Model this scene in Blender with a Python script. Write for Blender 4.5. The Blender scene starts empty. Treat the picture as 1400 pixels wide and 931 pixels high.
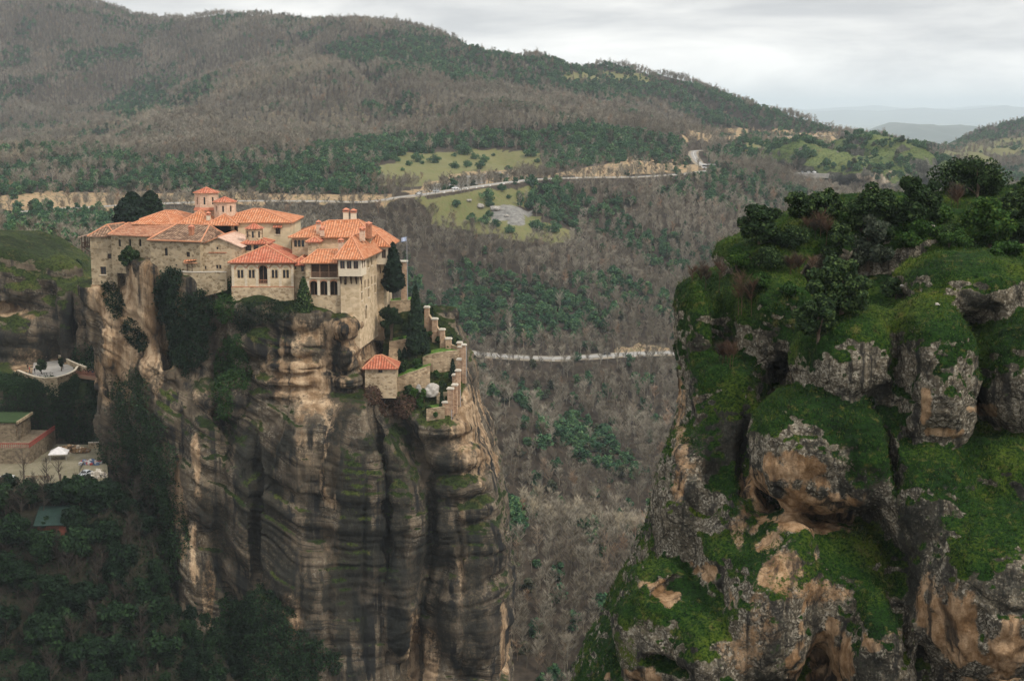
import bpy, bmesh, math, random
import numpy as np
from mathutils import Vector, Matrix

random.seed(7)
RNG = np.random.default_rng(11)
S = bpy.context.scene
R = math.radians

# ------------------------------------------------------------------ camera, sky, sun, exposure
PITCH = R(9.2)
FOC = 1944.0                      # focal length in units of the 1400 px wide frame
cam_data = bpy.data.cameras.new("camera")
cam = bpy.data.objects.new("camera", cam_data)
S.collection.objects.link(cam)
cam_data.sensor_width = 36.0
cam_data.lens = 36.0 * FOC / 1400.0
cam_data.clip_start = 0.5
cam_data.clip_end = 90000.0
cam.location = (0, 0, 0)
cam.rotation_euler = (R(90) - PITCH, 0, 0)
S.camera = cam

SUN_EL, SUN_AZ = R(46), R(128)    # azimuth clockwise from +Y (the viewing direction)
world = bpy.data.worlds.new("World")
S.world = world
world.use_nodes = True
wn, wl = world.node_tree.nodes, world.node_tree.links
wn.clear()
w_out = wn.new("ShaderNodeOutputWorld")
w_bg = wn.new("ShaderNodeBackground")
w_bg.inputs["Strength"].default_value = 0.1
w_sky = wn.new("ShaderNodeTexSky")
w_sky.sky_type = 'NISHITA'
w_sky.sun_disc = False
w_sky.sun_elevation = SUN_EL
w_sky.sun_rotation = SUN_AZ
w_tc = wn.new("ShaderNodeTexCoord")
w_map = wn.new("ShaderNodeMapping")
w_map.inputs["Scale"].default_value = (3.0, 3.0, 13.0)
w_n = wn.new("ShaderNodeTexNoise")
w_n.inputs["Scale"].default_value = 1.7
w_n.inputs["Detail"].default_value = 7
w_n.inputs["Roughness"].default_value = 0.55
w_n.inputs["Distortion"].default_value = 0.35
w_ramp = wn.new("ShaderNodeValToRGB")
w_ramp.color_ramp.elements[0].position = 0.36
w_ramp.color_ramp.elements[0].color = (5.1, 5.12, 5.2, 1)
w_ramp.color_ramp.elements[1].position = 0.62
w_ramp.color_ramp.elements[1].color = (8.5, 8.35, 8.05, 1)
w_mix = wn.new("ShaderNodeMix")
w_mix.data_type = 'RGBA'
w_mix.inputs["Factor"].default_value = 0.95
wl.new(w_tc.outputs["Generated"], w_map.inputs["Vector"])
wl.new(w_map.outputs["Vector"], w_n.inputs["Vector"])
wl.new(w_n.outputs["Fac"], w_ramp.inputs["Fac"])
wl.new(w_sky.outputs["Color"], w_mix.inputs["A"])
wl.new(w_ramp.outputs["Color"], w_mix.inputs["B"])
w_sep = wn.new("ShaderNodeSeparateXYZ"); wl.new(w_tc.outputs["Generated"], w_sep.inputs[0])
w_rng = wn.new("ShaderNodeValToRGB")
for e_, (p_, c_) in zip([w_rng.color_ramp.elements[0], w_rng.color_ramp.elements[1]] + [w_rng.color_ramp.elements.new(0.5) for _ in range(2)], ((0.0, 0.66), (0.9, 0.50), (0.07, 0.52), (0.14, 0.52))):
    e_.position = p_; e_.color = (c_, c_, c_, 1)
wl.new(w_sep.outputs["Z"], w_rng.inputs["Fac"])
w_x2 = wn.new("ShaderNodeMath"); w_x2.operation = 'MULTIPLY'; w_x2.inputs[1].default_value = 2.0
wl.new(w_rng.outputs["Color"], w_x2.inputs[0])
w_vm = wn.new("ShaderNodeVectorMath"); w_vm.operation = 'SCALE'
wl.new(w_mix.outputs["Result"], w_vm.inputs[0]); wl.new(w_x2.outputs[0], w_vm.inputs["Scale"])
wl.new(w_vm.outputs["Vector"], w_bg.inputs["Color"])
wl.new(w_bg.outputs["Background"], w_out.inputs["Surface"])

sun_data = bpy.data.lights.new("sun", 'SUN')
sun_data.energy = 2.1
sun_data.angle = R(9)
sun_data.color = (1.0, 0.93, 0.82)
sun = bpy.data.objects.new("sun", sun_data)
S.collection.objects.link(sun)
_d = Vector((math.sin(SUN_AZ) * math.cos(SUN_EL), math.cos(SUN_AZ) * math.cos(SUN_EL), math.sin(SUN_EL)))
sun.rotation_euler = (-_d).to_track_quat('-Z', 'Y').to_euler()

S.view_settings.view_transform = 'Standard'
S.view_settings.look = 'None'
S.view_settings.exposure = 0.32
S.view_settings.gamma = 1.0
S.view_settings.use_curve_mapping = False
S.render.engine = 'CYCLES'
S.cycles.max_bounces = 5
S.cycles.diffuse_bounces = 2
S.cycles.glossy_bounces = 1
S.cycles.transmission_bounces = 2
S.cycles.transparent_max_bounces = 4
S.cycles.volume_bounces = 1
S.cycles.caustics_reflective = False
S.cycles.caustics_refractive = False
S.cycles.use_denoising = True

# ------------------------------------------------------------------ helpers: the view's geometry
CP, SP = math.cos(PITCH), math.sin(PITCH)

def ray(u, v):
    x = (u - 700.0) / FOC
    w = (465.5 - v) / FOC
    return x, CP + w * SP, -SP + w * CP

def P(u, v, Y):
    """The world point at forward distance Y seen at photo pixel (u, v)."""
    x, y, z = ray(u, v)
    return Vector((x / y * Y, Y, z / y * Y))

def proj(X, Y, Z):
    zc = Y * CP - Z * SP
    zc = np.maximum(zc, 1e-3) if isinstance(zc, np.ndarray) else zc
    yc = Y * SP + Z * CP
    return 700.0 + FOC * X / zc, 465.5 - FOC * yc / zc

# ------------------------------------------------------------------ helpers: noise
_perm = np.random.default_rng(3).permutation(256).astype(np.int32)
_perm = np.concatenate([_perm, _perm, _perm])
_val = np.random.default_rng(5).uniform(-1, 1, 256).astype(np.float32)

def vnoise(x, y, z):
    x = np.asarray(x, np.float32); y = np.asarray(y, np.float32); z = np.asarray(z, np.float32)
    xi = np.floor(x); yi = np.floor(y); zi = np.floor(z)
    fx = x - xi; fy = y - yi; fz = z - zi
    xi = xi.astype(np.int32) & 255; yi = yi.astype(np.int32) & 255; zi = zi.astype(np.int32) & 255
    fx = fx * fx * fx * (fx * (fx * 6 - 15) + 10)
    fy = fy * fy * fy * (fy * (fy * 6 - 15) + 10)
    fz = fz * fz * fz * (fz * (fz * 6 - 15) + 10)
    def h(a, b, c):
        return _val[_perm[_perm[_perm[(xi + a) & 255] + ((yi + b) & 255)] + ((zi + c) & 255)]]
    c00 = h(0, 0, 0) * (1 - fx) + h(1, 0, 0) * fx
    c10 = h(0, 1, 0) * (1 - fx) + h(1, 1, 0) * fx
    c01 = h(0, 0, 1) * (1 - fx) + h(1, 0, 1) * fx
    c11 = h(0, 1, 1) * (1 - fx) + h(1, 1, 1) * fx
    return (c00 * (1 - fy) + c10 * fy) * (1 - fz) + (c01 * (1 - fy) + c11 * fy) * fz

def fbm(x, y, z, octv=4, gain=0.5):
    t, a = 0, 1.0
    for k in range(octv):
        t = t + a * vnoise(x * 2 ** k + 17.3 * k, y * 2 ** k + 5.1 * k, z * 2 ** k - 9.7 * k)
        a *= gain
    return t

def sstep(a, b, x):
    t = np.clip((x - a) / (b - a), 0, 1)
    return t * t * (3 - 2 * t)

def in_poly(u, v, poly):
    c = np.zeros(np.shape(u), bool)
    n = len(poly)
    for i in range(n):
        x0, y0 = poly[i]; x1, y1 = poly[(i + 1) % n]
        if y0 == y1:
            continue
        m = ((y0 > v) != (y1 > v)) & (u < (x1 - x0) * (v - y0) / (y1 - y0) + x0)
        c ^= m
    return c

# ------------------------------------------------------------------ helpers: objects
COL = S.collection

def tag(o, label=None, cat=None, group=None, kind=None):
    if label: o["label"] = label
    if cat: o["category"] = cat
    if group: o["group"] = group
    if kind: o["kind"] = kind
    return o

def link(name, me, mat=None, parent=None, loc=None):
    o = bpy.data.objects.new(name, me)
    COL.objects.link(o)
    if mat is not None and me is not None:
        me.materials.append(mat)
    if parent is not None:
        o.parent = parent
    if loc is not None:
        o.location = loc
    return o

def thing(name, label, cat, loc, rz=0.0, group=None):
    o = bpy.data.objects.new(name, None)
    COL.objects.link(o)
    o.location = loc
    o.rotation_euler = (0, 0, rz)
    o.empty_display_size = 0.5
    return tag(o, label, cat, group)

def mesh_np(name, V, F, smooth=False, attrs=None):
    """A mesh from vertex array V (n,3) and an (m,3 or 4) face array F."""
    V = np.asarray(V, np.float32); F = np.asarray(F, np.int32)
    me = bpy.data.meshes.new(name)
    m, k = F.shape
    me.vertices.add(len(V)); me.vertices.foreach_set("co", V.ravel())
    me.loops.add(m * k); me.loops.foreach_set("vertex_index", F.ravel())
    me.polygons.add(m)
    me.polygons.foreach_set("loop_start", np.arange(0, m * k, k, dtype=np.int32))
    if smooth:
        me.polygons.foreach_set("use_smooth", np.ones(m, bool))
    for key, arr in (attrs or {}).items():
        a = me.attributes.new(key, 'FLOAT', 'POINT')
        a.data.foreach_set("value", np.asarray(arr, np.float32))
    me.update(calc_edges=True)
    me.validate()
    return me

def copy_tree(o, parent=None):
    c = o.copy(); COL.objects.link(c)
    if parent is not None: c.parent = parent
    for ch in list(o.children): copy_tree(ch, c)
    return c

class MB:
    """Collects boxes, prisms and tubes; build() links them as one mesh object."""
    def __init__(s): s.v = []; s.f = []; s.uv = {}
    def add(s, vs, fs):
        b = len(s.v); s.v += [tuple(p) for p in vs]; s.f += [tuple(b + i for i in f) for f in fs]; return s
    def box(s, x0, x1, y0, y1, z0, z1):
        return s.add([(x0,y0,z0),(x1,y0,z0),(x1,y1,z0),(x0,y1,z0),(x0,y0,z1),(x1,y0,z1),(x1,y1,z1),(x0,y1,z1)],
                     [(0,3,2,1),(4,5,6,7),(0,1,5,4),(1,2,6,5),(2,3,7,6),(3,0,4,7)])
    def prism(s, pts, z0, z1):
        n = len(pts)
        s.add([(x,y,z0) for x,y in pts] + [(x,y,z1) for x,y in pts],
              [tuple(range(n-1,-1,-1)), tuple(range(n,2*n))] + [(i,(i+1)%n,n+(i+1)%n,n+i) for i in range(n)])
        return s
    def frustum(s, cx, cy, z0, z1, r0, r1, n=8, rot=0.0):
        a = [rot + 2*math.pi*i/n for i in range(n)]
        s.add([(cx+r0*math.cos(t), cy+r0*math.sin(t), z0) for t in a] + [(cx+r1*math.cos(t), cy+r1*math.sin(t), z1) for t in a],
              [tuple(range(n-1,-1,-1)), tuple(range(n,2*n))] + [(i,(i+1)%n,n+(i+1)%n,n+i) for i in range(n)])
        return s
    def tube(s, pts, rad, n=5):
        pts = [Vector(p) for p in pts]
        rads = rad if isinstance(rad, (list, tuple)) else [rad]*len(pts)
        vs = []
        for i, p in enumerate(pts):
            d = (pts[min(i+1,len(pts)-1)] - pts[max(i-1,0)]).normalized()
            a = d.orthogonal().normalized(); b = d.cross(a)
            vs += [p + rads[i]*(math.cos(2*math.pi*k/n)*a + math.sin(2*math.pi*k/n)*b) for k in range(n)]
        fs = [(i*n+k, i*n+(k+1)%n, (i+1)*n+(k+1)%n, (i+1)*n+k) for i in range(len(pts)-1) for k in range(n)]
        fs += [tuple(range(n-1,-1,-1)), tuple((len(pts)-1)*n+k for k in range(n))]
        return s.add(vs, fs)
    def ellipsoid(s, c, r, nu=14, nv=9, jit=0.0, rnd=random):
        vs = [(c[0],c[1],c[2]-r[2])]
        for j in range(1, nv):
            t = math.pi*j/nv
            for i in range(nu):
                a = 2*math.pi*i/nu; q = 1 + jit*rnd.uniform(-1,1)
                vs.append((c[0]+q*r[0]*math.sin(t)*math.cos(a), c[1]+q*r[1]*math.sin(t)*math.sin(a), c[2]-q*r[2]*math.cos(t)))
        vs.append((c[0],c[1],c[2]+r[2])); L = len(vs)-1
        fs = [(0, 1+(i+1)%nu, 1+i) for i in range(nu)]
        fs += [(1+j*nu+i, 1+j*nu+(i+1)%nu, 1+(j+1)*nu+(i+1)%nu, 1+(j+1)*nu+i) for j in range(nv-2) for i in range(nu)]
        fs += [(L, 1+(nv-2)*nu+i, 1+(nv-2)*nu+(i+1)%nu) for i in range(nu)]
        return s.add(vs, fs)
    def mesh(s, name, smooth=False):
        me = bpy.data.meshes.new(name); me.from_pydata(s.v, [], s.f); 
        if smooth:
            me.polygons.foreach_set("use_smooth", np.ones(len(me.polygons), bool))
        if s.uv:
            uvl = me.uv_layers.new(name="UVMap")
            for p in me.polygons:
                q = s.uv.get(p.index)
                if q:
                    for k, li in enumerate(p.loop_indices): uvl.data[li].uv = q[k]
        me.update(); return me
    def build(s, name, mat, parent=None, smooth=False, loc=None):
        return link(name, s.mesh(name, smooth), mat, parent, loc)

# ------------------------------------------------------------------ helpers: materials
class NT:
    def __init__(s, name, rough=0.9, spec=0.2):
        s.m = bpy.data.materials.new(name); s.m.use_nodes = True
        s.n = s.m.node_tree.nodes; s.l = s.m.node_tree.links
        s.b = s.n["Principled BSDF"]
        s.b.inputs["Roughness"].default_value = rough
        s.b.inputs["Specular IOR Level"].default_value = spec
    def inp(s, sock, val):
        if hasattr(val, "is_output"): s.l.new(val, sock)
        elif val is not None: sock.default_value = val
    def noise(s, scale, detail=3, rough=0.55, vec=None, dist=0.0, out="Fac"):
        n = s.n.new("ShaderNodeTexNoise")
        n.inputs["Scale"].default_value = scale; n.inputs["Detail"].default_value = detail
        n.inputs["Roughness"].default_value = rough; n.inputs["Distortion"].default_value = dist
        s.inp(n.inputs["Vector"], vec); return n.outputs[out]
    def voro(s, scale, vec=None, out="Distance", feature='F1'):
        n = s.n.new("ShaderNodeTexVoronoi"); n.feature = feature
        n.inputs["Scale"].default_value = scale
        s.inp(n.inputs["Vector"], vec); return n.outputs[out]
    def coord(s, out="Object"):
        return s.n.new("ShaderNodeTexCoord").outputs[out]
    def pos(s): return s.n.new("ShaderNodeNewGeometry").outputs["Position"]
    def nrm(s): return s.n.new("ShaderNodeNewGeometry").outputs["Normal"]
    def island(s): return s.n.new("ShaderNodeNewGeometry").outputs["Random Per Island"]
    def objrand(s): return s.n.new("ShaderNodeObjectInfo").outputs["Random"]
    def mapv(s, vec, scale=(1,1,1), rot=(0,0,0), loc=(0,0,0)):
        n = s.n.new("ShaderNodeMapping")
        n.inputs["Scale"].default_value = scale; n.inputs["Rotation"].default_value = rot; n.inputs["Location"].default_value = loc
        s.l.new(vec, n.inputs["Vector"]); return n.outputs["Vector"]
    def attr(s, name):
        n = s.n.new("ShaderNodeAttribute"); n.attribute_name = name; return n.outputs["Fac"]
    def math(s, op, a, b=0.5, clamp=False):
        n = s.n.new("ShaderNodeMath"); n.operation = op; n.use_clamp = clamp
        s.inp(n.inputs[0], a); s.inp(n.inputs[1], b); return n.outputs[0]
    def ramp(s, fac, stops, interp='LINEAR'):
        n = s.n.new("ShaderNodeValToRGB"); cr = n.color_ramp; cr.interpolation = interp
        while len(cr.elements) < len(stops): cr.elements.new(0.5)
        for e, (p, c) in zip(cr.elements, stops):
            e.position = p; e.color = (c, c, c, 1) if isinstance(c, (int, float)) else (*c, 1)
        s.l.new(fac, n.inputs["Fac"]); return n.outputs["Color"]
    def step(s, fac, a, b):
        n = s.n.new("ShaderNodeMapRange"); n.interpolation_type = 'SMOOTHSTEP'
        n.inputs["From Min"].default_value = a; n.inputs["From Max"].default_value = b
        s.l.new(fac, n.inputs["Value"]); return n.outputs["Result"]
    def mix(s, fac, a, b, mode='MIX'):
        n = s.n.new("ShaderNodeMix"); n.data_type = 'RGBA'; n.blend_type = mode
        s.inp(n.inputs["Factor"], fac)
        s.inp(n.inputs["A"], (*a, 1) if isinstance(a, tuple) else a)
        s.inp(n.inputs["B"], (*b, 1) if isinstance(b, tuple) else b)
        return n.outputs["Result"]
    def bump(s, height, strength=0.5, dist=0.1):
        n = s.n.new("ShaderNodeBump"); n.inputs["Strength"].default_value = strength; n.inputs["Distance"].default_value = dist
        s.l.new(height, n.inputs["Height"]); s.l.new(n.outputs["Normal"], s.b.inputs["Normal"])
    def done(s, color):
        s.inp(s.b.inputs["Base Color"], (*color, 1) if isinstance(color, tuple) else color); return s.m

def plain(name, color, rough=0.8, var=0.25, scale=2.0, spec=0.2):
    t = NT(name, rough, spec)
    n = t.noise(scale, 4, 0.6, t.coord())
    a = tuple(c*(1-var) for c in color); b = tuple(min(1, c*(1+var)) for c in color)
    return t.done(t.ramp(n, [(0.3, a), (0.7, b)]))

def leafmat(name, c0, c1, c2=None, trans=0.25):
    """Leaves: colour varies leaf by leaf and in soft clumps, a little light comes through."""
    t = NT(name, 0.75, 0.15)
    r = t.island()
    n = t.noise(0.55, 2, 0.5, t.pos())
    f = t.math('ADD', t.math('MULTIPLY', r, 0.6), t.math('MULTIPLY', n, 0.4))
    f = t.math('ADD', f, t.math('MULTIPLY', t.math('SUBTRACT', t.objrand(), 0.5), 0.35))
    stops = [(0.2, c0), (0.62, c1)] + ([(0.85, c2)] if c2 else [])
    col = t.ramp(f, stops)
    tr = t.n.new("ShaderNodeBsdfTranslucent"); t.l.new(col, tr.inputs["Color"])
    mx = t.n.new("ShaderNodeMixShader"); mx.inputs["Fac"].default_value = trans
    t.done(col)
    t.l.new(t.b.outputs["BSDF"], mx.inputs[1]); t.l.new(tr.outputs["BSDF"], mx.inputs[2])
    t.l.new(mx.outputs["Shader"], t.n["Material Output"].inputs["Surface"])
    return t.m
# ------------------------------------------------------------------ the terrain: heights through surveyed points
UP_ROAD = [(-60,299,800),(0,293,800),(60,287,806),(130,283,813),(200,279,821),(260,277,830),(330,275,836),(420,275,840),(500,276,845),(545,270,851),(580,266,862),(640,257,886),(700,249,912),(740,245,930),(800,243,943),(870,242,957),(935,238,985),(975,233,1015)]
LOW_ROAD = [(560,474,722),(600,478,716),(640,482,709),(690,487,701),(760,490,696),(830,486,700),(880,483,708),(920,482,712),(990,475,726),(1060,468,742)]
FAR_ROAD = [(925,186,1500),(960,188,1470),(990,189,1450),(1060,187,1450),(1130,186,1500)]
BEND_ROAD = [(975,233,1015),(955,222,1090),(950,207,1180),(985,205,1210),(1000,196,1320)]
_ctl = UP_ROAD + LOW_ROAD + FAR_ROAD + BEND_ROAD[2:] + [
 (600,440,742),(600,380,795),(600,325,830),(650,300,848),(800,465,716),(800,400,772),(800,330,840),(800,270,908),(700,420,760),(700,350,815),
 (1000,400,790),(1000,330,872),(1000,270,950),(1080,260,1000),(620,290,862),(720,300,850),(790,320,850),(900,360,830),(900,440,745),
 (520,245,905),(620,235,962),(720,232,985),(600,208,1062),(720,205,1090),
 (0,270,862),(100,262,880),(300,250,892),(450,240,922),(0,238,980),(200,222,1020),(400,205,1055),(500,195,1095),(800,215,1050),(900,215,1080),(860,185,1190),(640,188,1130),
 (100,197,1200),(200,162,1330),(300,132,1430),(400,102,1530),(460,80,1620),(350,165,1260),(500,140,1330),(650,140,1310),(650,170,1200),(550,100,1480),(750,130,1400),(850,150,1400),(900,168,1370),
 (850,120,1650),(1000,160,1680),(1060,178,1550),(100,190,1500),(200,145,1700),(300,112,1800),(50,125,1900),(150,72,2050),(0,155,1800),(0,60,2100),(250,62,2050),(350,52,2000),
 (0,-8,2350),(110,2,2300),(190,22,2300),(300,24,2250),(380,24,2200),(440,35,2050),(500,32,1900),(560,39,1800),(600,54,1790),(690,77,1850),(780,80,1900),(850,94,1900),(920,110,1880),(1000,134,1850),(1080,162,1800),(1150,186,1750),
 (1250,212,1900),(1320,192,2200),(1400,167,2300),(1400,200,1900),(1400,235,1500),(1300,238,1500),(1200,242,1250),(1100,243,1080),(1050,252,1020),(1150,222,1250),(1060,207,1250),(1010,210,1200),(1050,194,1400),
 (690,700,470),(780,712,475),(870,735,480),(690,682,545),(780,693,550),(870,718,545),(750,600,622),(850,600,618),(700,550,660),(850,540,665),(700,800,430),(800,850,420),(750,931,390),
 (0,664,316),(140,662,318),(60,635,340),(0,625,350),(140,625,345),(0,760,306),(100,800,302),(0,931,285),(200,931,292),(0,700,310),(110,705,310),(180,760,312),(60,352,480),(110,350,500),(0,330,560),(0,318,680),(100,310,720),(300,320,720),(450,330,730)]
_C = []
for u, v, Y in _ctl:
    p = P(u, v, Y); _C.append((p.x, p.y, p.z))
for u, v, Y in [(0,-8,2350),(190,22,2300),(380,24,2200),(560,39,1800),(690,77,1850),(850,94,1900),(1000,134,1850),(1150,186,1750),(1400,167,2300)]:
    p = P(u, v, Y); _C.append((p.x*1.25, p.y + 550, p.z - 130))
_C += [(-1300,2300,150),(-1000,1500,60),(-700,900,-40),(-500,600,-60),(-400,400,-60),(-250,320,-95),(-300,200,-120),(0,200,-165),(250,200,-165),(400,400,-150),(500,700,-115),(900,1000,-70),(1300,1500,-80),(0,320,-160),(-60,350,-150),(-10,350,-160),(150,450,-140),(-100,600,-85),(0,600,-118),(-1300,3000,-60),(0,3000,-180),(1300,3000,-200)]
_C = np.array(_C, float)
_sc = 400.0
def _tps(d2):
    return np.where(d2 > 1e-12, 0.5 * d2 * np.log(np.maximum(d2, 1e-12)), 0.0)
_A = _C[:, :2] / _sc
_n = len(_A)
_K = _tps(((_A[:, None] - _A[None]) ** 2).sum(-1)) + np.eye(_n) * 1e-3
_Pm = np.c_[np.ones(_n), _A]
_L = np.block([[_K, _Pm], [_Pm.T, np.zeros((3, 3))]])
_W = np.linalg.solve(_L, np.r_[_C[:, 2], 0, 0, 0])

def densify(pts, step):
    w = [P(*p) for p in pts]
    # Catmull-Rom through the surveyed points, then even spacing
    out = []
    for i in range(len(w) - 1):
        p0, p1, p2, p3 = w[max(i-1,0)], w[i], w[i+1], w[min(i+2,len(w)-1)]
        for k in range(20):
            t = k / 20
            out.append(0.5*((2*p1) + (p2-p0)*t + (2*p0-5*p1+4*p2-p3)*t*t + (3*p1-p0-3*p2+p3)*t**3))
    out.append(w[-1])
    res, acc = [out[0]], 0.0
    for a, b in zip(out[:-1], out[1:]):
        acc += (b - a).length
        if acc >= step: res.append(b); acc = 0.0
    return res

ROADS = {k: densify(p, 6.0) for k, p in (("up", UP_ROAD), ("low", LOW_ROAD), ("far", FAR_ROAD), ("bend", BEND_ROAD))}
_road_pts = np.array([tuple(p) for r in ROADS.values() for p in r])

def terrain_raw(x, y):
    x = np.asarray(x, float); y = np.asarray(y, float); sh = x.shape
    q = np.c_[x.ravel(), y.ravel()] / _sc
    z = np.empty(len(q))
    for s0 in range(0, len(q), 20000):
        c = q[s0:s0+20000]
        z[s0:s0+20000] = _tps(((c[:, None] - _A[None]) ** 2).sum(-1)) @ _W[:_n] + _W[_n] + c @ _W[_n+1:]
    return z.reshape(sh)

def terrain(x, y):
    x = np.asarray(x, float); y = np.asarray(y, float)
    xc = np.clip(x, -1300, 1300); yc = np.clip(y, 180, 2950)
    z = terrain_raw(xc, yc)
    far = sstep(500, 1500, y)
    z = z + (2.0 + 9.0 * far) * fbm(x / 170.0, y / 170.0, x * 0, 3) * sstep(420, 620, y)
    z = z + (0.5 + 2.0 * far) * fbm(x / 38.0, y / 38.0, x * 0 + 3, 2) * sstep(420, 620, y)
    # gullies running down the hillside
    g = np.abs(vnoise(x / 95.0 + 0.004 * y, y / 420.0, x * 0 + 9))
    z = z - 13.0 * far * (1 - sstep(0.0, 0.4, g)) * sstep(1080, 1250, y)
    g2 = np.abs(vnoise(x / 42.0 + 0.006 * y, y / 240.0, x * 0 + 4))
    z = z - 4.0 * (1 - sstep(0.0, 0.4, g2)) * sstep(430, 560, y)
    out = sstep(0, 1, np.maximum.reduce([(y - 2500) / 1200, (np.abs(x) - 1150) / 1500, (150 - y) / 500]))
    z = z * (1 - out) + (-235.0 + 12 * fbm(x / 900.0, y / 900.0, x * 0 + 1, 3)) * out
    # the levelled courtyard in the gorge
    kc = sstep(-140, -134, x) * (1 - sstep(-84, -78, x)) * sstep(300, 311, y) * (1 - sstep(372, 384, y))
    z = z * (1 - kc) + np.minimum(z, -88.0) * kc
    # level the ground along the roads
    flat_x, flat_y, flat_z = x.ravel(), y.ravel(), z.ravel().copy()
    near = np.nonzero((flat_y > 640) & (flat_y < 1560) & (np.abs(flat_x) < 700))[0]
    for s0 in range(0, len(near), 20000):
        ix = near[s0:s0+20000]
        d2 = (flat_x[ix, None] - _road_pts[None, :, 0]) ** 2 + (flat_y[ix, None] - _road_pts[None, :, 1]) ** 2
        j = d2.argmin(1); d = np.sqrt(d2[np.arange(len(ix)), j])
        k = 1 - sstep(7.0, 17.0, d)
        flat_z[ix] = flat_z[ix] * (1 - k) + (_road_pts[j, 2] - 0.25) * k
    return flat_z.reshape(z.shape)

# areas of the hillside, outlined where they lie in the view
MEADOWS = [[(508,228),(560,212),(640,203),(700,206),(745,212),(738,236),(690,242),(600,252),(515,254)],
           [(575,268),(640,262),(700,253),(742,256),(700,290),(790,318),(780,334),(690,325),(600,302)],
           [(1290,206),(1340,192),(1400,186),(1420,215),(1350,222),(1300,216)],
           [(760,100),(830,96),(880,104),(900,118),(850,112),(770,112)],
           [(1010,196),(1100,190),(1180,190),(1260,215),(1290,245),(1200,250),(1080,230),(1030,222)]]
SOILS = [[(0,266),(100,262),(190,262),(235,268),(300,262),(420,264),(540,262),(540,275),(300,277),(0,294)],
         [(835,222),(870,216),(925,220),(960,224),(960,236),(880,240),(800,242),(740,243),(700,246),(760,236)],
         [(940,178),(1040,176),(1150,182),(1150,189),(1040,189),(930,191)],
         [(0,318),(60,333),(115,342),(180,330),(180,352),(60,350),(0,338)],
         [(845,474),(880,470),(925,472),(925,482),(850,482)],
         [(640,236),(700,234),(760,240),(700,247),(560,266),(550,258)]]
SCREE = [[(668,287),(705,280),(735,292),(705,308),(672,298)], [(585,252),(680,236),(700,244),(560,262)]]
GREENS = [[(0,232),(120,222),(280,214),(420,203),(500,192),(560,188),(640,184),(760,178),(860,178),(945,198),(935,222),(830,224),(750,240),(742,210),(640,202),(560,212),(505,228),(520,262),(420,266),(260,262),(120,262),(0,268)],
          [(470,55),(520,45),(570,52),(600,54),(690,77),(850,94),(1000,134),(1150,186),(1060,182),(960,176),(900,140),(800,130),(760,118),(690,118),(600,110),(560,92),(480,88),(440,80)],
          [(0,285),(60,292),(150,288),(225,300),(180,340),(100,338),(0,326)],
          [(545,345),(640,358),(700,378),(780,408),(850,438),(850,462),(760,472),(640,474),(560,460),(545,400)],
          [(735,252),(790,285),(795,335),(760,320),(720,275)],
          [(640,300),(690,308),(780,335),(700,322)],
          [(770,560),(830,590),(880,650),(850,665),(790,640),(760,600)],
          [(1000,195),(1060,200),(1050,225),(1000,225),(960,212)],
          [(985,185),(1060,190),(1020,200)], [(1180,225),(1290,225),(1400,240),(1400,262),(1180,250)], [(1210,205),(1330,185),(1400,165),(1400,188),(1300,204),(1230,215)],
          [(80,80),(190,62),(200,80),(120,90)], [(205,110),(240,150),(170,170),(130,150)], [(0,60),(40,70),(40,90),(0,95)],[(690,515),(740,530),(760,560),(720,560)],[(690,690),(720,700),(730,740),(690,730)]]

def area(u, v, polys):
    m = np.zeros(np.shape(u), bool)
    for p in polys: m |= in_poly(u, v, p)
    return m

def axis(dense0, dense1, step, lo, hi, g=1.22):
    a = list(np.arange(dense0, dense1 + 1e-6, step))
    s = step
    while a[-1] < hi: s *= g; a.append(a[-1] + s)
    s = step
    while a[0] > lo: s *= g; a.insert(0, a[0] - s)
    return np.array(a)

gx = axis(-760, 860, 5.0, -17000, 17000)
gy = np.concatenate([axis(200, 1560, 5.0, -1000, 1561)[:-1], np.arange(1565, 2500, 10.0), axis(2500, 2600, 14.0, 2499, 33000)])
gy = np.unique(gy)
GX, GY = np.meshgrid(gx, gy)
GZ = terrain(GX, GY)
U, Vp = proj(GX, GY, GZ)
wu = U + 9 * fbm(GX / 30, GY / 30, GX * 0 + 2, 3); wv = Vp + 3.0 * fbm(GX / 30, GY / 30, GX * 0 + 7, 3)
vis = (GY > 430) & (GY < 2600)
at_meadow = (area(wu, wv, MEADOWS) & vis).astype(float)
at_soil = (area(wu, wv, SOILS) & vis).astype(float)
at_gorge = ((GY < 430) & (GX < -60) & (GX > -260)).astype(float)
at_scree = (area(wu, wv, SCREE) & vis).astype(float)
nyy, nxx = GX.shape
idx = np.arange(nyy * nxx).reshape(nyy, nxx)
F = np.stack([idx[:-1, :-1], idx[:-1, 1:], idx[1:, 1:], idx[1:, :-1]], -1).reshape(-1, 4)

t = NT("ground_soil", 0.95, 0.1)
c = t.pos()
n1 = t.noise(0.02, 5, 0.6, c); n2 = t.noise(0.35, 4, 0.65, c)
litter = t.ramp(n2, [(0.3, (0.024, 0.019, 0.014)), (0.7, (0.065, 0.05, 0.036))])
grass = t.mix(n1, (0.09, 0.10, 0.035), (0.185, 0.16, 0.075))
grass = t.mix(t.step(n2, 0.45, 0.75), grass, (0.10, 0.125, 0.04))
soil = t.ramp(n2, [(0.3, (0.22, 0.14, 0.075)), (0.48, (0.33, 0.235, 0.14)), (0.66, (0.10, 0.095, 0.045))])
rockc = t.ramp(n2, [(0.3, (0.09, 0.088, 0.082)), (0.7, (0.24, 0.23, 0.21))])
base = t.mix(t.step(t.noise(0.0009, 4, 0.6, c), 0.45, 0.6), (0.06, 0.075, 0.04), (0.14, 0.13, 0.075))
ycut = t.n.new("ShaderNodeSeparateXYZ"); t.l.new(c, ycut.inputs[0])
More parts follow.
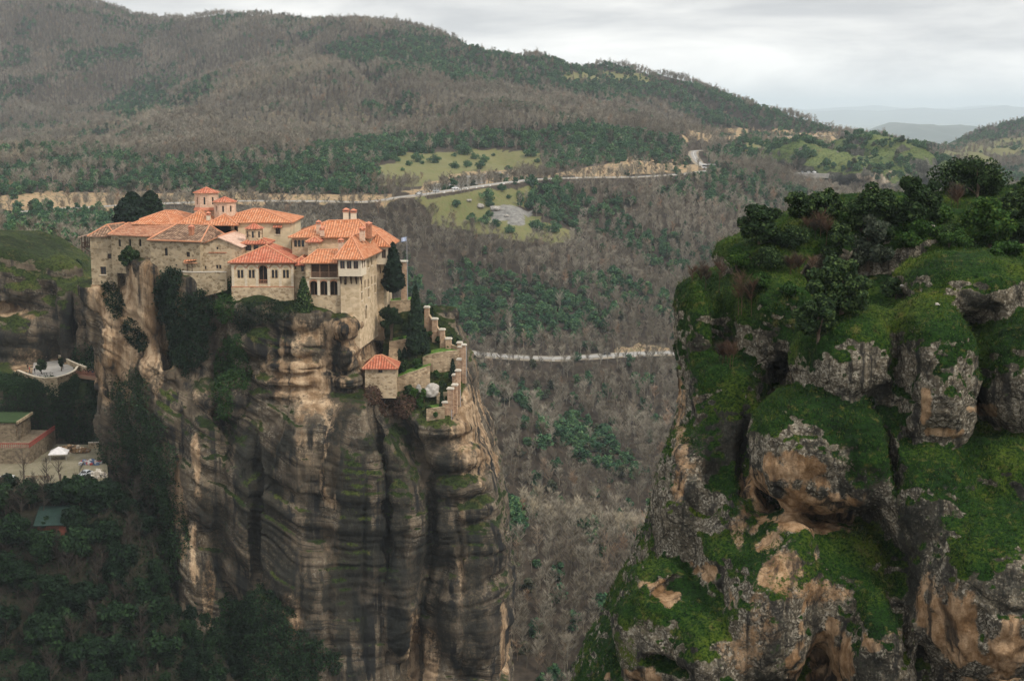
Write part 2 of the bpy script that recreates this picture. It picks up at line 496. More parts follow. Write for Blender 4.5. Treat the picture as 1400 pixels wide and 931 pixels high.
col = t.mix(t.step(ycut.outputs["Y"], 2500, 3600), litter, base)
e = t.math('MULTIPLY', t.math('SUBTRACT', n2, 0.5), 0.7)
col = t.mix(t.step(t.math('ADD', t.attr("meadow"), e), 0.35, 0.6), col, grass)
col = t.mix(t.step(t.math('ADD', t.attr("soil"), e), 0.35, 0.6), col, soil)
col = t.mix(t.step(t.math('ADD', t.attr("scree"), e), 0.35, 0.6), col, rockc)
col = t.mix(t.math("MULTIPLY", t.attr("gorge"), 0.8), col, t.ramp(n2, [(0.35, (0.010, 0.014, 0.008)), (0.65, (0.03, 0.026, 0.017))]))  # dark litter, with the gorge's shade painted into its colour
t.bump(n2, 0.6, 1.0)
M_GROUND = t.done(col)
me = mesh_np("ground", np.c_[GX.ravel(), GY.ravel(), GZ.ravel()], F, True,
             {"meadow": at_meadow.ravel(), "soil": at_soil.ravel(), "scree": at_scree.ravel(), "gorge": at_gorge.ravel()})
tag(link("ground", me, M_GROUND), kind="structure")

# far hills beyond the plain
def far_hills(name, Y, span, prof, depth, seed, rough):
    us = np.linspace(prof[0][0], prof[-1][0], 160); vs = np.interp(us, [p[0] for p in prof], [p[1] for p in prof])
    t_ = np.linspace(-1, 1, 41)
    UU, TT = np.meshgrid(us, t_)
    top = np.interp(UU, us, vs)
    X = (UU - 700) / FOC * Y; Yv = Y + TT * depth
    ztop = -(top - 150.0) / FOC * Y
    zb = -250.0
    n = fbm(X / (0.08 * Y), Yv / (0.08 * Y), X * 0 + seed, 5, 0.55)
    sh = np.clip(1 - np.abs(TT + 0.25 * n), 0, 1) ** 0.8
    Z = zb + (ztop - zb) * sh * (1 + rough * n)
    ny_, nx_ = X.shape; id_ = np.arange(ny_*nx_).reshape(ny_, nx_)
    F_ = np.stack([id_[:-1,:-1], id_[:-1,1:], id_[1:,1:], id_[1:,:-1]], -1).reshape(-1,4)
    tag(link(name, mesh_np(name, np.c_[X.ravel(), Yv.ravel(), Z.ravel()], F_, True), M_HILL), kind="structure")
t = NT("hill_scrub", 0.95, 0.1)
nn = t.noise(0.004, 6, 0.65, t.pos())
M_HILL = t.done(t.ramp(nn, [(0.3, (0.02, 0.032, 0.022)), (0.55, (0.045, 0.055, 0.035)), (0.75, (0.11, 0.10, 0.065))]))
far_hills("hills", 10000, 0, [(1080,215),(1130,202),(1160,190),(1200,178),(1237,163),(1270,166),(1300,168),(1340,167),(1390,172),(1440,185),(1500,205),(1560,215)], 1800, 2, 0.10)
far_hills("hills", 26000, 0, [(900,165),(1000,150),(1040,141),(1075,146),(1110,152),(1150,149),(1200,151),(1250,147),(1290,151),(1330,148),(1345,146),(1400,152),(1480,150),(1600,160)], 2500, 5, 0.10)
far_hills("hills", 34000, 0, [(850,158),(1000,147),(1090,150),(1180,145),(1260,149),(1345,143),(1400,147),(1500,145),(1650,155)], 3000, 8, 0.08)

# roads: a paved strip with a gravel verge on each side
def strip(name, pts, offs, dz, mat, kind="structure", zs=None):
    V, Fq = [], []
    k = len(offs)
    for i, p in enumerate(pts):
        d = pts[min(i+1, len(pts)-1)] - pts[max(i-1, 0)]; d.z = 0; d.normalize()
        nrm = Vector((-d.y, d.x, 0))
        for j, o in enumerate(offs): 
            q = p + nrm * o; V.append((q.x, q.y, p.z + dz + (zs[j] if zs else 0)))
    for i in range(len(pts) - 1):
        for j in range(k - 1):
            Fq.append((i*k+j, (i+1)*k+j, (i+1)*k+j+1, i*k+j+1))
    return tag(link(name, mesh_np(name, V, Fq, True), mat), kind=kind)
t = NT("road_asphalt", 0.9, 0.2)
M_ROAD = t.done(t.ramp(t.noise(0.25, 4, 0.6, t.pos()), [(0.3, (0.20, 0.19, 0.175)), (0.7, (0.31, 0.295, 0.27))]))
M_VERGE = plain("verge_gravel", (0.24, 0.20, 0.145), 0.95, 0.25, 0.6)
M_WHITE = plain("white_paint", (0.78, 0.76, 0.72), 0.7, 0.08, 1.0)
M_LINE = plain("road_line", (0.7, 0.7, 0.68), 0.7, 0.1)
for k, w in (("up", 4.0), ("low", 4.6), ("far", 4.5), ("bend", 2.3)):
    pts = ROADS[k]
    strip("verge", pts, [-w-2.2, -w, w, w+2.2], 0.10, M_VERGE, zs=[-0.5, 0.0, 0.0, -0.1])
    strip("road", pts, [-w, -w/2, 0, w/2, w], 0.14, M_ROAD)
    strip("road_marking", pts, [-0.12, 0.12], 0.17, M_LINE)
# ------------------------------------------------------------------ rock towers: distance fields meshed with surface nets
def surface_nets(f, org, h):
    ins = f < 0
    nx, ny, nz = f.shape
    s = np.zeros((nx-1, ny-1, nz-1), np.uint8)
    for a in (0, 1):
        for b in (0, 1):
            for c in (0, 1):
                s += ins[a:nx-1+a, b:ny-1+b, c:nz-1+c]
    act = (s > 0) & (s < 8)
    I, J, K = np.nonzero(act)
    n = len(I)
    idm = np.full(act.shape, -1, np.int32); idm[I, J, K] = np.arange(n)
    acc = np.zeros((n, 3), np.float32); cnt = np.zeros(n, np.float32)
    co = [(a, b, c) for a in (0, 1) for b in (0, 1) for c in (0, 1)]
    val = {q: f[I+q[0], J+q[1], K+q[2]] for q in co}
    for q in co:
        for ax in range(3):
            if q[ax] == 0:
                r = list(q); r[ax] = 1; r = tuple(r)
                f0, f1 = val[q], val[r]
                m = (f0 < 0) != (f1 < 0)
                t = np.where(m, f0 / np.where(f0 == f1, 1, f0 - f1), 0)
                p = np.empty((n, 3), np.float32); p[:] = q
                p[:, ax] += t
                acc += p * m[:, None]; cnt += m
    V = (acc / cnt[:, None] + np.stack([I, J, K], -1)) * h + np.array(org, np.float32)
    Q = []
    for ax in range(3):
        b, c = (ax + 1) % 3, (ax + 2) % 3
        sl0 = [slice(None)] * 3; sl1 = [slice(None)] * 3
        sl0[ax] = slice(0, -1); sl1[ax] = slice(1, None)
        d = ins[tuple(sl0)] != ins[tuple(sl1)]
        E = np.stack(np.nonzero(d), -1)
        ok = (E[:, b] > 0) & (E[:, c] > 0) & (E[:, b] < f.shape[b]-1) & (E[:, c] < f.shape[c]-1)
        E = E[ok]
        flip = ins[E[:, 0], E[:, 1], E[:, 2]]
        def cell(db, dc):
            X = E.copy(); X[:, b] += db; X[:, c] += dc
            return idm[X[:, 0], X[:, 1], X[:, 2]]
        q = np.stack([cell(-1, -1), cell(0, -1), cell(0, 0), cell(-1, 0)], -1)
        q = np.where(flip[:, None], q, q[:, ::-1])
        Q.append(q)
    return V, np.concatenate(Q)

def smin(a, b, k):
    h = np.clip(0.5 + 0.5 * (b - a) / k, 0, 1)
    return b * (1 - h) + a * h - k * h * (1 - h)

class Field:
    def __init__(s, x0, x1, y0, y1, z0, z1, h):
        s.h = h; s.org = (x0, y0, z0)
        s.x = np.arange(x0, x1, h, dtype=np.float32); s.y = np.arange(y0, y1, h, dtype=np.float32); s.z = np.arange(z0, z1, h, dtype=np.float32)
        s.f = np.full((len(s.x), len(s.y), len(s.z)), 50.0, np.float32)
    def sub(s, x0, x1, y0, y1, z0, z1):
        ix = slice(*np.searchsorted(s.x, (x0, x1))); iy = slice(*np.searchsorted(s.y, (y0, y1))); iz = slice(*np.searchsorted(s.z, (z0, z1)))
        return (ix, iy, iz), s.x[ix][:, None, None], s.y[iy][None, :, None], s.z[iz][None, None, :]
    def put(s, ix, d, k, cut=False):
        if cut: s.f[ix] = -smin(-s.f[ix], d, k)
        else: s.f[ix] = smin(s.f[ix], d, k)
    def ell(s, c, r, k=1.0, rz=0.0, cut=False, ry=0.0, pw=2.0):
        m = max(r) + 3 * k + 2
        ix, X, Y, Z = s.sub(c[0]-m, c[0]+m, c[1]-m, c[1]+m, c[2]-m, c[2]+m)
        X = X - c[0]; Y = Y - c[1]; Z = Z - c[2]
        ca, sa = math.cos(rz), math.sin(rz)
        X, Y = X * ca + Y * sa, -X * sa + Y * ca
        if ry:
            cb, sb = math.cos(ry), math.sin(ry)
            X, Z = X * cb + Z * sb, -X * sb + Z * cb
        q = np.sqrt((X/r[0])**2 + (Y/r[1])**2 + (Z/r[2])**2)
        if pw != 2.0:
            q = (np.abs(X/r[0])**pw + np.abs(Y/r[1])**pw + np.abs(Z/r[2])**pw)**(1/pw)
            s.put(ix, (q - 1)*min(r), k, cut); return
        q2 = np.sqrt((X/r[0]**2)**2 + (Y/r[1]**2)**2 + (Z/r[2]**2)**2) + 1e-6
        s.put(ix, q * (q - 1) / q2, k, cut)
    def col(s, rows, top, k=2.0, power=2.6, kt=2.0, yaw=0.0):
        """A standing mass: rows of (z, xL, xR, yF, yB) from the top down; top(X, Y) bounds it above."""
        rows = sorted(rows); zz = [r[0] for r in rows]
        g = lambda j: np.interp(s.z, zz, [r[j] for r in rows]).astype(np.float32)
        xl, xr, yf, yb = g(1), g(2), g(3), g(4)
        m = 4 * k + 3
        ix, X, Y, Z = s.sub(xl.min()-m, xr.max()+m, yf.min()-m, yb.max()+m, -1e9, 1e9)
        cx = ((xl+xr)/2)[None, None]; rx = ((xr-xl)/2)[None, None]; cy = ((yf+yb)/2)[None, None]; ryy = ((yb-yf)/2)[None, None]
        q = (np.abs((X-cx)/rx)**power + np.abs((Y-cy)/ryy)**power)**(1/power)
        d = (q - 1) * np.minimum(rx, ryy)
        dt = (Z - top(X, Y)) * 0.85
        d = -smin(-d, -dt, kt)
        s.put(ix, d, k)
    def mesh(s): return surface_nets(s.f, s.org, s.h)

def vert_normals(V, F):
    a = V[F[:, 0]]; b = V[F[:, 1]]; c = V[F[:, 2]]; d = V[F[:, 3]]
    fn = np.cross(c - a, d - b)
    n = np.zeros_like(V)
    for k in range(4):
        for ax in range(3):
            n[:, ax] += np.bincount(F[:, k], fn[:, ax], len(V))
    n /= np.maximum(np.linalg.norm(n, axis=1, keepdims=True), 1e-9)
    return n

def relax(V, F, it, lam=0.5):
    for _ in range(it):
        s = np.zeros_like(V); w = np.zeros(len(V), np.float32)
        for k in range(4):
            i, j = F[:, k], F[:, (k+1) % 4]
            for ax in range(3):
                s[:, ax] += np.bincount(i, V[j, ax], len(V)) + np.bincount(j, V[i, ax], len(V))
            w += np.bincount(i, minlength=len(V)) + np.bincount(j, minlength=len(V))
        V = V * (1 - lam) + lam * s / np.maximum(w, 1)[:, None]
    return V.astype(np.float32)

def px_patches(u, v, patches, q=None, amp=0.5):
    """Soft tone patches: (u, v, ru, rv, weight, tilt) ellipses laid on the rock face."""
    a = np.zeros(len(u), np.float32)
    for pu, pv, ru, rv, w, *rt in patches:
        du, dv = u - pu, v - pv
        if rt:
            ca, sa = math.cos(R(rt[0])), math.sin(R(rt[0])); du, dv = du*ca + dv*sa, -du*sa + dv*ca
        d = np.sqrt((du/ru)**2 + (dv/rv)**2)
        if q is not None: d = d + amp * q
        a = np.maximum(a, w * (1 - sstep(0.45, 1.3, d)))
    return a

def rock_material(name, sc, rock0, rock1, ochre0, ochre1, moss0, moss1, moss2, speck=1.0, streak=1.0, grain=1.0, lines=0.25, dip=(R(4), R(-6), 0), pebble=0.0):
    """Conglomerate: grey rock with black water streaks and pale lichen, ochre where it has flaked, moss where the attribute says."""
    t = NT(name, 0.95, 0.1)
    c = t.pos()
    big = t.noise(0.16*sc, 4, 0.6, c); mid = t.noise(0.9*sc, 5, 0.65, t.mapv(c, (1, 1, grain))); fine = t.noise(5.0*sc, 4, 0.7, c)
    cs = t.mapv(c, (1.0, 1.0, 0.06))
    st = t.noise(0.75*sc, 5, 0.65, cs, 0.4)
    layers = t.noise(0.35*sc, 4, 0.6, t.mapv(c, (0.12, 0.12, 2.2), dip), 0.6)
    col = t.ramp(mid, [(0.3, rock0), (0.7, rock1)])
    col = t.mix(t.step(layers, 0.42, 0.62), col, t.mix(0.5, col, tuple(0.55*x for x in rock0)))
    # thin dark bedding lines
    sx_ = t.n.new("ShaderNodeSeparateXYZ"); t.l.new(c, sx_.inputs[0]); cb_ = t.n.new("ShaderNodeCombineXYZ")
    t.l.new(t.math('MULTIPLY', sx_.outputs["X"], 0.05), cb_.inputs[0]); t.l.new(t.math('MULTIPLY', sx_.outputs["Y"], 0.05), cb_.inputs[1]); t.l.new(t.attr("bed"), cb_.inputs[2])
    bl = t.math('ABSOLUTE', t.math('SUBTRACT', t.noise(1.5*sc, 4, 0.6, cb_.outputs[0]), 0.5))
    bl = t.math('MULTIPLY', t.step(bl, 0.045, 0.0), t.step(t.noise(0.3*sc, 2, 0.5, c), 0.35, 0.6))
    col = t.mix(t.math('MULTIPLY', bl, lines), col, (0.012, 0.011, 0.010))
    # pale lichen flecks
    vor = t.voro(3.2*sc, t.mapv(c, (1, 1, 0.8)))
    lich = t.math('MULTIPLY', t.step(fine, 0.51, 0.60), t.step(t.noise(0.5*sc, 3, 0.6, c), 0.38, 0.58))
    col = t.mix(t.math('MULTIPLY', lich, 0.75*speck), col, (0.45, 0.42, 0.34))
    if pebble:
        # rounded pebbles set in the rock, and a net of fine joints
        pv = t.voro(6.5, c, out="Color"); ps = t.n.new("ShaderNodeSeparateColor"); t.l.new(pv, ps.inputs[0])
        pe = t.voro(6.5, c)
        col = t.mix(t.math('MULTIPLY', t.step(ps.outputs[0], 0.55, 0.95), 0.55), col, (0.40, 0.36, 0.29))
        col = t.mix(t.math('MULTIPLY', t.step(ps.outputs[1], 0.55, 0.95), 0.6), col, (0.03, 0.027, 0.022))
        wv = t.n.new("ShaderNodeVectorMath"); wv.operation = 'ADD'; t.l.new(c, wv.inputs[0]); t.l.new(t.noise(0.9, 4, 0.6, c, 0, "Color"), wv.inputs[1])
        jn = t.voro(0.42, t.mapv(wv.outputs[0], (1, 1, 0.6)), feature='DISTANCE_TO_EDGE')
        col = t.mix(t.math('MULTIPLY', t.step(jn, 0.03, 0.005), 0.7), col, (0.014, 0.013, 0.011))
    # ochre flaked faces
    och = t.ramp(t.noise(0.9*sc, 7, 0.72, t.mapv(c, (1, 1, 0.55*grain))), [(0.32, tuple(0.55*x for x in ochre0)), (0.44, ochre0), (0.64, ochre1)])
    och = t.mix(t.math('MULTIPLY', t.step(t.voro(4.5*sc, c), 0.22, 0.10), 0.55), och, tuple(0.3*x for x in ochre0))
    of = t.math('ADD', t.attr("ochre"), t.math('ADD', t.math('MULTIPLY', t.math('SUBTRACT', mid, 0.5), 1.1), t.math('MULTIPLY', t.math('SUBTRACT', fine, 0.5), 0.8)))
    col = t.mix(t.step(of, 0.40, 0.72), col, och)
    # black streaks where water runs down
    sf = t.math('MULTIPLY', t.step(st, 0.47, 0.60), t.step(t.noise(0.22*sc, 3, 0.5, c), 0.34, 0.54))
    sf = t.math('MULTIPLY', sf, streak)
    col = t.mix(t.math('MULTIPLY', sf, 0.88), col, (0.018, 0.018, 0.017))
    df = t.math('ADD', t.attr("dark"), t.math('MULTIPLY', t.math('SUBTRACT', fine, 0.5), 0.9))  # near-black tone from the dark attribute, painted shade included
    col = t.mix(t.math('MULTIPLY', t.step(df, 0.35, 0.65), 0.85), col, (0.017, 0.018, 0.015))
    # moss and grass
    mf = t.math('ADD', t.attr("moss"), t.math('ADD', t.math('MULTIPLY', t.math('SUBTRACT', fine, 0.5), 0.8), t.math('MULTIPLY', t.math('SUBTRACT', mid, 0.5), 0.7)))
    mc = t.ramp(t.math('ADD', t.math('MULTIPLY', big, 0.6), t.math('MULTIPLY', fine, 0.4)), [(0.36, moss0), (0.5, moss1), (0.64, moss2)])
    mc = t.mix(t.math('MULTIPLY', t.step(t.noise(1.1*sc, 4, 0.7, t.mapv(c, (1, 1, 1), (0, 0, 0), (31, 7, 3))), 0.56, 0.68), 0.7), mc, tuple(0.45*a_ + 0.04*b_ for a_, b_ in zip(moss2, (1.6, 1.1, 0.5))))
    mc = t.mix(t.math('MULTIPLY', t.step(fine, 0.52, 0.36), 0.75), mc, tuple(0.4*x for x in moss0))
    col = t.mix(t.step(mf, 0.42, 0.6), col, mc)
    hgt = t.math('ADD', t.math('MULTIPLY', mid, 0.6), t.math('ADD', t.math('MULTIPLY', fine, 0.35), t.math('MULTIPLY', layers, 0.5)))
    t.bump(hgt, 0.85, 0.30/sc)
    return t.done(col)

# ---- the tall tower that carries the monastery
M_TOWER = rock_material("tower_rock", 0.32, (0.048,0.037,0.026), (0.185,0.145,0.100), (0.20,0.128,0.072), (0.50,0.37,0.24), (0.008,0.014,0.004), (0.020,0.032,0.008), (0.055,0.068,0.014), 0.3, 1.15, 0.3, 0.85)
ZP = lambda u, v, Y: P(u, v, Y).z
XP = lambda u, v, Y: P(u, v, Y).x
def rows_px(rows):
    out = []
    for v, uL, uR, Yf, Yb in rows:
        ym = 0.5*(Yf + Yb) if Yb - Yf < 30 else Yf + 14
        out.append((ZP(uL, v, Yf), XP(uL, v, ym), XP(uR, v, ym), Yf, Yb))
    return out
FT = Field(-118, 12, 298, 392, -152, -28, 0.42)
flat = lambda z: (lambda X, Y: z + 0 * X)
FT.col(rows_px([(400,318,506,321,380),(440,330,506,319,380),(500,338,512,318,380),(560,310,535,316,382),(620,288,566,313,384),(700,290,586,310,386),(800,298,584,308,388),(931,300,574,304,390),(1040,300,575,300,390)]), flat(-44.3), 2.2, 2.7, 2.0)
FT.col(rows_px([(470,520,626,321,378),(520,520,640,320,378),(575,520,648,318.5,378),(600,530,653,318.5,380),(640,535,668,318.5,382),(700,540,686,318.5,384),(780,545,698,318,384),(860,552,703,317,384),(931,552,698,316,384),(1040,555,700,314,384)]),
       lambda X, Y: np.minimum(np.minimum(-71.0 + (Y - 317) * 0.86, -47.0), -47.0 - 0.9 * (Y - 346)) - 0.08 * np.maximum(X + 22, 0), 1.2, 4.5, 1.0)
FT.col(rows_px([(470,196,350,330,380),(520,192,350,326,380),(560,194,352,322,380),(620,208,352,319,382),(700,228,350,317,384),(780,236,350,315,384),(860,240,350,312,384),(931,242,350,309,384),(1040,246,350,306,384)]),
       lambda X, Y: np.minimum(-58.0 + 0.12 * (X + 90) + (Y - 326) * 0.55, -46.0), 1.6, 2.8, 2.5)
FT.col(rows_px([(360,122,215,341,388),(400,122,215,340,388),(440,132,240,338,388),(480,142,300,336,388),(520,153,300,334,388),(580,168,300,333,388),(660,190,300,332,388),(800,215,300,330,388),(1040,225,300,326,388)]), flat(-42.5), 1.5, 2.6, 1.2)
FT.col(rows_px([(340,160,330,333,388),(380,164,330,332,388),(440,175,330,332,388),(500,190,330,331,388),(560,200,330,331,388)]), flat(-34.6), 1.2, 2.6, 1.5)
FT.col(rows_px([(372,246,312,327.5,360),(430,250,318,327,360),(500,262,330,326,360)]), flat(-37.6), 1.0, 2.6, 0.8)
FT.col(rows_px([(400,311,405,323,352),(430,314,405,322.5,352),(470,324,405,322,352)]), flat(-43.6), 0.8, 5.0, 0.8)
FT.col(rows_px([(372,238,330,328.5,352),(420,244,330,327.5,352),(480,256,335,327,352)]), flat(-38.4), 0.8, 4.5, 0.8)
FT.col(rows_px([(390,121,170,342,372),(430,127,180,341.5,372),(480,140,200,341,372)]), flat(-41.8), 0.8, 5.0, 0.8)
for u, v, Y, ru, rv, ry in [(404,439,320,42,25,8),(408,474,319.5,44,22,8),(404,503,319,52,14,9),(400,522,318.5,58,13,9),(398,541,318,62,14,9),(470,454,318.5,25,25,8),(473,488,318,25,27,8),(474,523,318.5,27,14,8),(350,430,322,36,26,8),(355,470,321,38,30,8),(398,560,317.5,64,22,9),(455,560,316.5,50,26,8),
                            (282,548,322,30,26,6),(318,545,320,24,32,5),(212,505,330,24,22,6),(236,520,327,26,24,6),(505,570,317,28,36,7),(530,640,313.5,38,70,8),(546,720,311.5,40,90,9),(545,820,311,34,100,9),(480,700,310,60,150,8),(420,640,312,60,90,7),
                            (600,588,318.5,44,16,7),(620,628,317.5,42,22,7),(625,668,317,40,18,7),(640,700,317.5,38,20,7),(650,760,317,42,60,8),(610,720,318,40,60,7),(640,850,315,52,90,9),(425,830,309,70,120,9),(340,720,313,50,120,8),(275,660,316,34,90,8),(262,820,313,28,110,8),
                            (150,470,339,20,50,6),(180,440,338,22,50,6),(205,420,336,20,60,6)]:
    p = P(u, v, Y)
    FT.ell((p.x, p.y + ry*0.62, p.z), (ru*0.168, ry, rv*0.168), 0.9)
# clefts
for path, wpx, dep in (([(524,556),(540,585),(560,612),(579,650),(588,700),(588,750),(583,800),(572,850),(563,900),(560,950)],7.0,8.5),([(352,560),(346,620),(350,680),(346,740),(352,800)],3.5,3.0),([(500,520),(516,580),(528,650),(532,720),(528,800)],2.5,2.2),([(238,560),(262,640),(268,720),(262,800)],3.0,2.5),([(216,410),(226,470),(236,520)],3.5,3.5)):
    for (u0,v0),(u1,v1) in zip(path[:-1], path[1:]):
        for k in range(4):
            t_ = k/4; uu_, vv_ = u0+(u1-u0)*t_, v0+(v1-v0)*t_
            Yc = (324 if vv_ < 540 else 314) if uu_ > 300 else 331
            p = P(uu_, vv_, Yc - (3 if vv_ > 640 else 0)); FT.ell((p.x, p.y, p.z), (wpx*.168, dep, 3.6), 1.1, 0, True)
V, F = FT.mesh()
del FT
V = relax(V, F, 2)
N = vert_normals(V, F)
x, y, z = V.T
# weathering: beds that stand out and bite in, vertical flutes, lumps
topfade = 1 - 0.65 * sstep(-52, -44, z)
warp = 2.2 * fbm(x/26, y/26, z/26, 3) + 0.50*(np.minimum(x, -48.0) + 85) + 0.06*(x+50) 
zb = z + warp
zb0 = zb.copy()
beds = vnoise(zb*0*1 + x/60, y/60, zb/2.6)
beds2 = vnoise(x/30 + 5, y/30, zb/0.95)
cutb = -np.clip(vnoise(x/34 + 9, y/34, zb/3.6) - 0.2, 0, 1) * 1.5
flute = vnoise(x/6.5 + 0.05*z, y/6.5, z/60)
flute2 = -np.clip(1 - np.abs(vnoise(x/9.0 + 3, y/9.0, z/55)) / 0.10, 0, 1) * 1.6
lump = fbm(x/7, y/7, z/7, 4)
side = 1 - np.clip(np.abs(N[:, 2]), 0, 1)
groove = -np.clip(1 - np.abs(vnoise(x/45 + 2, y/45, zb/3.1)) / 0.10, 0, 1) * 0.75 - np.clip(1 - np.abs(vnoise(x/38 + 7, y/38, zb/1.7 + 40)) / 0.12, 0, 1) * 0.35
disp = side * (0.42*beds + 0.26*beds2 + groove + cutb + 1.0*flute + 0.7*flute2) * topfade + 0.30*lump * topfade + 0.16*fbm(x/1.6, y/1.6, z/3.0, 3)
V = V + N * disp[:, None]
N = vert_normals(V, F)
x, y, z = V.T
u, v = proj(x, y, z)
q_ = fbm(x/5, y/5, z/9, 4)
och = px_patches(u, v, [(170,440,50,90,1.0,-25),(215,430,30,90,0.9),(160,520,30,40,0.7),(440,455,60,32,0.75),(440,520,70,60,0.72),(400,500,60,40,0.8),(500,480,40,80,0.75),(505,415,20,30,0.9),(455,650,15,130,0.85),(420,600,60,40,0.45),(398,840,16,36,1.0),(268,640,10,40,0.8),(245,660,8,60,0.8),(265,760,9,60,0.7),(285,800,8,60,0.7),
                        (640,570,30,60,0.85),(660,620,20,60,0.7),(630,620,40,40,0.55),(300,545,50,26,0.42),(590,900,14,60,0.85),(565,890,12,60,0.8),(690,880,8,60,0.9),(630,760,10,100,0.55),(250,720,14,50,0.6),(130,640,20,30,0.6)], q_, 0.6)
dark = px_patches(u, v, [(478,720,34,230,0.8),(540,760,34,200,0.6),(600,740,36,200,0.62),(350,650,46,90,0.7),(385,760,50,160,0.6),(650,790,26,150,0.55),(300,720,36,120,0.55),(350,620,60,70,0.5),(370,440,50,40,0.5),(500,800,60,100,0.45),(210,560,24,60,0.5),(330,780,50,100,0.5),(650,800,30,120,0.4),(560,800,30,120,0.5),(480,490,10,60,0.3)], q_, 0.6)  # dark rock bands; gorge shade is painted into the lower ones too
mossp = px_patches(u, v, [(370,470,45,45,0.5),(478,680,36,190,0.66),(540,600,60,60,0.52),(545,700,34,120,0.5),(370,620,90,60,0.36),(530,720,50,120,0.48),(580,560,60,60,0.3),(640,700,20,120,.4),(300,700,40,80,.35),(560,620,16,50,0.6),(684,700,8,60,0.6),(200,640,30,120,0.35)], q_, 0.6)
moss = np.clip(0.78 * sstep(0.35, 0.85, N[:, 2] + 0.25*lump) + mossp * (0.55 + 0.45*N[:, 2]), 0, 1)
garden = in_poly(u, v, [(515,425),(560,405),(600,430),(640,470),(636,520),(618,572),(560,556),(520,520)]) & (N[:, 2] > 0.3)
moss = np.where(garden, 0.95, moss)
moss = moss * (1 - 0.75*och)
TOWER = tag(link("rock_tower", mesh_np("rock_tower", V, F, True, {"ochre": och, "dark": dark, "moss": moss, "bed": zb0}), M_TOWER),
            "tall sheer banded rock tower carrying the monastery with its red roofs", "rock")
TW = (V, N, u, v)

def on_rock(data, u, v, rad=3.0, up=-1.0):
    V_, N_, uu, vv = data[:4]
    for k in (1, 2, 4, 8):
        m = np.nonzero((np.abs(uu-u) < rad*k) & (np.abs(vv-v) < rad*k) & (N_[:, 2] > up))[0]
        if len(m):
            return Vector(V_[m[V_[m, 1].argmin()]].tolist())
    return None

# ---- the near rock on the right with mossy boulders
M_NEAR = rock_material("mossy_boulder_rock", 0.95, (0.036,0.031,0.023), (0.215,0.18,0.128), (0.20,0.118,0.06), (0.43,0.295,0.18), (0.003,0.010,0.003), (0.011,0.034,0.005), (0.066,0.088,0.010), 0.68, 1.0, 1.0, 0.25, (R(4), R(-6), 0), 1.0)
FN = Field(1.0, 56.0, 84, 168, -66, -3.5, 0.21)
def E(u, v, Y, ru, rv, ry, k=0.95, tilt=0.0, cut=False):
    p = P(u, v, Y); s_ = Y / FOC
    FN.ell((p.x, p.y, p.z), (ru*s_, ry, rv*s_), k, 0.0, cut, R(tilt), 2.0 if cut else 2.25)
# core masses behind the boulders
def rows_near(rows): return [(ZP(uL, v, Yf), XP(uL, v, Yb - 2.5), XP(uR, v, Yf + 8), Yf, Yb) for v, uL, uR, Yf, Yb in rows]
FN.col(rows_near([(380,938,1100,121.5,138),(467,927,1100,119.5,138),(540,921,1110,118,137),(600,918,1110,116.5,136),(660,907,1120,114,135),(720,893,1130,111.5,133),(790,874,1140,109,131),(860,847,1150,106,129),(931,818,1160,103,127),(1060,770,1180,98,124)]), flat(ZP(960,395,122)), 0.8, 2.8, 1.0)
FN.col(rows_px([(300,1100,1500,127,165),(420,1075,1520,116,165),(520,1085,1520,108,165),(700,1050,1520,103.3,165),(931,1040,1520,99,165),(1060,1030,1520,95,165)]),
       lambda X, Y: np.minimum(-16.2 + (Y - 112) * 0.215 + 0.10 * np.clip(X - 26, -9, 12), -8.9 + 0.07*(X-38) - 0.35*(Y - 146)), 1.0, 3.0, 1.5)
FN.col(rows_near([(300,1000,1180,129,150),(380,965,1180,124.5,148),(470,950,1180,122,146),(600,945,1180,119,146)]), lambda X, Y: -14.6 + 0.30*(X - 24) + (Y - 125)*0.10, 1.0, 2.6, 1.5)
for a in [(1266,510,106,60,106,6.3),(1322,390,113,88,42,7),(1157,484,108.6,76,72,6.2),(1398,508,106.5,66,82,6),(1480,450,110,70,120,7),
          (1012,608,114,44,96,5),(1000,720,110,46,80,5),(1122,612,106.0,100,86,6),(1180,618,105.5,46,72,6),(1135,800,104.6,100,88,5.2),(1262,678,102.5,63,74,6),(1380,642,104,92,52,6.5),(1345,802,98.5,104,130,7),(1190,880,100.3,56,96,6),
          (1045,840,102.6,66,110,5.5),(1075,760,104,40,60,5),
          (1062,436,119,57,68,6),(997,524,117.5,57,42,5),(978,602,115.5,40,66,5),(948,440,121,24,62,4.5),(1012,440,122,40,60,5),
          (938,690,112.5,48,108,5),(905,856,106,62,92,5.5),(965,890,103,50,74,5.5),(985,780,107,36,70,4.5),
          (1120,335,128,66,42,7),(1050,352,126,60,36,6),(1008,350,127,34,22,4),(1230,340,130,120,54,9,0.8),(1340,352,131,110,50,9,0.8)]:
    E(*a)
for a in [(1092,676,98.6,70,36,2.4,1.2,6,True),(1060,775,95.6,22,60,1.8,1.2,-20,True),(1300,880,91.0,60,40,1.6,1.2,10,True),(1130,905,94.4,44,40,2.0,1.2,0,True),
          (930,806,102.5,46,9,2.6,0.5,20,True),(905,915,100,40,10,2.6,0.5,0,True),(1018,625,109.0,5,80,2.0,0.9,-4,True),(990,725,109.5,8,60,3.0,0.7,12,True),(1236,800,96.5,8,110,3.0,0.7,4,True),(1232,486,102.8,5,74,2.6,0.9,4,True),(1218,600,101.0,3,80,1.6,0.9,8,True)]:
    E(*a)
V, F = FN.mesh()
del FN
V = relax(V, F, 2)
N = vert_normals(V, F)
x, y, z = V.T
lump = fbm(x/2.6, y/2.6, z/2.6, 4)
side = 1 - np.clip(N[:, 2], 0, 1)
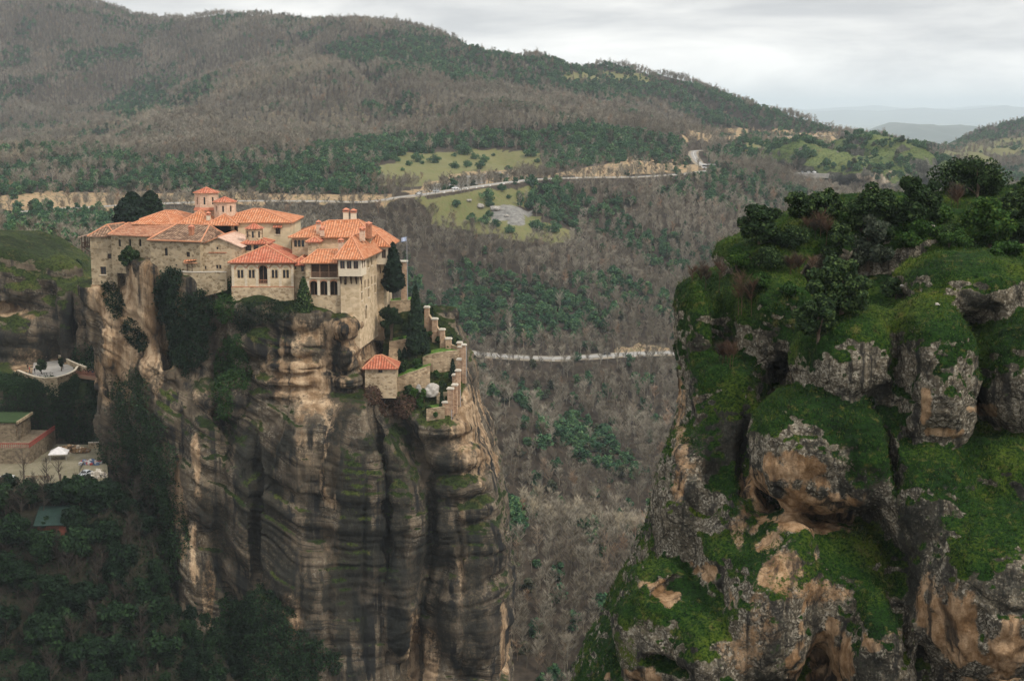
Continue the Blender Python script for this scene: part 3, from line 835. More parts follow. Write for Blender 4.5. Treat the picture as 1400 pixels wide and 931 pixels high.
crack = -np.clip(1 - np.abs(vnoise(x/5.2 + 0.1*z, y/5.2, z/9.5)) / 0.05, 0, 1) * 0.25
disp = 0.24*lump + 0.40*fbm(x/7.5, y/7.5, z/7.5, 2) + side*(0.30*vnoise(x/1.6, y/1.6, z/9.0) + 1.3*crack) + 0.16*fbm(x/0.7, y/0.7, z/0.7, 3)
V = V + N * disp[:, None]
N = vert_normals(V, F)
x, y, z = V.T
u, v = proj(x, y, z)
q_ = fbm(x/1.7, y/1.7, z/2.3, 4)
och = px_patches(u, v, [(1090,685,72,44,1.0,10),(1125,700,30,40,0.9),(1065,770,40,70,0.8,-25),(1090,810,60,30,0.7),(1130,900,42,60,1.0),(1045,830,40,70,0.6),(955,600,10,60,0.5),(930,600,10,80,0.7),(905,808,34,14,1.0,25),(960,780,26,12,0.8),
                        (1310,860,60,50,1.0,20),(1370,900,40,40,0.8),(1285,590,40,9,0.9),(1340,560,30,8,0.8),(1265,560,10,30,0.9),(1280,800,20,40,0.7),(1010,745,12,40,0.7),(1030,880,40,40,0.6),(870,925,40,12,0.8)], q_, 0.75)*0.92
dark = px_patches(u, v, [(995,600,40,70,0.85),(1030,690,22,80,0.7),(1200,600,30,80,0.7),(1240,760,24,120,0.75),(1190,720,60,60,0.55),(1180,820,50,80,0.5),(1320,520,50,50,0.32),(1280,450,50,40,0.4),(1370,800,60,70,0.55),(1250,640,30,50,0.6),(940,700,20,70,0.5),(880,740,18,60,0.4),(1040,530,26,40,0.5),(1130,600,40,60,0.4),(1390,450,30,40,0.4)], q_, 0.5)  # darker tone along the clefts and in patches on the faces
mossp = px_patches(u, v, [(1180,440,70,30,0.35),(1100,730,80,40,0.55),(1060,720,40,30,0.5),(890,830,60,60,0.65),(850,900,40,50,0.6),(1060,890,30,50,0.6),(1330,650,110,50,0.5),(1310,700,80,50,0.45),(1185,890,40,50,0.5),(1182,618,48,74,0.8),(1250,440,60,30,.5),(1290,520,22,60,.45),(1240,560,20,40,.4),(1220,690,40,60,.5),(1260,740,40,40,.4),(1330,760,60,60,.45),(1190,850,40,60,.5),(1120,560,60,30,.5),(1060,560,30,40,.4),(1120,775,92,66,0.6),(1100,735,50,30,.6),(1060,420,60,70,.4),(1350,470,30,60,.4),(1060,580,40,30,0.5),(1120,780,50,40,0.45),(960,840,40,50,0.5),(1150,700,40,40,0.4),(1270,620,20,40,0.4),(985,900,60,30,0.4)], q_, 0.5)
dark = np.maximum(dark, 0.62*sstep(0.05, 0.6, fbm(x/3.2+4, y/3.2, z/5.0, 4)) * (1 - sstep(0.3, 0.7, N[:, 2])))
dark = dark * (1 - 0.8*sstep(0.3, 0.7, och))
up = N[:, 2] + 0.28*lump + 0.32*((v < 500) & (u < 1125)) 
runs = sstep(0.05, 0.45, fbm(x/1.5 + 0.15*z, y/1.5, z/9.0, 3)) * sstep(-0.25, 0.25, N[:, 2] + 0.15)
mossp = np.maximum(mossp, 0.47*runs)
moss = np.clip(0.95 * sstep(np.where(v < 540, 0.10, 0.26), np.where(v < 540, 0.54, 0.66), up) + mossp * (0.8 + 0.5*N[:, 2]), 0, 1)
moss = moss * (1 - 0.8*och)
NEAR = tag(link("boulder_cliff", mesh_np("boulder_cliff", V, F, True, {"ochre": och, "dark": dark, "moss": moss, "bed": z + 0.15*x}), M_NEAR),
           "near cliff of bulging grey boulders under green moss and shrubs", "rock")
NR = (V, N, u, v, moss)
# ------------------------------------------------------------------ woods on the hillsides
def leaf_cloud(rng, centers, radii, n, size, flat=0.0, out=0.55, squash=1.0):
    """n leaf-sized quads spread through lumpy clumps; most face outwards, some hang inside."""
    centers = np.asarray(centers, float); radii = np.asarray(radii, float)
    w = radii ** 2; ci = rng.choice(len(centers), n, p=w / w.sum())
    d = rng.normal(size=(n, 3)); d /= np.linalg.norm(d, axis=1, keepdims=True)
    rr = radii[ci] * (1 - out * rng.random(n) ** 2.2)
    pos = centers[ci] + d * rr[:, None] * np.array([1, 1, squash])
    nr = d + 0.75 * rng.normal(size=(n, 3)) + np.array([0, 0, 0.35])
    nr /= np.linalg.norm(nr, axis=1, keepdims=True)
    a = np.cross(nr, rng.normal(size=(n, 3))); a /= np.linalg.norm(a, axis=1, keepdims=True)
    b = np.cross(nr, a)
    s = size * rng.uniform(0.6, 1.35, n)
    a *= (s * rng.uniform(0.7, 1.1, n))[:, None]; b *= (s * rng.uniform(0.45, 0.8, n))[:, None]
    V = np.stack([pos - a, pos - b * 0.9 + a*0.1, pos + a, pos + b], 1).reshape(-1, 3)
    F = np.arange(4 * n).reshape(n, 4)
    return V, F

def clumps(rng, n, r, h, base, lump):
    """Clump centres filling an uneven dome r wide and h high above base."""
    c, q = [], []
    for i in range(n):
        a = rng.uniform(0, 2 * math.pi); t = rng.random() ** 0.6; e = rng.random()
        zz = base + h * (0.12 + 0.82 * e)
        rad = r * math.sqrt(max(0.05, 1 - (2 * e - 0.85) ** 2 * 0.8)) * t
        c.append((rad * math.cos(a), rad * math.sin(a), zz)); q.append(lump * rng.uniform(0.6, 1.15))
    return c, q

def branch_mesh(rng, h, r0, n1, spread, n2, twig, sides=3, tw=0.16):
    mb = MB()
    top = Vector((rng.normal()*0.05*h, rng.normal()*0.05*h, h))
    midp = Vector((rng.normal()*0.03*h, rng.normal()*0.03*h, h*0.45))
    mb.tube([(0,0,-0.6), midp, top], [r0, r0*0.7, r0*0.12], sides)
    for i in range(n1):
        f = rng.uniform(0.28, 0.92); st = midp.lerp(top, (f-0.45)/0.55) if f > 0.45 else Vector((0,0,0)).lerp(midp, f/0.45)
        a = rng.uniform(0, 2*math.pi); L = h * spread * rng.uniform(0.5, 1.0) * (1.15 - f*0.7)
        en = st + Vector((math.cos(a)*L*0.72, math.sin(a)*L*0.72, L*rng.uniform(0.55, 1.1)))
        mb.tube([st, st.lerp(en, 0.5) + Vector((0,0,-0.06*L)), en], [r0*0.42*(1.2-f), r0*0.26, r0*0.07], sides)
        for k in range(n2):
            g = rng.uniform(0.25, 1.0); s2 = st.lerp(en, g); a2 = a + rng.normal()*1.0
            e2 = s2 + Vector((math.cos(a2), math.sin(a2), rng.uniform(0.3, 1.5))) * (twig * rng.uniform(0.5, 1.2))
            w = Vector((rng.normal(), rng.normal(), rng.normal()*0.3)).normalized() * r0 * tw
            mb.add([s2 - w, s2 + w, e2], [(0, 1, 2)])
    return mb

t = NT("bare_bark", 0.95, 0.05)
_r = t.objrand()
bc = t.ramp(_r, [(0.0, (0.14, 0.115, 0.083)), (0.3, (0.22, 0.19, 0.145)), (0.6, (0.285, 0.255, 0.20)), (0.92, (0.33, 0.295, 0.23)), (1.0, (0.30, 0.19, 0.12))])
_k = t.step(t.noise(0.012, 4, 0.6, t.pos()), 0.38, 0.62)
M_BARE = t.done(t.mix(_k, t.mix(0.45, bc, (0.095, 0.08, 0.055)), bc))
t = NT('pale_bare_bark', .95, .05)
M_PALEB = t.done(t.ramp(t.objrand(), [(0, (.22,.185,.13)), (.6, (.31,.27,.20)), (1, (.38,.32,.22))]))
M_BARK = plain("bark", (0.10, 0.075, 0.055), 0.95, 0.3, 6.0)
M_DARKWOOD = plain('dark_winter_bark', (0.045,0.036,0.028), .95, .3, 1.5)
M_OAK = leafmat("evergreen_oak_leaves", (0.016, 0.055, 0.027), (0.056, 0.132, 0.058), (0.125, 0.21, 0.078))
M_DUSK = leafmat("grey_green_leaves", (0.030, 0.040, 0.024), (0.060, 0.072, 0.040), (0.095, 0.10, 0.055))

def proto(name, me, mats):
    for m in mats: me.materials.append(m)
    return bpy.data.objects.new(name, me)

def crown_mesh(name, rng, n, r, h, base, lump, nc, size, squash=0.85):
    c, q = clumps(rng, nc, r, h, base, lump)
    V, F = leaf_cloud(rng, c, q, n, size, squash=squash)
    return mesh_np(name, V, F)

def bush_proto(i, mat, r, h):
    rng = np.random.default_rng(100 + i)
    return proto("bush_source", crown_mesh("bush_source", rng, 420, r, h, 0.2, r*0.45, 13, 0.52), [mat])
def bare_proto(i, h):
    rng = np.random.default_rng(200 + i)
    return proto("bare_source", branch_mesh(rng, h, 0.16, 15, 0.36, 26, 1.35, 3, 0.36).mesh("bare_source"), [M_BARE])

BUSHES = [bush_proto(i, M_OAK, r, h) for i, (r, h) in enumerate([(2.5, 4.6), (3.0, 4.2), (2.2, 5.4), (2.8, 5.0), (1.7, 2.8)])] + [bush_proto(9, M_DUSK, 2.4, 4.0)]
PALE_ONES = []
BARES = [bare_proto(i, h) for i, h in enumerate([9.0, 10.5, 8.2, 9.8, 7.0])]

def scatter(name, pts, var, scl, rot, protos, kind="stuff", label=None, cat=None, group=None):
    n = len(pts)
    me = bpy.data.meshes.new(name)
    me.vertices.add(n); me.vertices.foreach_set("co", np.asarray(pts, np.float32).ravel())
    for key, typ, arr in (("pick", 'INT', np.asarray(var, np.int32)), ("grow", 'FLOAT', np.asarray(scl, np.float32)), ("turn", 'FLOAT', np.asarray(rot, np.float32))):
        me.attributes.new(key, typ, 'POINT').data.foreach_set("value", arr)
    o = link(name, me)
    ng = bpy.data.node_groups.new(name, 'GeometryNodeTree')
    ng.interface.new_socket("Geometry", in_out='INPUT', socket_type='NodeSocketGeometry')
    ng.interface.new_socket("Geometry", in_out='OUTPUT', socket_type='NodeSocketGeometry')
    nd, lk = ng.nodes, ng.links
    gi = nd.new("NodeGroupInput"); go = nd.new("NodeGroupOutput")
    iop = nd.new("GeometryNodeInstanceOnPoints"); g2i = nd.new("GeometryNodeGeometryToInstance")
    for p in protos:
        oi = nd.new("GeometryNodeObjectInfo"); oi.inputs["Object"].default_value = p; oi.inputs["As Instance"].default_value = False
        lk.new(oi.outputs["Geometry"], g2i.inputs[0])
    def na(key, typ):
        k = nd.new("GeometryNodeInputNamedAttribute"); k.data_type = typ; k.inputs["Name"].default_value = key
        return k.outputs["Attribute"]
    cx = nd.new("ShaderNodeCombineXYZ"); lk.new(na("turn", 'FLOAT'), cx.inputs["Z"])
    e2r = nd.new("FunctionNodeEulerToRotation"); lk.new(cx.outputs[0], e2r.inputs[0])
    lk.new(gi.outputs[0], iop.inputs["Points"]); lk.new(g2i.outputs[0], iop.inputs["Instance"])
    iop.inputs["Pick Instance"].default_value = True
    lk.new(na("pick", 'INT'), iop.inputs["Instance Index"])
    lk.new(e2r.outputs[0], iop.inputs["Rotation"]); lk.new(na("grow", 'FLOAT'), iop.inputs["Scale"])
    lk.new(iop.outputs[0], go.inputs[0])
    o.modifiers.new("scatter", 'NODES').node_group = ng
    return tag(o, label, cat, group, kind)

def jgrid(x0, x1, y0, y1, s, rng):
    X, Y = np.meshgrid(np.arange(x0, x1, s), np.arange(y0, y1, s))
    X = X + rng.uniform(-.5, .5, X.shape) * s; Y = Y + rng.uniform(-.5, .5, Y.shape) * s
    return X.ravel(), Y.ravel()
rng = np.random.default_rng(21)
xs, ys = [], []
for y0, y1, s in ((275, 760, 3.9), (760, 1150, 4.1), (1150, 1600, 4.4), (1600, 2150, 5.1), (2150, 2650, 6.0)):
    X, Y = jgrid(-0.40*y1, 0.40*y1, y0, y1, s, rng)
    m = np.abs(X) < 0.385*Y + 12
    xs.append(X[m]); ys.append(Y[m])
X = np.concatenate(xs); Y = np.concatenate(ys)
Z = terrain(X, Y)
u, v = proj(X, Y, Z)
wu = u + 10*fbm(X/28, Y/28, X*0+2, 3); wv = v + 4.0*fbm(X/28, Y/28, X*0+7, 3)
keep = (v > -70) & (v < 1010) & (u > -60) & (u < 1460)
d2 = np.full(len(X), 1e9)
for s0 in range(0, len(X), 20000):
    d2[s0:s0+20000] = ((X[s0:s0+20000, None]-_road_pts[None, :, 0])**2 + (Y[s0:s0+20000, None]-_road_pts[None, :, 1])**2).min(1)
keep &= d2 > np.where((v > 440) & (v < 520), 7.2, 8.2)**2
mead = area(wu, wv, MEADOWS); soil = area(wu, wv, SOILS); scr = area(wu, wv, SCREE)
keep &= ~(scr | (mead & (rng.random(len(X)) > np.where(v < 125, 0.30, np.where(u > 1000, 0.22, 0.0)))) | (soil & (rng.random(len(X)) > np.where(v > 300, 0.35, 0.14))))
# clearings of the courtyard and its buildings in the gorge
keep &= ~((Y < 470) & (u < 260) & (v < 700))
keep &= ~((X > -70 - 0.2*(Y-300)) & (X < 8) & (Y > 296) & (Y < 395))
green = area(wu, wv, GREENS)
patch = fbm(X/60, Y/60, X*0+5, 3)
pg = np.where(green, np.where(patch > -0.55, 0.97, 0.7), np.where(patch > 0.36, 0.7, np.where(patch > 0.1, .2, .04)))
pg = np.where((u < 260) & (v > 690), np.where((u > 130) & (v < 830), 0.95, 0.75), pg)
pg = np.where((v > 490) & (u > 600), np.maximum(pg, np.where(patch > 0.20, 0.55, 0.10)), pg)
isg = rng.random(len(X)) < pg
# evergreen crowns are wide: thin them out
thin = rng.random(len(X)) < np.where(Y < 1150, 0.80, 0.92)
gsel = keep & isg & thin & ~(green & (patch < -0.95))
bsel = keep & ~isg
def put(sel, protos, name, nvar, smin_, smax_, w=None):
    n = int(sel.sum())
    var = rng.choice(nvar, n, p=w)
    big = np.where(rng.random(n) < 0.06, 1.35, 1.0)
    scatter(name, np.c_[X[sel], Y[sel], Z[sel] - 0.2], var, rng.uniform(smin_, smax_, n) * big * 0.9, rng.uniform(0, 6.28, n), protos)
    return n
gor = (Y < 400) & (X < -55)
PALE = [[(680,684),(760,692),(830,710),(885,732),(880,756),(800,738),(690,716)], [(0,212),(100,188),(200,152),(300,122),(400,94),(450,84),(450,100),(400,112),(300,142),(200,174),(100,208),(0,232)], [(300,172),(420,160),(560,140),(640,150),(560,165),(420,185)], [(860,235),(930,228),(1000,250),(960,262),(860,250)]]
ispale = area(wu, wv, PALE) & (rng.random(len(X)) < .45)
for o_ in BARES[:3]:
    m_ = o_.data.copy(); m_.materials.clear(); m_.materials.append(M_PALEB); PALE_ONES.append(bpy.data.objects.new("pale_source", m_))
put(bsel & ~gor & ispale, PALE_ONES, "pale_bare_woods", 3, 0.7, 1.1)
print("woods", put(gsel & ~gor, BUSHES, "evergreen_woods", 6, 0.75, 1.4, [.24,.2,.2,.2,.08,.08]), put(bsel & ~gor & ~ispale, BARES, "bare_woods", 5, 0.7, 1.12))

def hit(u, v, y0=200.0, y1=2800.0):
    """Where the sight line through (u, v) meets the ground."""
    x_, y_, z_ = ray(u, v)
    ys_ = np.linspace(y0, y1, 1300)
    T = terrain(x_/y_*ys_, ys_); L = z_/y_*ys_
    k = np.nonzero(T >= L)[0]
    Yh = ys_[k[0]] if len(k) else y1
    return Vector((x_/y_*Yh, Yh, float(terrain(np.array([x_/y_*Yh]), np.array([Yh]))[0])))

SHRUBS = [(570,222,19),(593,223,17),(559,227,10),(622,231,14),(638,229,14),(657,231,16),(662,222,15),(649,218,12),(635,212,24),(675,215,6),(695,236,13),(621,215,8),(544,221,9),(550,234,7),(578,225,7),(751,236,19),(726,215,20),(608,246,7),(627,245,7),(735,223,9),
          (623,288,15),(666,274,24),(670,283,13),(695,273,8),(685,263,13),(646,298,9),(710,269,12),(710,276,11),(725,286,14),(734,293,11),(645,306,16),(662,306,18),(677,311,16),(696,319,16),(668,297,12),(734,319,24),(756,317,22)]
srng = np.random.default_rng(31)
shrub_meshes = []
for i in range(5):
    me = crown_mesh("shrub_crown", srng, 1500, 2.6, 3.6, 0.0, 1.15, 20, 0.27); me.materials.append(M_OAK)
    tm = MB().tube([(0,0,-.4),(0.1,0,.8),(0.2,0.1,1.8)], [.22,.16,.07], 6).mesh("shrub_trunk"); tm.materials.append(M_BARK)
    shrub_meshes.append((me, tm))
for i, (u_, v_, w_) in enumerate(SHRUBS):
    p = hit(u_, v_)
    me, tm = shrub_meshes[i % 5]
    low = v_ > 258
    if w_ >= 22: lab = "broad dark evergreen shrub, the widest on the %s meadow %s the upper road" % (("lower", "below") if low else ("upper", "above"))
    elif w_ >= 12: lab = "round dark green shrub on the %s the upper road" % ("stony meadow below" if low else "pale meadow above")
    else: lab = "small low green shrub dotting the %s the upper road" % ("stony meadow below" if low else "pale meadow above")
    root = thing("evergreen_shrub", lab, "shrub", p, srng.uniform(0, 6.28), ("shrubs below the upper road" if low else "shrubs above the upper road"))
    sc = w_ * p.y / FOC / 5.6
    root.scale = (sc, sc, sc * 0.95)
    link("crown", me, None, root); link("trunk", tm, None, root)
# ------------------------------------------------------------------ building kit
def stone_mat(name, c0, c1, mortar, sc=1.6, band=None):
    t = NT(name, 0.95, 0.1)
    c = t.mapv(t.pos(), (1, 1, 1.5))
    cell = t.voro(sc, c, out="Color"); edge = t.voro(sc, c, out="Distance", feature='DISTANCE_TO_EDGE')
    sx = t.n.new("ShaderNodeSeparateColor"); t.l.new(cell, sx.inputs[0])
    col = t.ramp(sx.outputs[0], [(0.1, c0), (0.9, c1)])
    big = t.noise(0.25, 4, 0.65, t.mapv(t.pos(), (1, 1, 0.4)))
    col = t.mix(t.step(edge, 0.10, 0.02), col, mortar)
    col = t.mix(t.math('MULTIPLY', t.step(big, 0.5, 0.75), 0.55), col, tuple(0.45*x for x in c0))
    t.bump(edge, 0.4, 0.15)
    return t.done(col)
M_STONE = stone_mat("warm_rubble_stone", (0.26,0.19,0.115), (0.50,0.385,0.25), (0.45,0.36,0.25), 1.1)
M_STONE_OLD = stone_mat("old_grey_stone", (0.20,0.15,0.09), (0.42,0.33,0.215), (0.38,0.31,0.21), 1.0)
M_PLASTER = stone_mat("ochre_plaster", (0.52,0.42,0.27), (0.62,0.51,0.34), (0.56,0.46,0.31), 0.5)
M_PALE = stone_mat("pale_dressed_stone", (0.43,0.325,0.20), (0.62,0.485,0.325), (0.55,0.43,0.29), 0.9)
M_PINK = stone_mat("pink_brick_drum", (0.50,0.33,0.23), (0.62,0.44,0.32), (0.60,0.46,0.35), 2.2)
M_GARDEN_WALL = stone_mat("garden_wall_stone", (0.22,0.155,0.095), (0.46,0.345,0.225), (0.32,0.25,0.165), 1.3)
M_PILLAR = stone_mat("brick_pillar", (0.30,0.18,0.11), (0.50,0.34,0.225), (0.42,0.31,0.22), 1.6)
M_BRICK = plain("brick_red", (0.36,0.16,0.09), 0.9, 0.3, 4.0)
M_CREAM = plain("cream_stone", (0.62,0.53,0.40), 0.9, 0.12, 3.0)
M_WOOD = plain("dark_timber", (0.075,0.045,0.03), 0.85, 0.35, 5.0)
M_WOODL = plain("brown_timber", (0.20,0.12,0.075), 0.85, 0.3, 5.0)
M_WHITEST = plain("white_capstone", (0.56,0.51,0.43), 0.85, 0.1, 2.0)
M_GLASS = plain("window_glass", (0.018,0.02,0.022), 0.25, 0.2, 2.0, 0.5)
M_DARKIN = plain("dark_interior", (0.02,0.017,0.014), 0.95, 0.2)
M_METAL = plain("grey_metal", (0.30,0.30,0.31), 0.5, 0.1, 2.0, 0.5)

def tile_mat(name, c0, c1, c2, rib=0.62, patch=None):
    t = NT(name, 0.9, 0.12)
    uv = t.n.new("ShaderNodeUVMap").outputs["UV"]
    sp = t.n.new("ShaderNodeSeparateXYZ"); t.l.new(uv, sp.inputs[0])
    s = t.math('SINE', t.math('MULTIPLY', sp.outputs["X"], 2*math.pi/rib))
    fl = t.n.new("ShaderNodeTexWhiteNoise"); fl.noise_dimensions = '2D'
    q = t.n.new("ShaderNodeVectorMath"); q.operation = 'FLOOR'; t.l.new(t.mapv(uv, (1/rib, 2.2, 1)), q.inputs[0]); t.l.new(q.outputs[0], fl.inputs["Vector"])
    n = t.noise(0.45, 4, 0.6, t.pos())
    f = t.math('ADD', t.math('MULTIPLY', fl.outputs["Value"], 0.5), t.math('MULTIPLY', n, 0.5))
    col = t.ramp(f, [(0.25, c0), (0.5, c1), (0.75, c2)])
    if patch: col = t.mix(t.math('MULTIPLY', t.step(t.noise(0.9, 5, 0.7, t.pos()), 0.54, 0.64), 0.65), col, patch)
    col = t.mix(t.math('MULTIPLY', t.step(s, 0.2, -0.9), 0.5), col, tuple(0.35*x for x in c0))
    t.bump(s, 0.7, 0.12)
    return t.done(col)
M_TILE = tile_mat("terracotta_tiles", (0.41,0.148,0.066), (0.53,0.212,0.105), (0.60,0.295,0.165), .62, (0.34,0.20,0.13))
M_TILE2 = tile_mat("red_tiles", (0.36,0.105,0.06), (0.47,0.15,0.085), (0.52,0.22,0.14), .62, (0.26,0.14,0.09))
M_OLDTILE = tile_mat("weathered_tiles", (0.10,0.06,0.04), (0.21,0.125,0.08), (0.36,0.24,0.16), 0.7)
M_MIXTILE = tile_mat("mixed_tiles", (0.24,0.11,0.065), (0.40,0.17,0.095), (0.46,0.26,0.16), 0.7)
M_PALETILE = tile_mat("pale_pink_tiles", (0.56,0.36,0.27), (0.64,0.43,0.33), (0.70,0.52,0.41), 0.6)
M_RIDGE = plain("ridge_tiles", (0.50,0.23,0.13), 0.9, 0.15, 3.0)

def roof_face(mb, pts):
    p = [Vector(q) for q in pts]
    e = (p[1] - p[0]).normalized()
    n = (p[1]-p[0]).cross(p[-1]-p[0]).normalized(); up = n.cross(e)
    k = len(mb.f)
    mb.add(p, [tuple(range(len(p)))])
    mb.uv[k] = [((q-p[0]).dot(e), (q-p[0]).dot(up)) for q in p]

def roof(root, x0, x1, y0, y1, z, ridge, mat, oh=0.55, name="roof", th=0.22, ridges=True, faces=None):
    """Hipped or gabled roof over a rectangle; ridge = (x, y, z), (x, y, z): along y (front to back) or along x."""
    A, B, C, D = (x0-oh, y0-oh, z), (x1+oh, y0-oh, z), (x1+oh, y1+oh, z), (x0-oh, y1+oh, z)
    Pt, Q = ridge
    mb = MB()
    along_y = abs(Pt[1]-Q[1]) >= abs(Pt[0]-Q[0])
    if along_y: fs = [[A,B,Pt],[B,C,Q,Pt],[C,D,Q],[D,A,Pt,Q]]
    else: fs = [[A,B,Q,Pt],[B,C,Q],[C,D,Pt,Q],[D,A,Pt]]
    for f in fs:
        f2 = [f[0]]
        for q in f[1:]:
            if (Vector(q)-Vector(f2[-1])).length > 0.02: f2.append(q)
        if len(f2) > 2: roof_face(mb, f2)
    lo = [(q[0], q[1], q[2]-th) for q in (A,B,C,D)]
    for a, b, c, d in ((A,B,lo[1],lo[0]),(B,C,lo[2],lo[1]),(C,D,lo[3],lo[2]),(D,A,lo[0],lo[3])):
        mb.add([a, d, c, b], [(0,1,2,3)])
    mb.add(lo, [(0,3,2,1)])
    ro = mb.build(name, mat, root)
    if ridges:
        rb = MB()
        segs = [(Pt, Q)] + ([(A,Pt),(B,Pt),(C,Q),(D,Q)] if along_y else [(A,Pt),(D,Pt),(B,Q),(C,Q)])
        for a, b in segs:
            if (Vector(a)-Vector(b)).length > 0.3:
                up = Vector((0,0,0.04)); rb.tube([Vector(a)+up, Vector(b)+up], 0.16, 5)
        rb.build("ridge_tiles", M_RIDGE, ro)
    return ro

def hip(root, x0, x1, y0, y1, z, rise, mat, axis='y', inset=None, oh=0.55, **k):
    if axis == 'y':
        i = (x1-x0)/2 if inset is None else inset; cx = (x0+x1)/2
        a, b = y0+i, y1-i
        if a > b: a = b = (y0+y1)/2
        r = ((cx,a,z+rise),(cx,b+0.001,z+rise))
    else:
        i = (y1-y0)/2 if inset is None else inset; cy = (y0+y1)/2
        a, b = x0+i, x1-i
        if a > b: a = b = (x0+x1)/2
        r = ((a,cy,z+rise),(b+0.001,cy,z+rise))
    return roof(root, x0, x1, y0, y1, z, r, mat, oh, **k)

def facade(mb, fr, w, t0, t1, holes, rev=0.4):
    ss = sorted({0.0, w} | {h[0] for h in holes} | {h[1] for h in holes}); ts = sorted({t0, t1} | {h[2] for h in holes} | {h[3] for h in holes})
    for i in range(len(ss)-1):
        for j in range(len(ts)-1):
            cs, ct = (ss[i]+ss[i+1])/2, (ts[j]+ts[j+1])/2
            if any(h[0] < cs < h[1] and h[2] < ct < h[3] for h in holes): continue
            mb.add([fr(ss[i],0,ts[j]), fr(ss[i+1],0,ts[j]), fr(ss[i+1],0,ts[j+1]), fr(ss[i],0,ts[j+1])], [(0,1,2,3)])
    for h in holes:
        a, b, c, d = h[:4]; arch = len(h) > 4 and h[4]
        q = lambda s,t: [fr(s,0,t), fr(s,rev,t)]
        top = d - ((b-a)/2 if arch else 0)
        for (p, r) in (((a,top),(a,c)), ((a,c),(b,c)), ((b,c),(b,top))) + (() if arch else (((b,d),(a,d)),)):
            v = q(*p) + q(*r); mb.add([v[0], v[1], v[3], v[2]], [(0,1,2,3)])
        if arch:
            r = (b-a)/2; n = 8; cx = (a+b)/2
            arc = [(cx - r*math.cos(math.pi*k/n), top + r*math.sin(math.pi*k/n)) for k in range(n+1)]
            for k in range(n):
                (s0,q0),(s1,q1) = arc[k], arc[k+1]
                mb.add([fr(s0,0,q0), fr(s1,0,q1), fr(s1,0,d), fr(s0,0,d)], [(0,1,2,3)])
                mb.add([fr(s0,0,q0), fr(s0,rev,q0), fr(s1,rev,q1), fr(s1,0,q1)], [(0,1,2,3)])

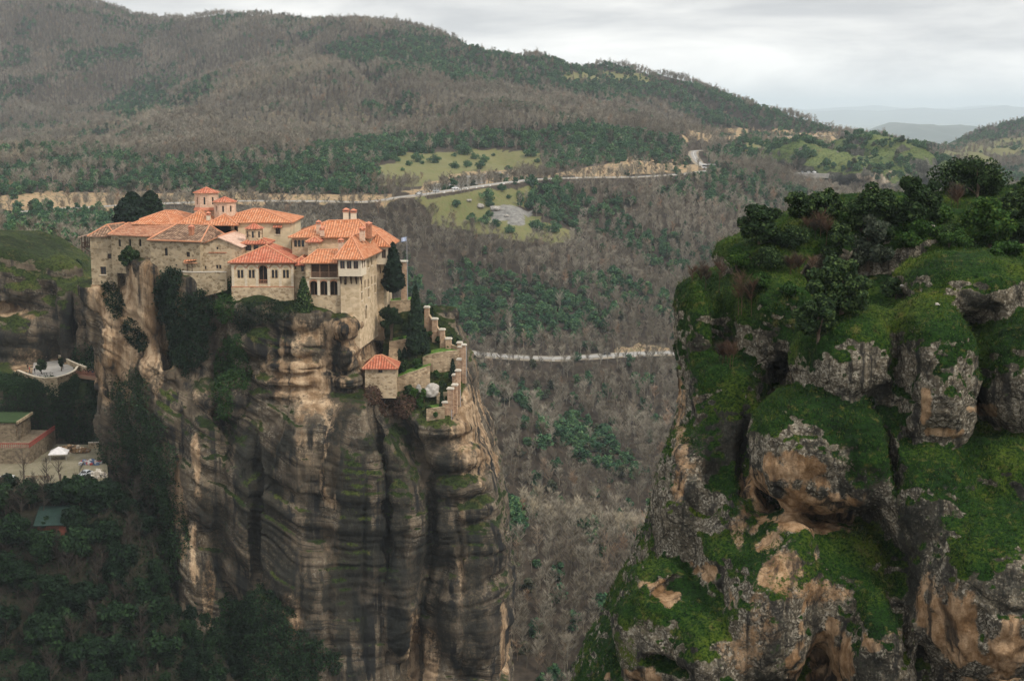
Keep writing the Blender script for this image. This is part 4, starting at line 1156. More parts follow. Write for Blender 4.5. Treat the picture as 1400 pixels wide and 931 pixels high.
class Bld:
    """A building: front wall along local x, depth along local y, base at z = 0."""
    def __init__(s, name, label, cat, u0, u1, vb, ve, Y, depth, yaw=0.0, under=3.0, wall=None, group=None):
        s.o = P(u0, vb, Y); s.yaw = R(yaw); s.d = depth; s.under = under; s.wall = wall or M_STONE
        dx, dy = math.cos(s.yaw), math.sin(s.yaw)
        x_, y_, z_ = ray(u1, ve); k = x_/y_            # where the right end meets the sight line
        s.w = (s.o.x - k*s.o.y) / (k*dy - dx)
        s.h = P(u0, ve, Y).z - s.o.z
        s.root = thing(name, label, cat, s.o, s.yaw, group)
        s.holes = {"front": [], "right": [], "left": [], "back": []}
        s.M = Matrix.Translation(s.o) @ Matrix.Rotation(s.yaw, 4, 'Z'); s.Mi = s.M.inverted()
    def fr(s, side):
        w, d = s.w, s.d
        return {"front": lambda a,b,t: (a, b, t), "right": lambda a,b,t: (w-b, a, t), "left": lambda a,b,t: (b, d-a, t), "back": lambda a,b,t: (w-a, d-b, t)}[side]
    def loc(s, u, v, side="front", off=0.0):
        """Facade coordinates (along, up) of the spot seen at (u, v)."""
        x_, y_, z_ = ray(u, v); dv = Vector((x_, y_, z_))
        o = s.Mi @ Vector((0,0,0)); d = (s.Mi.to_3x3() @ dv)
        if side == "front": t = (off - o.y) / d.y; p = o + d*t; return p.x, p.z
        if side == "right": t = (s.w + off - o.x) / d.x; p = o + d*t; return p.y, p.z
        if side == "left": t = (-off - o.x) / d.x; p = o + d*t; return s.d - p.y, p.z
    def window(s, u, v, w, h, side="front", arch=False, name="window", bars=1, glass=None, frame=None, rev=0.4, trim=None, st=None, sill=False):
        a, t = st if st else s.loc(u, v, side)
        W = s.w if side in ("front", "back") else s.d
        a = min(max(a, w/2+0.15), W-w/2-0.15); t = min(max(t, h/2-s.under+0.2), s.h-h/2-0.12)
        H = (a-w/2, a+w/2, t-h/2, t+h/2, arch); s.holes[side].append(H)
        s.fit(s.root, s.fr(side), H, name, bars, glass or M_GLASS, frame or M_WOOD, rev, trim, sill)
    def fit(s, root, fr, H, name, bars, glass, frame, rev, trim, sill):
        a, b, c, d, arch = H; f = 0.10
        mb = MB()
        def bar(s0, s1, t0, t1, dep0=rev-0.12, dep1=rev-0.02):
            q = [fr(s_, e, t_) for e in (dep0, dep1) for s_, t_ in ((s0,t0),(s1,t0),(s1,t1),(s0,t1))]
            mb.add(q, [(0,1,2,3),(4,7,6,5),(0,4,5,1),(1,5,6,2),(2,6,7,3),(3,7,4,0)])
        bar(a, a+f, c, d); bar(b-f, b, c, d); bar(a+f, b-f, c, c+f); bar(a+f, b-f, d-f, d)
        for k in range(bars):
            m = a + (b-a)*(k+1)/(bars+1); bar(m-0.05, m+0.05, c+f, d-f)
        wo = mb.build(name, frame, root)
        pm = MB(); pm.add([fr(a-0.05,rev,c-0.05), fr(b+0.05,rev,c-0.05), fr(b+0.05,rev,d+0.05), fr(a-0.05,rev,d+0.05)], [(0,1,2,3)])
        pm.build("pane", glass, wo)
        if sill:
            sm = MB(); q = [fr(s_, e, t_) for e in (-0.15, 0.02) for s_, t_ in ((a-0.15,c-0.18),(b+0.15,c-0.18),(b+0.15,c),(a-0.15,c))]
            sm.add(q, [(0,1,2,3),(4,7,6,5),(0,4,5,1),(1,5,6,2),(2,6,7,3),(3,7,4,0)]); sm.build("sill", M_CREAM, wo)
        if trim:
            s.arch_trim(wo, fr, H, trim)
    def arch_trim(s, parent, fr, H, mat, thick=0.32, proud=-0.07):
        a, b, c, d, _ = H; r = (b-a)/2; cx = (a+b)/2; top = d-r; n = 11; mb = MB()
        for k in range(n):
            t0 = math.pi*(k+0.04)/n; t1 = math.pi*(k+0.80)/n
            q = [fr(cx-rr*math.cos(t), e, top+rr*math.sin(t)) for e in (proud, 0.02) for rr, t in ((r+.03,t0),(r+thick,t0),(r+thick,t1),(r+.03,t1))]
            mb.add(q, [(0,1,2,3),(4,7,6,5),(0,4,5,1),(1,5,6,2),(2,6,7,3),(3,7,4,0)])
        mb.build("arch_trim", mat, parent)
    def walls(s, name="wall", mat=None, sides=("front","right","left","back"), gable=None):
        mb = MB()
        for side in sides:
            facade(mb, s.fr(side), s.w if side in ("front","back") else s.d, -s.under, s.h, s.holes[side])
        if gable:                       # triangular gable on front and back
            for y in (0.0, s.d):
                mb.add([(0,y,s.h),(s.w,y,s.h),(s.w/2,y,s.h+gable)], [(0,1,2) if y == 0 else (2,1,0)])
        mb.add([(0,0,s.h-.02),(s.w,0,s.h-.02),(s.w,s.d,s.h-.02),(0,s.d,s.h-.02)], [(0,1,2,3)])
        return mb.build(name, mat or s.wall, s.root)
    def chimney(s, x, y, z0, z1, w=0.9, mat=None):
        mb = MB(); mb.box(x-w/2, x+w/2, y-w/2, y+w/2, z0, z1)
        c = mb.build("chimney", mat or M_PINK, s.root)
        k = MB(); k.box(x-w*.62, x+w*.62, y-w*.62, y+w*.62, z1, z1+.14)
        for dx in (-1, 1):
            for dy in (-1, 1): k.box(x+dx*w*.42-.1, x+dx*w*.42+.1, y+dy*w*.42-.1, y+dy*w*.42+.1, z1+.14, z1+.5)
        k.frustum(x, y, z1+.5, z1+.95, w*.95, 0.1, 4, math.pi/4)
        k.build("chimney_cap", M_TILE2, c)

# ------------------------------------------------------------------ the monastery's buildings
# long stone wing at the left end: corner tower, then the wall along the rock
b = Bld("corner_tower", "tall stone corner tower with old brown roof and timber balcony, left end of monastery", "tower", 126, 158, 392, 323, 343, 13, -8, 4, M_STONE_OLD)
b.window(149.5, 350.5, 0.9, 1.2); b.window(141, 370, 1.5, 1.9, sill=True); b.walls()
mb = MB(); mb.box(-.08, b.w+.08, -.08, b.d, b.h-3.1, b.h-2.85); mb.build("string_course", M_STONE_OLD, b.root)
roof(b.root, 0, b.w, 0, b.d, b.h, ((b.w*.45,3.6,b.h+2.5),(b.w*.75,9,b.h+2.6)), M_OLDTILE, 0.5)
bal = MB(); bal.box(-2.9, -.02, 1.5, 6.5, b.h-3.0, b.h-2.8)
for y in (1.5, 3.1, 4.8, 6.4): bal.box(-2.9, -2.75, y, y+.14, b.h-2.8, b.h-.3)
for x in (-2.9, -1.9, -0.95): bal.box(x, x+.14, 1.5, 1.64, b.h-2.8, b.h-.3)
bal.box(-2.95, 0, 1.46, 1.6, b.h-1.9, b.h-1.75); bal.box(-2.95, -2.8, 1.5, 6.5, b.h-1.9, b.h-1.75)
for k in range(9): bal.box(-2.9+.33*k, -2.85+.33*k, 1.5, 1.56, b.h-2.8, b.h-1.85)
bo = bal.build("balcony", M_WOOD, b.root)
for y in (1.8, 6.2): MB().tube([(-2.6, y, b.h-2.95), (0.0, y, b.h-4.6)], .12, 4).build("bracket", M_WOOD, bo)
cn = MB(); cn.add([(-3.5,1.0,b.h-.35),(.3,1.0,b.h+.75),(.3,7.2,b.h+.9),(-3.5,7.2,b.h-.25),(-3.5,1.0,b.h-.5),(.3,1.0,b.h+.6),(.3,7.2,b.h+.75),(-3.5,7.2,b.h-.4)],[(0,1,2,3),(7,6,5,4),(0,4,5,1),(1,5,6,2),(2,6,7,3),(3,7,4,0)])
cn.build("canopy", M_PALETILE, b.root)

b = Bld("stone_wing", "long grey stone wing with narrow arched windows and patched brown tile roof", "building", 153, 208, 356, 320.5, 341, 12, -26, 3, M_STONE_OLD)
for u in (163.5, 177.5, 191.5): b.window(u, 332, 0.75, 1.8, arch=True, bars=0, frame=M_DARKIN)
b.walls(); wA = b
roof(b.root, 0, b.w, 0, b.d, b.h, ((-1.0,7.5,b.h+2.2),(b.w+.5,8.0,b.h+2.2)), M_MIXTILE, 0.5)
b = Bld("stone_wing", "stone wing with dark weathered tile roof joining the gabled chapel", "building", 206, 273, 360, 328.5, 333, 12, -20, 3, M_STONE_OLD)
b.window(227, 344.5, 0.9, 1.9, arch=True, bars=0, frame=M_DARKIN); b.window(257, 348, 1.0, 1.2); b.walls()
roof(b.root, 0, b.w, 0, b.d, b.h, ((2.0,8.5,b.h+3.2),(b.w-2.5,8.5,b.h+3.2)), M_OLDTILE, 0.5)
mb = MB(); mb.box(-.4, b.w+.3, -.62, -.15, b.h-.02, b.h+.24); mb.build("eave_tiles", M_TILE, b.root)
b.chimney(b.loc(251,306)[0], 3.2, b.h+.8, b.h+2.7, 0.95, M_BRICK)

# hall with a band of dark windows under an orange hipped roof
b = Bld("refectory_hall", "hall with a band of dark windows under broad orange hipped roof beside the dome drums", "building", 187, 232, 320, 306, 346, 11, -13, 3, M_CREAM)
n = 9
for k in range(n): b.window(0, 0, b.w/n*.78, 1.35, st=(b.w*(k+.5)/n, b.h-.85), bars=0, name="window", rev=.25)
for k in range(4): b.window(0, 0, 1.6, 1.2, side="right", st=(1.6+2.3*k, b.h-.85), bars=1, rev=.25)
b.walls(); hip(b.root, 0, b.w, 0, b.d, b.h, 2.4, M_TILE, 'x', 3.5, 0.9)
b = Bld("hall_annex", "small orange roofed annex directly left of the two dome drums", "building", 196, 252, 312, 300, 356, 10, -8, 3, M_PLASTER)
b.walls(); hip(b.root, 0, b.w, 0, b.d, b.h, 1.9, M_TILE, 'x', 4.0, 0.7)

# church: body, two domed drums
b = Bld("church_body", "church with low orange roofs beneath the two brick drums", "church", 248, 325, 322, 306, 346, 16, 0, 3, M_PLASTER)
b.window(318, 312, 0.9, 1.1); b.walls()
hip(b.root, 0, b.w*.55, 0, b.d, b.h, 2.9, M_TILE, 'y', 4.0, 0.6)
hip(b.root, b.w*.5, b.w, -2.5, b.d, b.h-.1, 2.3, M_TILE, 'y', 4.0, 0.5)
b.chimney(b.loc(284,300)[0], 1.0, b.h+.5, b.h+2.0, 0.9, M_CREAM)
def drum(label, u, vt, vb, du, Y, ring):
    p = P(u, vb, Y); r = du*0.5*Y/FOC; h = P(u, vt, Y).z - p.z
    root = thing("domed_drum", label, "dome", p, 0)
    mb = MB(); n = 8; rot = math.pi/8
    R_ = r/math.cos(math.pi/8)
    hol = []
    for k in range(n):
        a0, a1 = rot+2*math.pi*k/n, rot+2*math.pi*(k+1)/n
        A = Vector((R_*math.cos(a0), R_*math.sin(a0), 0)); B_ = Vector((R_*math.cos(a1), R_*math.sin(a1), 0)); L = (B_-A).length; e = (B_-A)/L; nrm = Vector((e.y,-e.x,0))
        fr = lambda s,d,t,A=A,e=e,nrm=nrm: tuple(A + e*s - nrm*d + Vector((0,0,t)))
        H = (L/2-.24, L/2+.24, h*.32, h*.80, True)
        facade(mb, fr, L, -1.5, h, [H], .25); hol.append((fr, H))
    w_ = mb.build("wall", M_PINK, root)
    for fr, H in hol:
        wm = MB(); wm.add([fr(H[0],.25,H[2]),fr(H[1],.25,H[2]),fr(H[1],.25,H[3]),fr(H[0],.25,H[3])],[(0,1,2,3)]); wm.build("window", M_GLASS, root)
    if ring:
        rm = MB(); rm.frustum(0,0,-.2,.55,R_*1.14,R_*1.01,8,rot); rm.build("skirt_roof", M_TILE2, root)
        rm = MB(); rm.frustum(0,0,-3.0,-.2,R_*1.05,R_*1.05,8,rot); rm.build("base", M_PINK, root)
    c = MB(); c.frustum(0,0,h,h+.22,R_*1.02,R_*1.13,8,rot); c.build("cornice", M_CREAM, root)
    rf = MB()
    for k in range(n):
        a0, a1 = rot+2*math.pi*k/n, rot+2*math.pi*(k+1)/n; q = R_*1.2
        roof_face(rf, [(q*math.cos(a0),q*math.sin(a0),h+.22),(q*math.cos(a1),q*math.sin(a1),h+.22),(0,0,h+.22+r*.52)])
    ro = rf.build("roof", M_TILE2, root)
    return root
drum("larger octagonal brick drum with red tiled cap, highest point of the monastery", 283, 264.5, 286, 30, 356, True)
drum("smaller octagonal brick drum with red tiled cap, right of the tallest drum", 308, 277, 295, 28, 351, False)

# plastered house with a pyramid roof
b = Bld("plastered_house", "big yellow plastered house with wide orange pyramid roof behind the chapel", "house", 292, 397, 334, 304, 346, 17, 0, 4, M_PLASTER)
b.window(380, 316, 1.2, 1.6, sill=True)
a_, t_ = b.loc(380, 316)
b.walls(); hip(b.root, 0, b.w, 0, b.d, b.h, 2.7, M_TILE, 'x', None, 0.7)
mb = MB(); roof_face(mb, [(a_-1.1,-.9,t_+1.0),(a_+1.1,-.9,t_+1.0),(a_+1.1,-.02,t_+1.5),(a_-1.1,-.02,t_+1.5)]); mb.box(a_-1.1,a_+1.1,-.9,-.02,t_+.85,t_+.95); mb.build("window_hood", M_TILE2, b.root)

# gabled chapel
b = Bld("gabled_chapel", "stone chapel with plain gable facing the gorge and one pale pink roof slope", "chapel", 269.5, 330, 372, 337, 330, 17, -3, 4, M_STONE)
b.window(297, 365, 0.55, 0.9, bars=0); b.window(301, 365, 0.55, 0.9, bars=0); b.window(297, 336.5, 0.45, 0.6, bars=0); b.window(281, 366, 0.4, 0.8, bars=0)
rise = 2.2
b.walls(gable=rise)
a_, t_ = b.loc(297, 345.5)
mb = MB(); mb.box(a_-2.0,a_+2.2,-.16,.02,t_-.12,t_+.12); mb.build("ledge", M_BRICK, b.root)
w, d, h, o = b.w, b.d, b.h, 0.55
mb = MB(); k = rise/(w/2)
roof_face(mb, [(-o,d,h-o*k+.1),(-o,-o,h-o*k+.1),(w/2,-o,h+rise+.1),(w/2,d,h+rise+.1)])
mb.add([(-o,-o,h-o*k-.12),(w/2,-o,h+rise-.12),(w/2,-o,h+rise+.1),(-o,-o,h-o*k+.1)],[(0,1,2,3)]); ro = mb.build("roof", M_TILE, b.root)
mb = MB(); roof_face(mb, [(w+o,-o,h-o*k+.1),(w+o,d,h-o*k+.1),(w/2,d,h+rise+.1),(w/2,-o,h+rise+.1)])
mb.add([(w/2,-o,h+rise-.12),(w+o,-o,h-o*k-.12),(w+o,-o,h-o*k+.1),(w/2,-o,h+rise+.1)],[(0,1,2,3)])
tag(mb.build("roof", M_PALETILE, b.root), "pale pink roof slope")
mb = MB(); mb.tube([(w/2,-o,h+rise+.14),(w/2,d,h+rise+.14)], .17, 5); mb.build("ridge_tiles", M_RIDGE, ro)
# lean-to at its left
b = Bld("lean_to_porch", "small open lean-to with orange roof against the chapel's left wall", "porch", 255, 270, 371, 357, 329, 5, 0, 1, M_WOOD)
for x in (0.05, 1.2, 2.3): MB().box(x, x+.2, .1, .3, -1, b.h-.1).build("post", M_WOOD, b.root)
mb = MB(); mb.box(0, b.w, 4.7, 5.0, -1, b.h+1.2); mb.build("back_wall", M_DARKIN, b.root)
mb = MB(); roof_face(mb, [(-.6,-.6,b.h-.2),(b.w,-.6,b.h+.3),(b.w,5,b.h+2.1),(-.6,5,b.h+1.2)]); mb.box(-.5,b.w,-.5,4.9,b.h-.5,b.h-.35); mb.build("roof", M_TILE, b.root)

# little lantern house
p = P(348, 333, 336)
root = thing("lantern_turret", "small octagonal turret with red cap between chapel and arched hall", "turret", p, 0)
r = 12*336/FOC; mb = MB(); mb.frustum(0,0,-2,3.6,r,r,8,math.pi/8); mb.build("wall", M_STONE, root)
for k in range(8):
    wm = MB(); a = 2*math.pi*k/8; c, s_ = math.cos(a)*r*.93, math.sin(a)*r*.93
    e = (-math.sin(a)*.22, math.cos(a)*.22); wm.add([(c*1.01+e[0],s_*1.01+e[1],1.5),(c*1.01-e[0],s_*1.01-e[1],1.5),(c*1.01-e[0],s_*1.01-e[1],3.0),(c*1.01+e[0],s_*1.01+e[1],3.0)],[(0,1,2,3)]); wm.build("window", M_GLASS, root)
rf = MB()
for k in range(8):
    a0, a1 = math.pi/8+2*math.pi*k/8, math.pi/8+2*math.pi*(k+1)/8; q = r*1.25
    roof_face(rf, [(q*math.cos(a0),q*math.sin(a0),3.6),(q*math.cos(a1),q*math.sin(a1),3.6),(0,0,4.9)])
rf.build("roof", M_TILE2, root)
b = Bld("entrance_hall", "low entrance hall with red skirt roof under the small turret", "building", 331, 366, 344, 333, 333, 7, 0, 2, M_STONE)
b.window(339, 339, 1.6, 1.4, bars=2); b.window(350, 339, 1.2, 1.4); b.walls(); hip(b.root, 0, b.w, 0, b.d, b.h, 1.3, M_TILE2, 'x', None, 0.5)

# the arched hall in the middle
b = Bld("arched_hall", "stone hall with five arched bays and a central doorway under red hipped roof", "hall", 317.5, 401, 406, 358.5, 325, 15, 0, 3, M_PALE)
us = (328.6, 344, 359.6, 375.4, 390.8)
a0, tl = b.loc(328, 391.5)
for i, u in enumerate(us):
    if i == 2:
        b.window(u, 375.5, 2.0, 4.2, arch=True, name="door", bars=1, frame=M_WOODL, glass=M_DARKIN, rev=.6, trim=M_BRICK)
        continue
    for du in (-2.3, 2.3): b.window(u+du, 374.8, 0.64, 1.95, bars=0, rev=.35)
    s_, t_ = b.loc(u, 369)
    b.arch_trim(b.root, b.fr("front"), (s_-1.05, s_+1.05, t_-2, t_+1.15, True), M_BRICK, .34)
    b.arch_trim(b.root, b.fr("front"), (s_-.66, s_+.66, t_-2, t_+.68, True), M_CREAM, .26, -.05)
ab = MB()
ds, dt = b.loc(359.6, 386)
for k in range(7): ab.box(ds-.9+.3*k-.03, ds-.9+.3*k+.03, -.05, 0.02, dt-.5, dt+.55)
ab.box(ds-1.0, ds+1.0, -.08, .02, dt+.5, dt+.62); ab.build("railing", M_BRICK, b.root)
b.walls()
for u in (318.6, 336.3, 351.6, 367.6, 383.2, 400):
    s_, _ = b.loc(u, 380); mb = MB(); nb = 14; s_ = min(max(s_, .32), b.w-.32)
    for k in range(nb): mb.box(s_-.3, s_+.3, -.11 if k % 2 else -.06, .02, tl+4.9*k/nb, tl+4.9*(k+(.6 if k % 2 else .98))/nb)
    mb.build("pilaster", M_CREAM, b.root)
mb = MB(); mb.box(-.12, b.w+.12, -.2, .02, tl-.2, tl); mb.build("string_course", M_BRICK, b.root)
mb = MB(); mb.box(-.06, b.w+.06, -.3, .02, -3, tl-.2); mb.build("plinth", M_STONE, b.root)
mb = MB(); mb.box(-.15, b.w+.15, -.28, .02, b.h-.45, b.h-.23); mb.build("cornice", M_BRICK, b.root)
roof(b.root, 0, b.w, 0, b.d, b.h, ((b.w*.5,5.8,b.h+3.3),(b.w*.5,12,b.h+3.3)), M_TILE2, 0.7)

# the residence: link, loggia, bay house, rear tower, back range
b = Bld("stair_tower", "narrow stone link with one small window between arched hall and loggia", "building", 400.5, 422, 412, 362, 326, 8, 0, 4, M_STONE)
b.window(413.5, 367.5, 0.65, 1.3, bars=0); b.window(404, 366, 0.4, 0.8, bars=0); b.walls(); hip(b.root, 0, b.w, 0, b.d, b.h, 1.6, M_TILE2, 'y', None, 0.6)
b = Bld("loggia_house", "stone house with glazed timber loggia above three brick arches", "house", 419.5, 467, 441, 359, 322, 14, 0, 6, M_STONE)
for u in (429, 442.8, 456.5): b.window(u, 394, 1.75, 3.3, arch=True, name="arch_opening", bars=1, frame=M_WOODL, glass=M_DARKIN, rev=.7, trim=M_BRICK)
s0, t0 = b.loc(425, 379.5); s1, t1 = b.loc(461.5, 360.5)
b.holes["front"].append((s0, s1, t0, min(t1, b.h-.2), False))
b.window(444.5, 432.5, 0.9, 0.7, arch=True, bars=0, name="drain_opening", glass=M_DARKIN, frame=M_DARKIN)
b.walls()
lg = MB(); t1 = min(t1, b.h-.2)
for k in range(4):
    x = s0 + (s1-s0)*k/3; lg.box(x-.12+(.1 if k == 0 else (-.1 if k == 3 else 0)), x+.12+(.1 if k == 0 else (-.1 if k == 3 else 0)), .05, .25, t0, t1)
lg.box(s0, s1, .06, .22, t0+1.15, t0+1.27); lg.box(s0, s1, .06, .22, t1-.15, t1)
lo_ = lg.build("loggia", M_WOODL, b.root)
bl = MB()
for k in range(34): x = s0+(s1-s0)*(k+.5)/34; bl.box(x-.03, x+.03, .1, .16, t0, t0+1.15)
bl.build("balustrade", M_WOODL, lo_)
bk = MB(); bk.add([(s0-.1,.75,t0-.1),(s1+.1,.75,t0-.1),(s1+.1,.75,t1+.1),(s0-.1,.75,t1+.1)],[(0,1,2,3)]); bk.add([(s0,0.02,t0),(s1,.02,t0),(s1,.75,t0),(s0,.75,t0)],[(0,1,2,3)]); bk.build("back_panel", M_WOOD, lo_)
mb = MB(); mb.box(s0-.3, s1+.3, -.18, .02, t0-.22, t0); mb.build("sill", M_CREAM, b.root)
for u in (421.5, 436, 449.7, 463.5):
    x, t_ = b.loc(u, 404); mb = MB(); mb.box(max(x-.3, 0), min(x+.3, b.w), -.1, .02, t_, t_+3.3); mb.build("pier", M_CREAM, b.root)
roof(b.root, -.4, b.w-.2, 0, b.d, b.h, ((b.w*.25,5.5,b.h+2.4),(b.w*.8,5.5,b.h+2.5)), M_TILE, 0.7)

b = Bld("bay_house", "tall stone house with corbelled bay of three windows at the rock edge", "house", 466.5, 490.5, 441, 353, 321, 24, -7, 6, M_PALE)
for y, rows in ((2.5,(361,390,402)),(6.0,(362,388)),(9.5,(362,389,403)),(13,(361,388)),(16.5,(389,402))):
    for v in rows:
        _, t_ = b.loc(500, v, "right"); b.window(0, 0, 1.5, 1.9, side="right", st=(y, t_), sill=True)
_, t_ = b.loc(503, 425, "right"); b.window(0, 0, 2.0, 3.2, side="right", st=(6.5, t_), arch=True, name="arch_opening", bars=0, glass=M_DARKIN, rev=.8, trim=M_CREAM)
b.window(472, 386, 0.6, 1.2, bars=0); b.walls()
_, tb0 = b.loc(478, 377); tb1 = b.h-.3
bay = MB(); nb = 3; bw = b.w + .9; bx = -.1
fr = lambda s,d,t: (bx+s, -1.3+d, t)
hs = [(bw*(k+.62)/3.4-.55, bw*(k+.62)/3.4+.55, tb0+1.7, tb0+3.5, False) for k in range(3)]
facade(bay, fr, bw, tb0, tb1, hs, .2)
fr2 = lambda s,d,t: (bx+bw-d, -1.3+s, t)
hs2 = [(1.2,2.3,tb0+1.7,tb0+3.5,False),(3.2,4.3,tb0+1.7,tb0+3.5,False)]
facade(bay, fr2, 5.2, tb0, tb1, hs2, .2)
fr3 = lambda s,d,t: (bx+d, 3.9-s, t); facade(bay, fr3, 5.2, tb0, tb1, [], .2)
bay.add([(bx,-1.3,tb0),(bx+bw,-1.3,tb0),(bx+bw,3.9,tb0),(bx,3.9,tb0)], [(0,3,2,1)])
bo = bay.build("bay", M_CREAM, b.root)
for f_, H in [(fr, q) for q in hs] + [(fr2, q) for q in hs2]: b.fit(bo, f_, H, "window", 1, M_GLASS, M_WOODL, .2, None, False)
cb = MB()
for k in range(5):
    x = bx + .15 + (bw-.5)*k/4; cb.add([(x,-1.25,tb0),(x+.22,-1.25,tb0),(x+.22,.02,tb0),(x,.02,tb0),(x,.0,tb0-1.9),(x+.22,.0,tb0-1.9)],[(0,1,5,4),(0,4,3),(1,2,5),(0,3,2,1),(3,4,5,2)])
cb.build("corbel", M_WOOD, b.root)
z = b.h
roof(b.root, bx-.2, bx+bw, -1.3, b.d, z, ((b.w*.3,6.5,z+4.4),(b.w*.35,18,z+4.6)), M_TILE, 0.75)
b.chimney(b.loc(461, 340)[0], 3.6, z+1.2, z+3.3, 1.0); b.chimney(3.3, 8.5, z+3.2, z+5.6, 1.1); b.chimney(4.4, 10.5, z+3.6, z+6.6, 1.2, M_BRICK)

b = Bld("rear_tower", "pale round-footed stone tower with projecting upper room, right end of residence", "tower", 508, 524, 415, 336, 340, 12, -4, 9, M_PALE)
b.window(513, 395, 0.7, 1.2, bars=0); b.walls()
_, tb0 = b.loc(518, 361); bw = b.w+1.6
bay = MB(); fr = lambda s,d,t: (-.3+s, -1.2+d, t); hs = [(bw*.33-.5, bw*.33+.5, tb0+1.5, tb0+3.6, False), (bw*.78-.5, bw*.78+.5, tb0+1.5, tb0+3.6, False)]
facade(bay, fr, bw, tb0, b.h, hs, .2); fr2 = lambda s,d,t: (-.3+bw-d, -1.2+s, t); hs2 = [(1.5,2.5,tb0+1.5,tb0+3.6,False)]
facade(bay, fr2, 6, tb0, b.h, hs2, .2); fr3 = lambda s,d,t: (-.3+d, 4.8-s, t); facade(bay, fr3, 6, tb0, b.h, [], .2)
bay.add([(-.3,-1.2,tb0),(-.3+bw,-1.2,tb0),(-.3+bw,4.8,tb0),(-.3,4.8,tb0)],[(0,3,2,1)])
bo = bay.build("bay", M_CREAM, b.root)
for f_, H in [(fr, q) for q in hs] + [(fr2, hs2[0])]: b.fit(bo, f_, H, "window", 1, M_GLASS, M_WOODL, .2, None, False)
cb = MB(); [cb.tube([(x,-1.0,tb0-.02),(x,.05,tb0-2.2)], .13, 4) for x in (.1, 1.2, 2.3)]; cb.build("corbel", M_WOOD, b.root)
mb = MB(); mb.frustum(b.w*.55, 1.6, -9, tb0-.5, 2.0, 1.7, 14); mb.build("buttress", M_PALE, b.root, True)
roof(b.root, -.3, bw-.3, -1.2, b.d, b.h, ((.4,3.4,b.h+3.2),(1.0,9,b.h+3.3)), M_TILE, 0.7)

b = Bld("back_range", "back range of the residence with broad orange hipped roof and four chimneys", "house", 399.5, 506, 342, 324, 334, 20, 0, 6, M_PALE)
for u in (404, 409, 414): b.window(u, 333, 0.7, 1.7, arch=True, bars=0)
b.window(425, 333, 0.8, 1.5); b.walls()
roof(b.root, 0, b.w, 0, b.d, b.h, ((b.w*.42,8.0,b.h+3.2),(b.w*.8,9.5,b.h+3.3)), M_TILE, 0.8)
z = b.h
b.chimney(b.loc(434.5, 318)[0], 1.6, z+.6, z+2.9, 1.0); b.chimney(b.loc(441, 326)[0], -.4, z+.2, z+1.7, 1.0)
b.chimney(b.loc(463, 300)[0]+.6, 10, z+2.6, z+5.2, 1.3, M_CREAM); b.chimney(b.loc(470, 300)[0]+1.2, 10, z+2.6, z+5.0, 1.3, M_CREAM)
b = Bld("tiled_porch", "small hipped red tile porch roof tucked between residence and plastered house", "porch", 421, 436, 340, 330.5, 329, 5, 0, 3, M_STONE)
b.walls(); hip(b.root, 0, b.w, 0, b.d, b.h, .9, M_TILE2, 'x', None, .5)

# curved parapet on the rock below the chapel, flagpole pillar, garden hut
def wall_ribbon(name, label, pts, mat, thick=0.6, cap=None, cat="wall", group=None):
    """A wall following (u, v_top, v_bottom, Y) stations."""
    ps = [P(u, vb, Y) for u, vt, vb, Y in pts]; tops = [P(u, vt, Y).z for u, vt, vb, Y in pts]
    o = ps[0].copy(); root = thing(name, label, cat, o, 0, group)
    mb, cp = MB(), MB(); n = len(ps); V = []; C_ = []
    for i in range(n):
        d = ps[min(i+1,n-1)] - ps[max(i-1,0)]; d.z = 0; d.normalize(); nr = Vector((-d.y, d.x, 0))
        for e in (0, thick):
            q = ps[i] + nr*e - o
            V += [(q.x,q.y,ps[i].z-o.z-2.5),(q.x,q.y,tops[i]-o.z)]
        for e, dz in ((-.08,0),(-.08,.16),(thick+.08,.16),(thick+.08,0)):
            q = ps[i] + nr*e - o; C_.append((q.x,q.y,tops[i]-o.z+dz))
    fs, cf = [], []
    for i in range(n-1):
        a, b_ = 4*i, 4*i+4
        fs += [(a,b_,b_+1,a+1),(a+2,a+3,b_+3,b_+2),(a+1,b_+1,b_+3,a+3)]
        cf += [(a,b_,b_+1,a+1),(a+1,b_+1,b_+2,a+2),(a+2,b_+2,b_+3,a+3),(a,a+3,b_+3,b_)]
    fs += [(0,1,3,2),(4*n-4,4*n-2,4*n-1,4*n-3)]; cf += [(0,1,2,3),(4*n-4,4*n-1,4*n-2,4*n-3)]
    mb.add(V, fs); mb.build("masonry", mat, root)
    cp.add(C_, cf); cp.build("coping", cap or M_WHITEST, root)
    return root, ps, tops
wall_ribbon("parapet_wall", "pale curved parapet round the small terrace below the chapel", [(243,367.5,374,333),(245,370.5,382,330),(251,372,390,328.4),(262,372.5,392,327.6),(275,372.5,392,327.2),(296,372,386,327),(310,372.5,382,327)], M_STONE_OLD, .5)

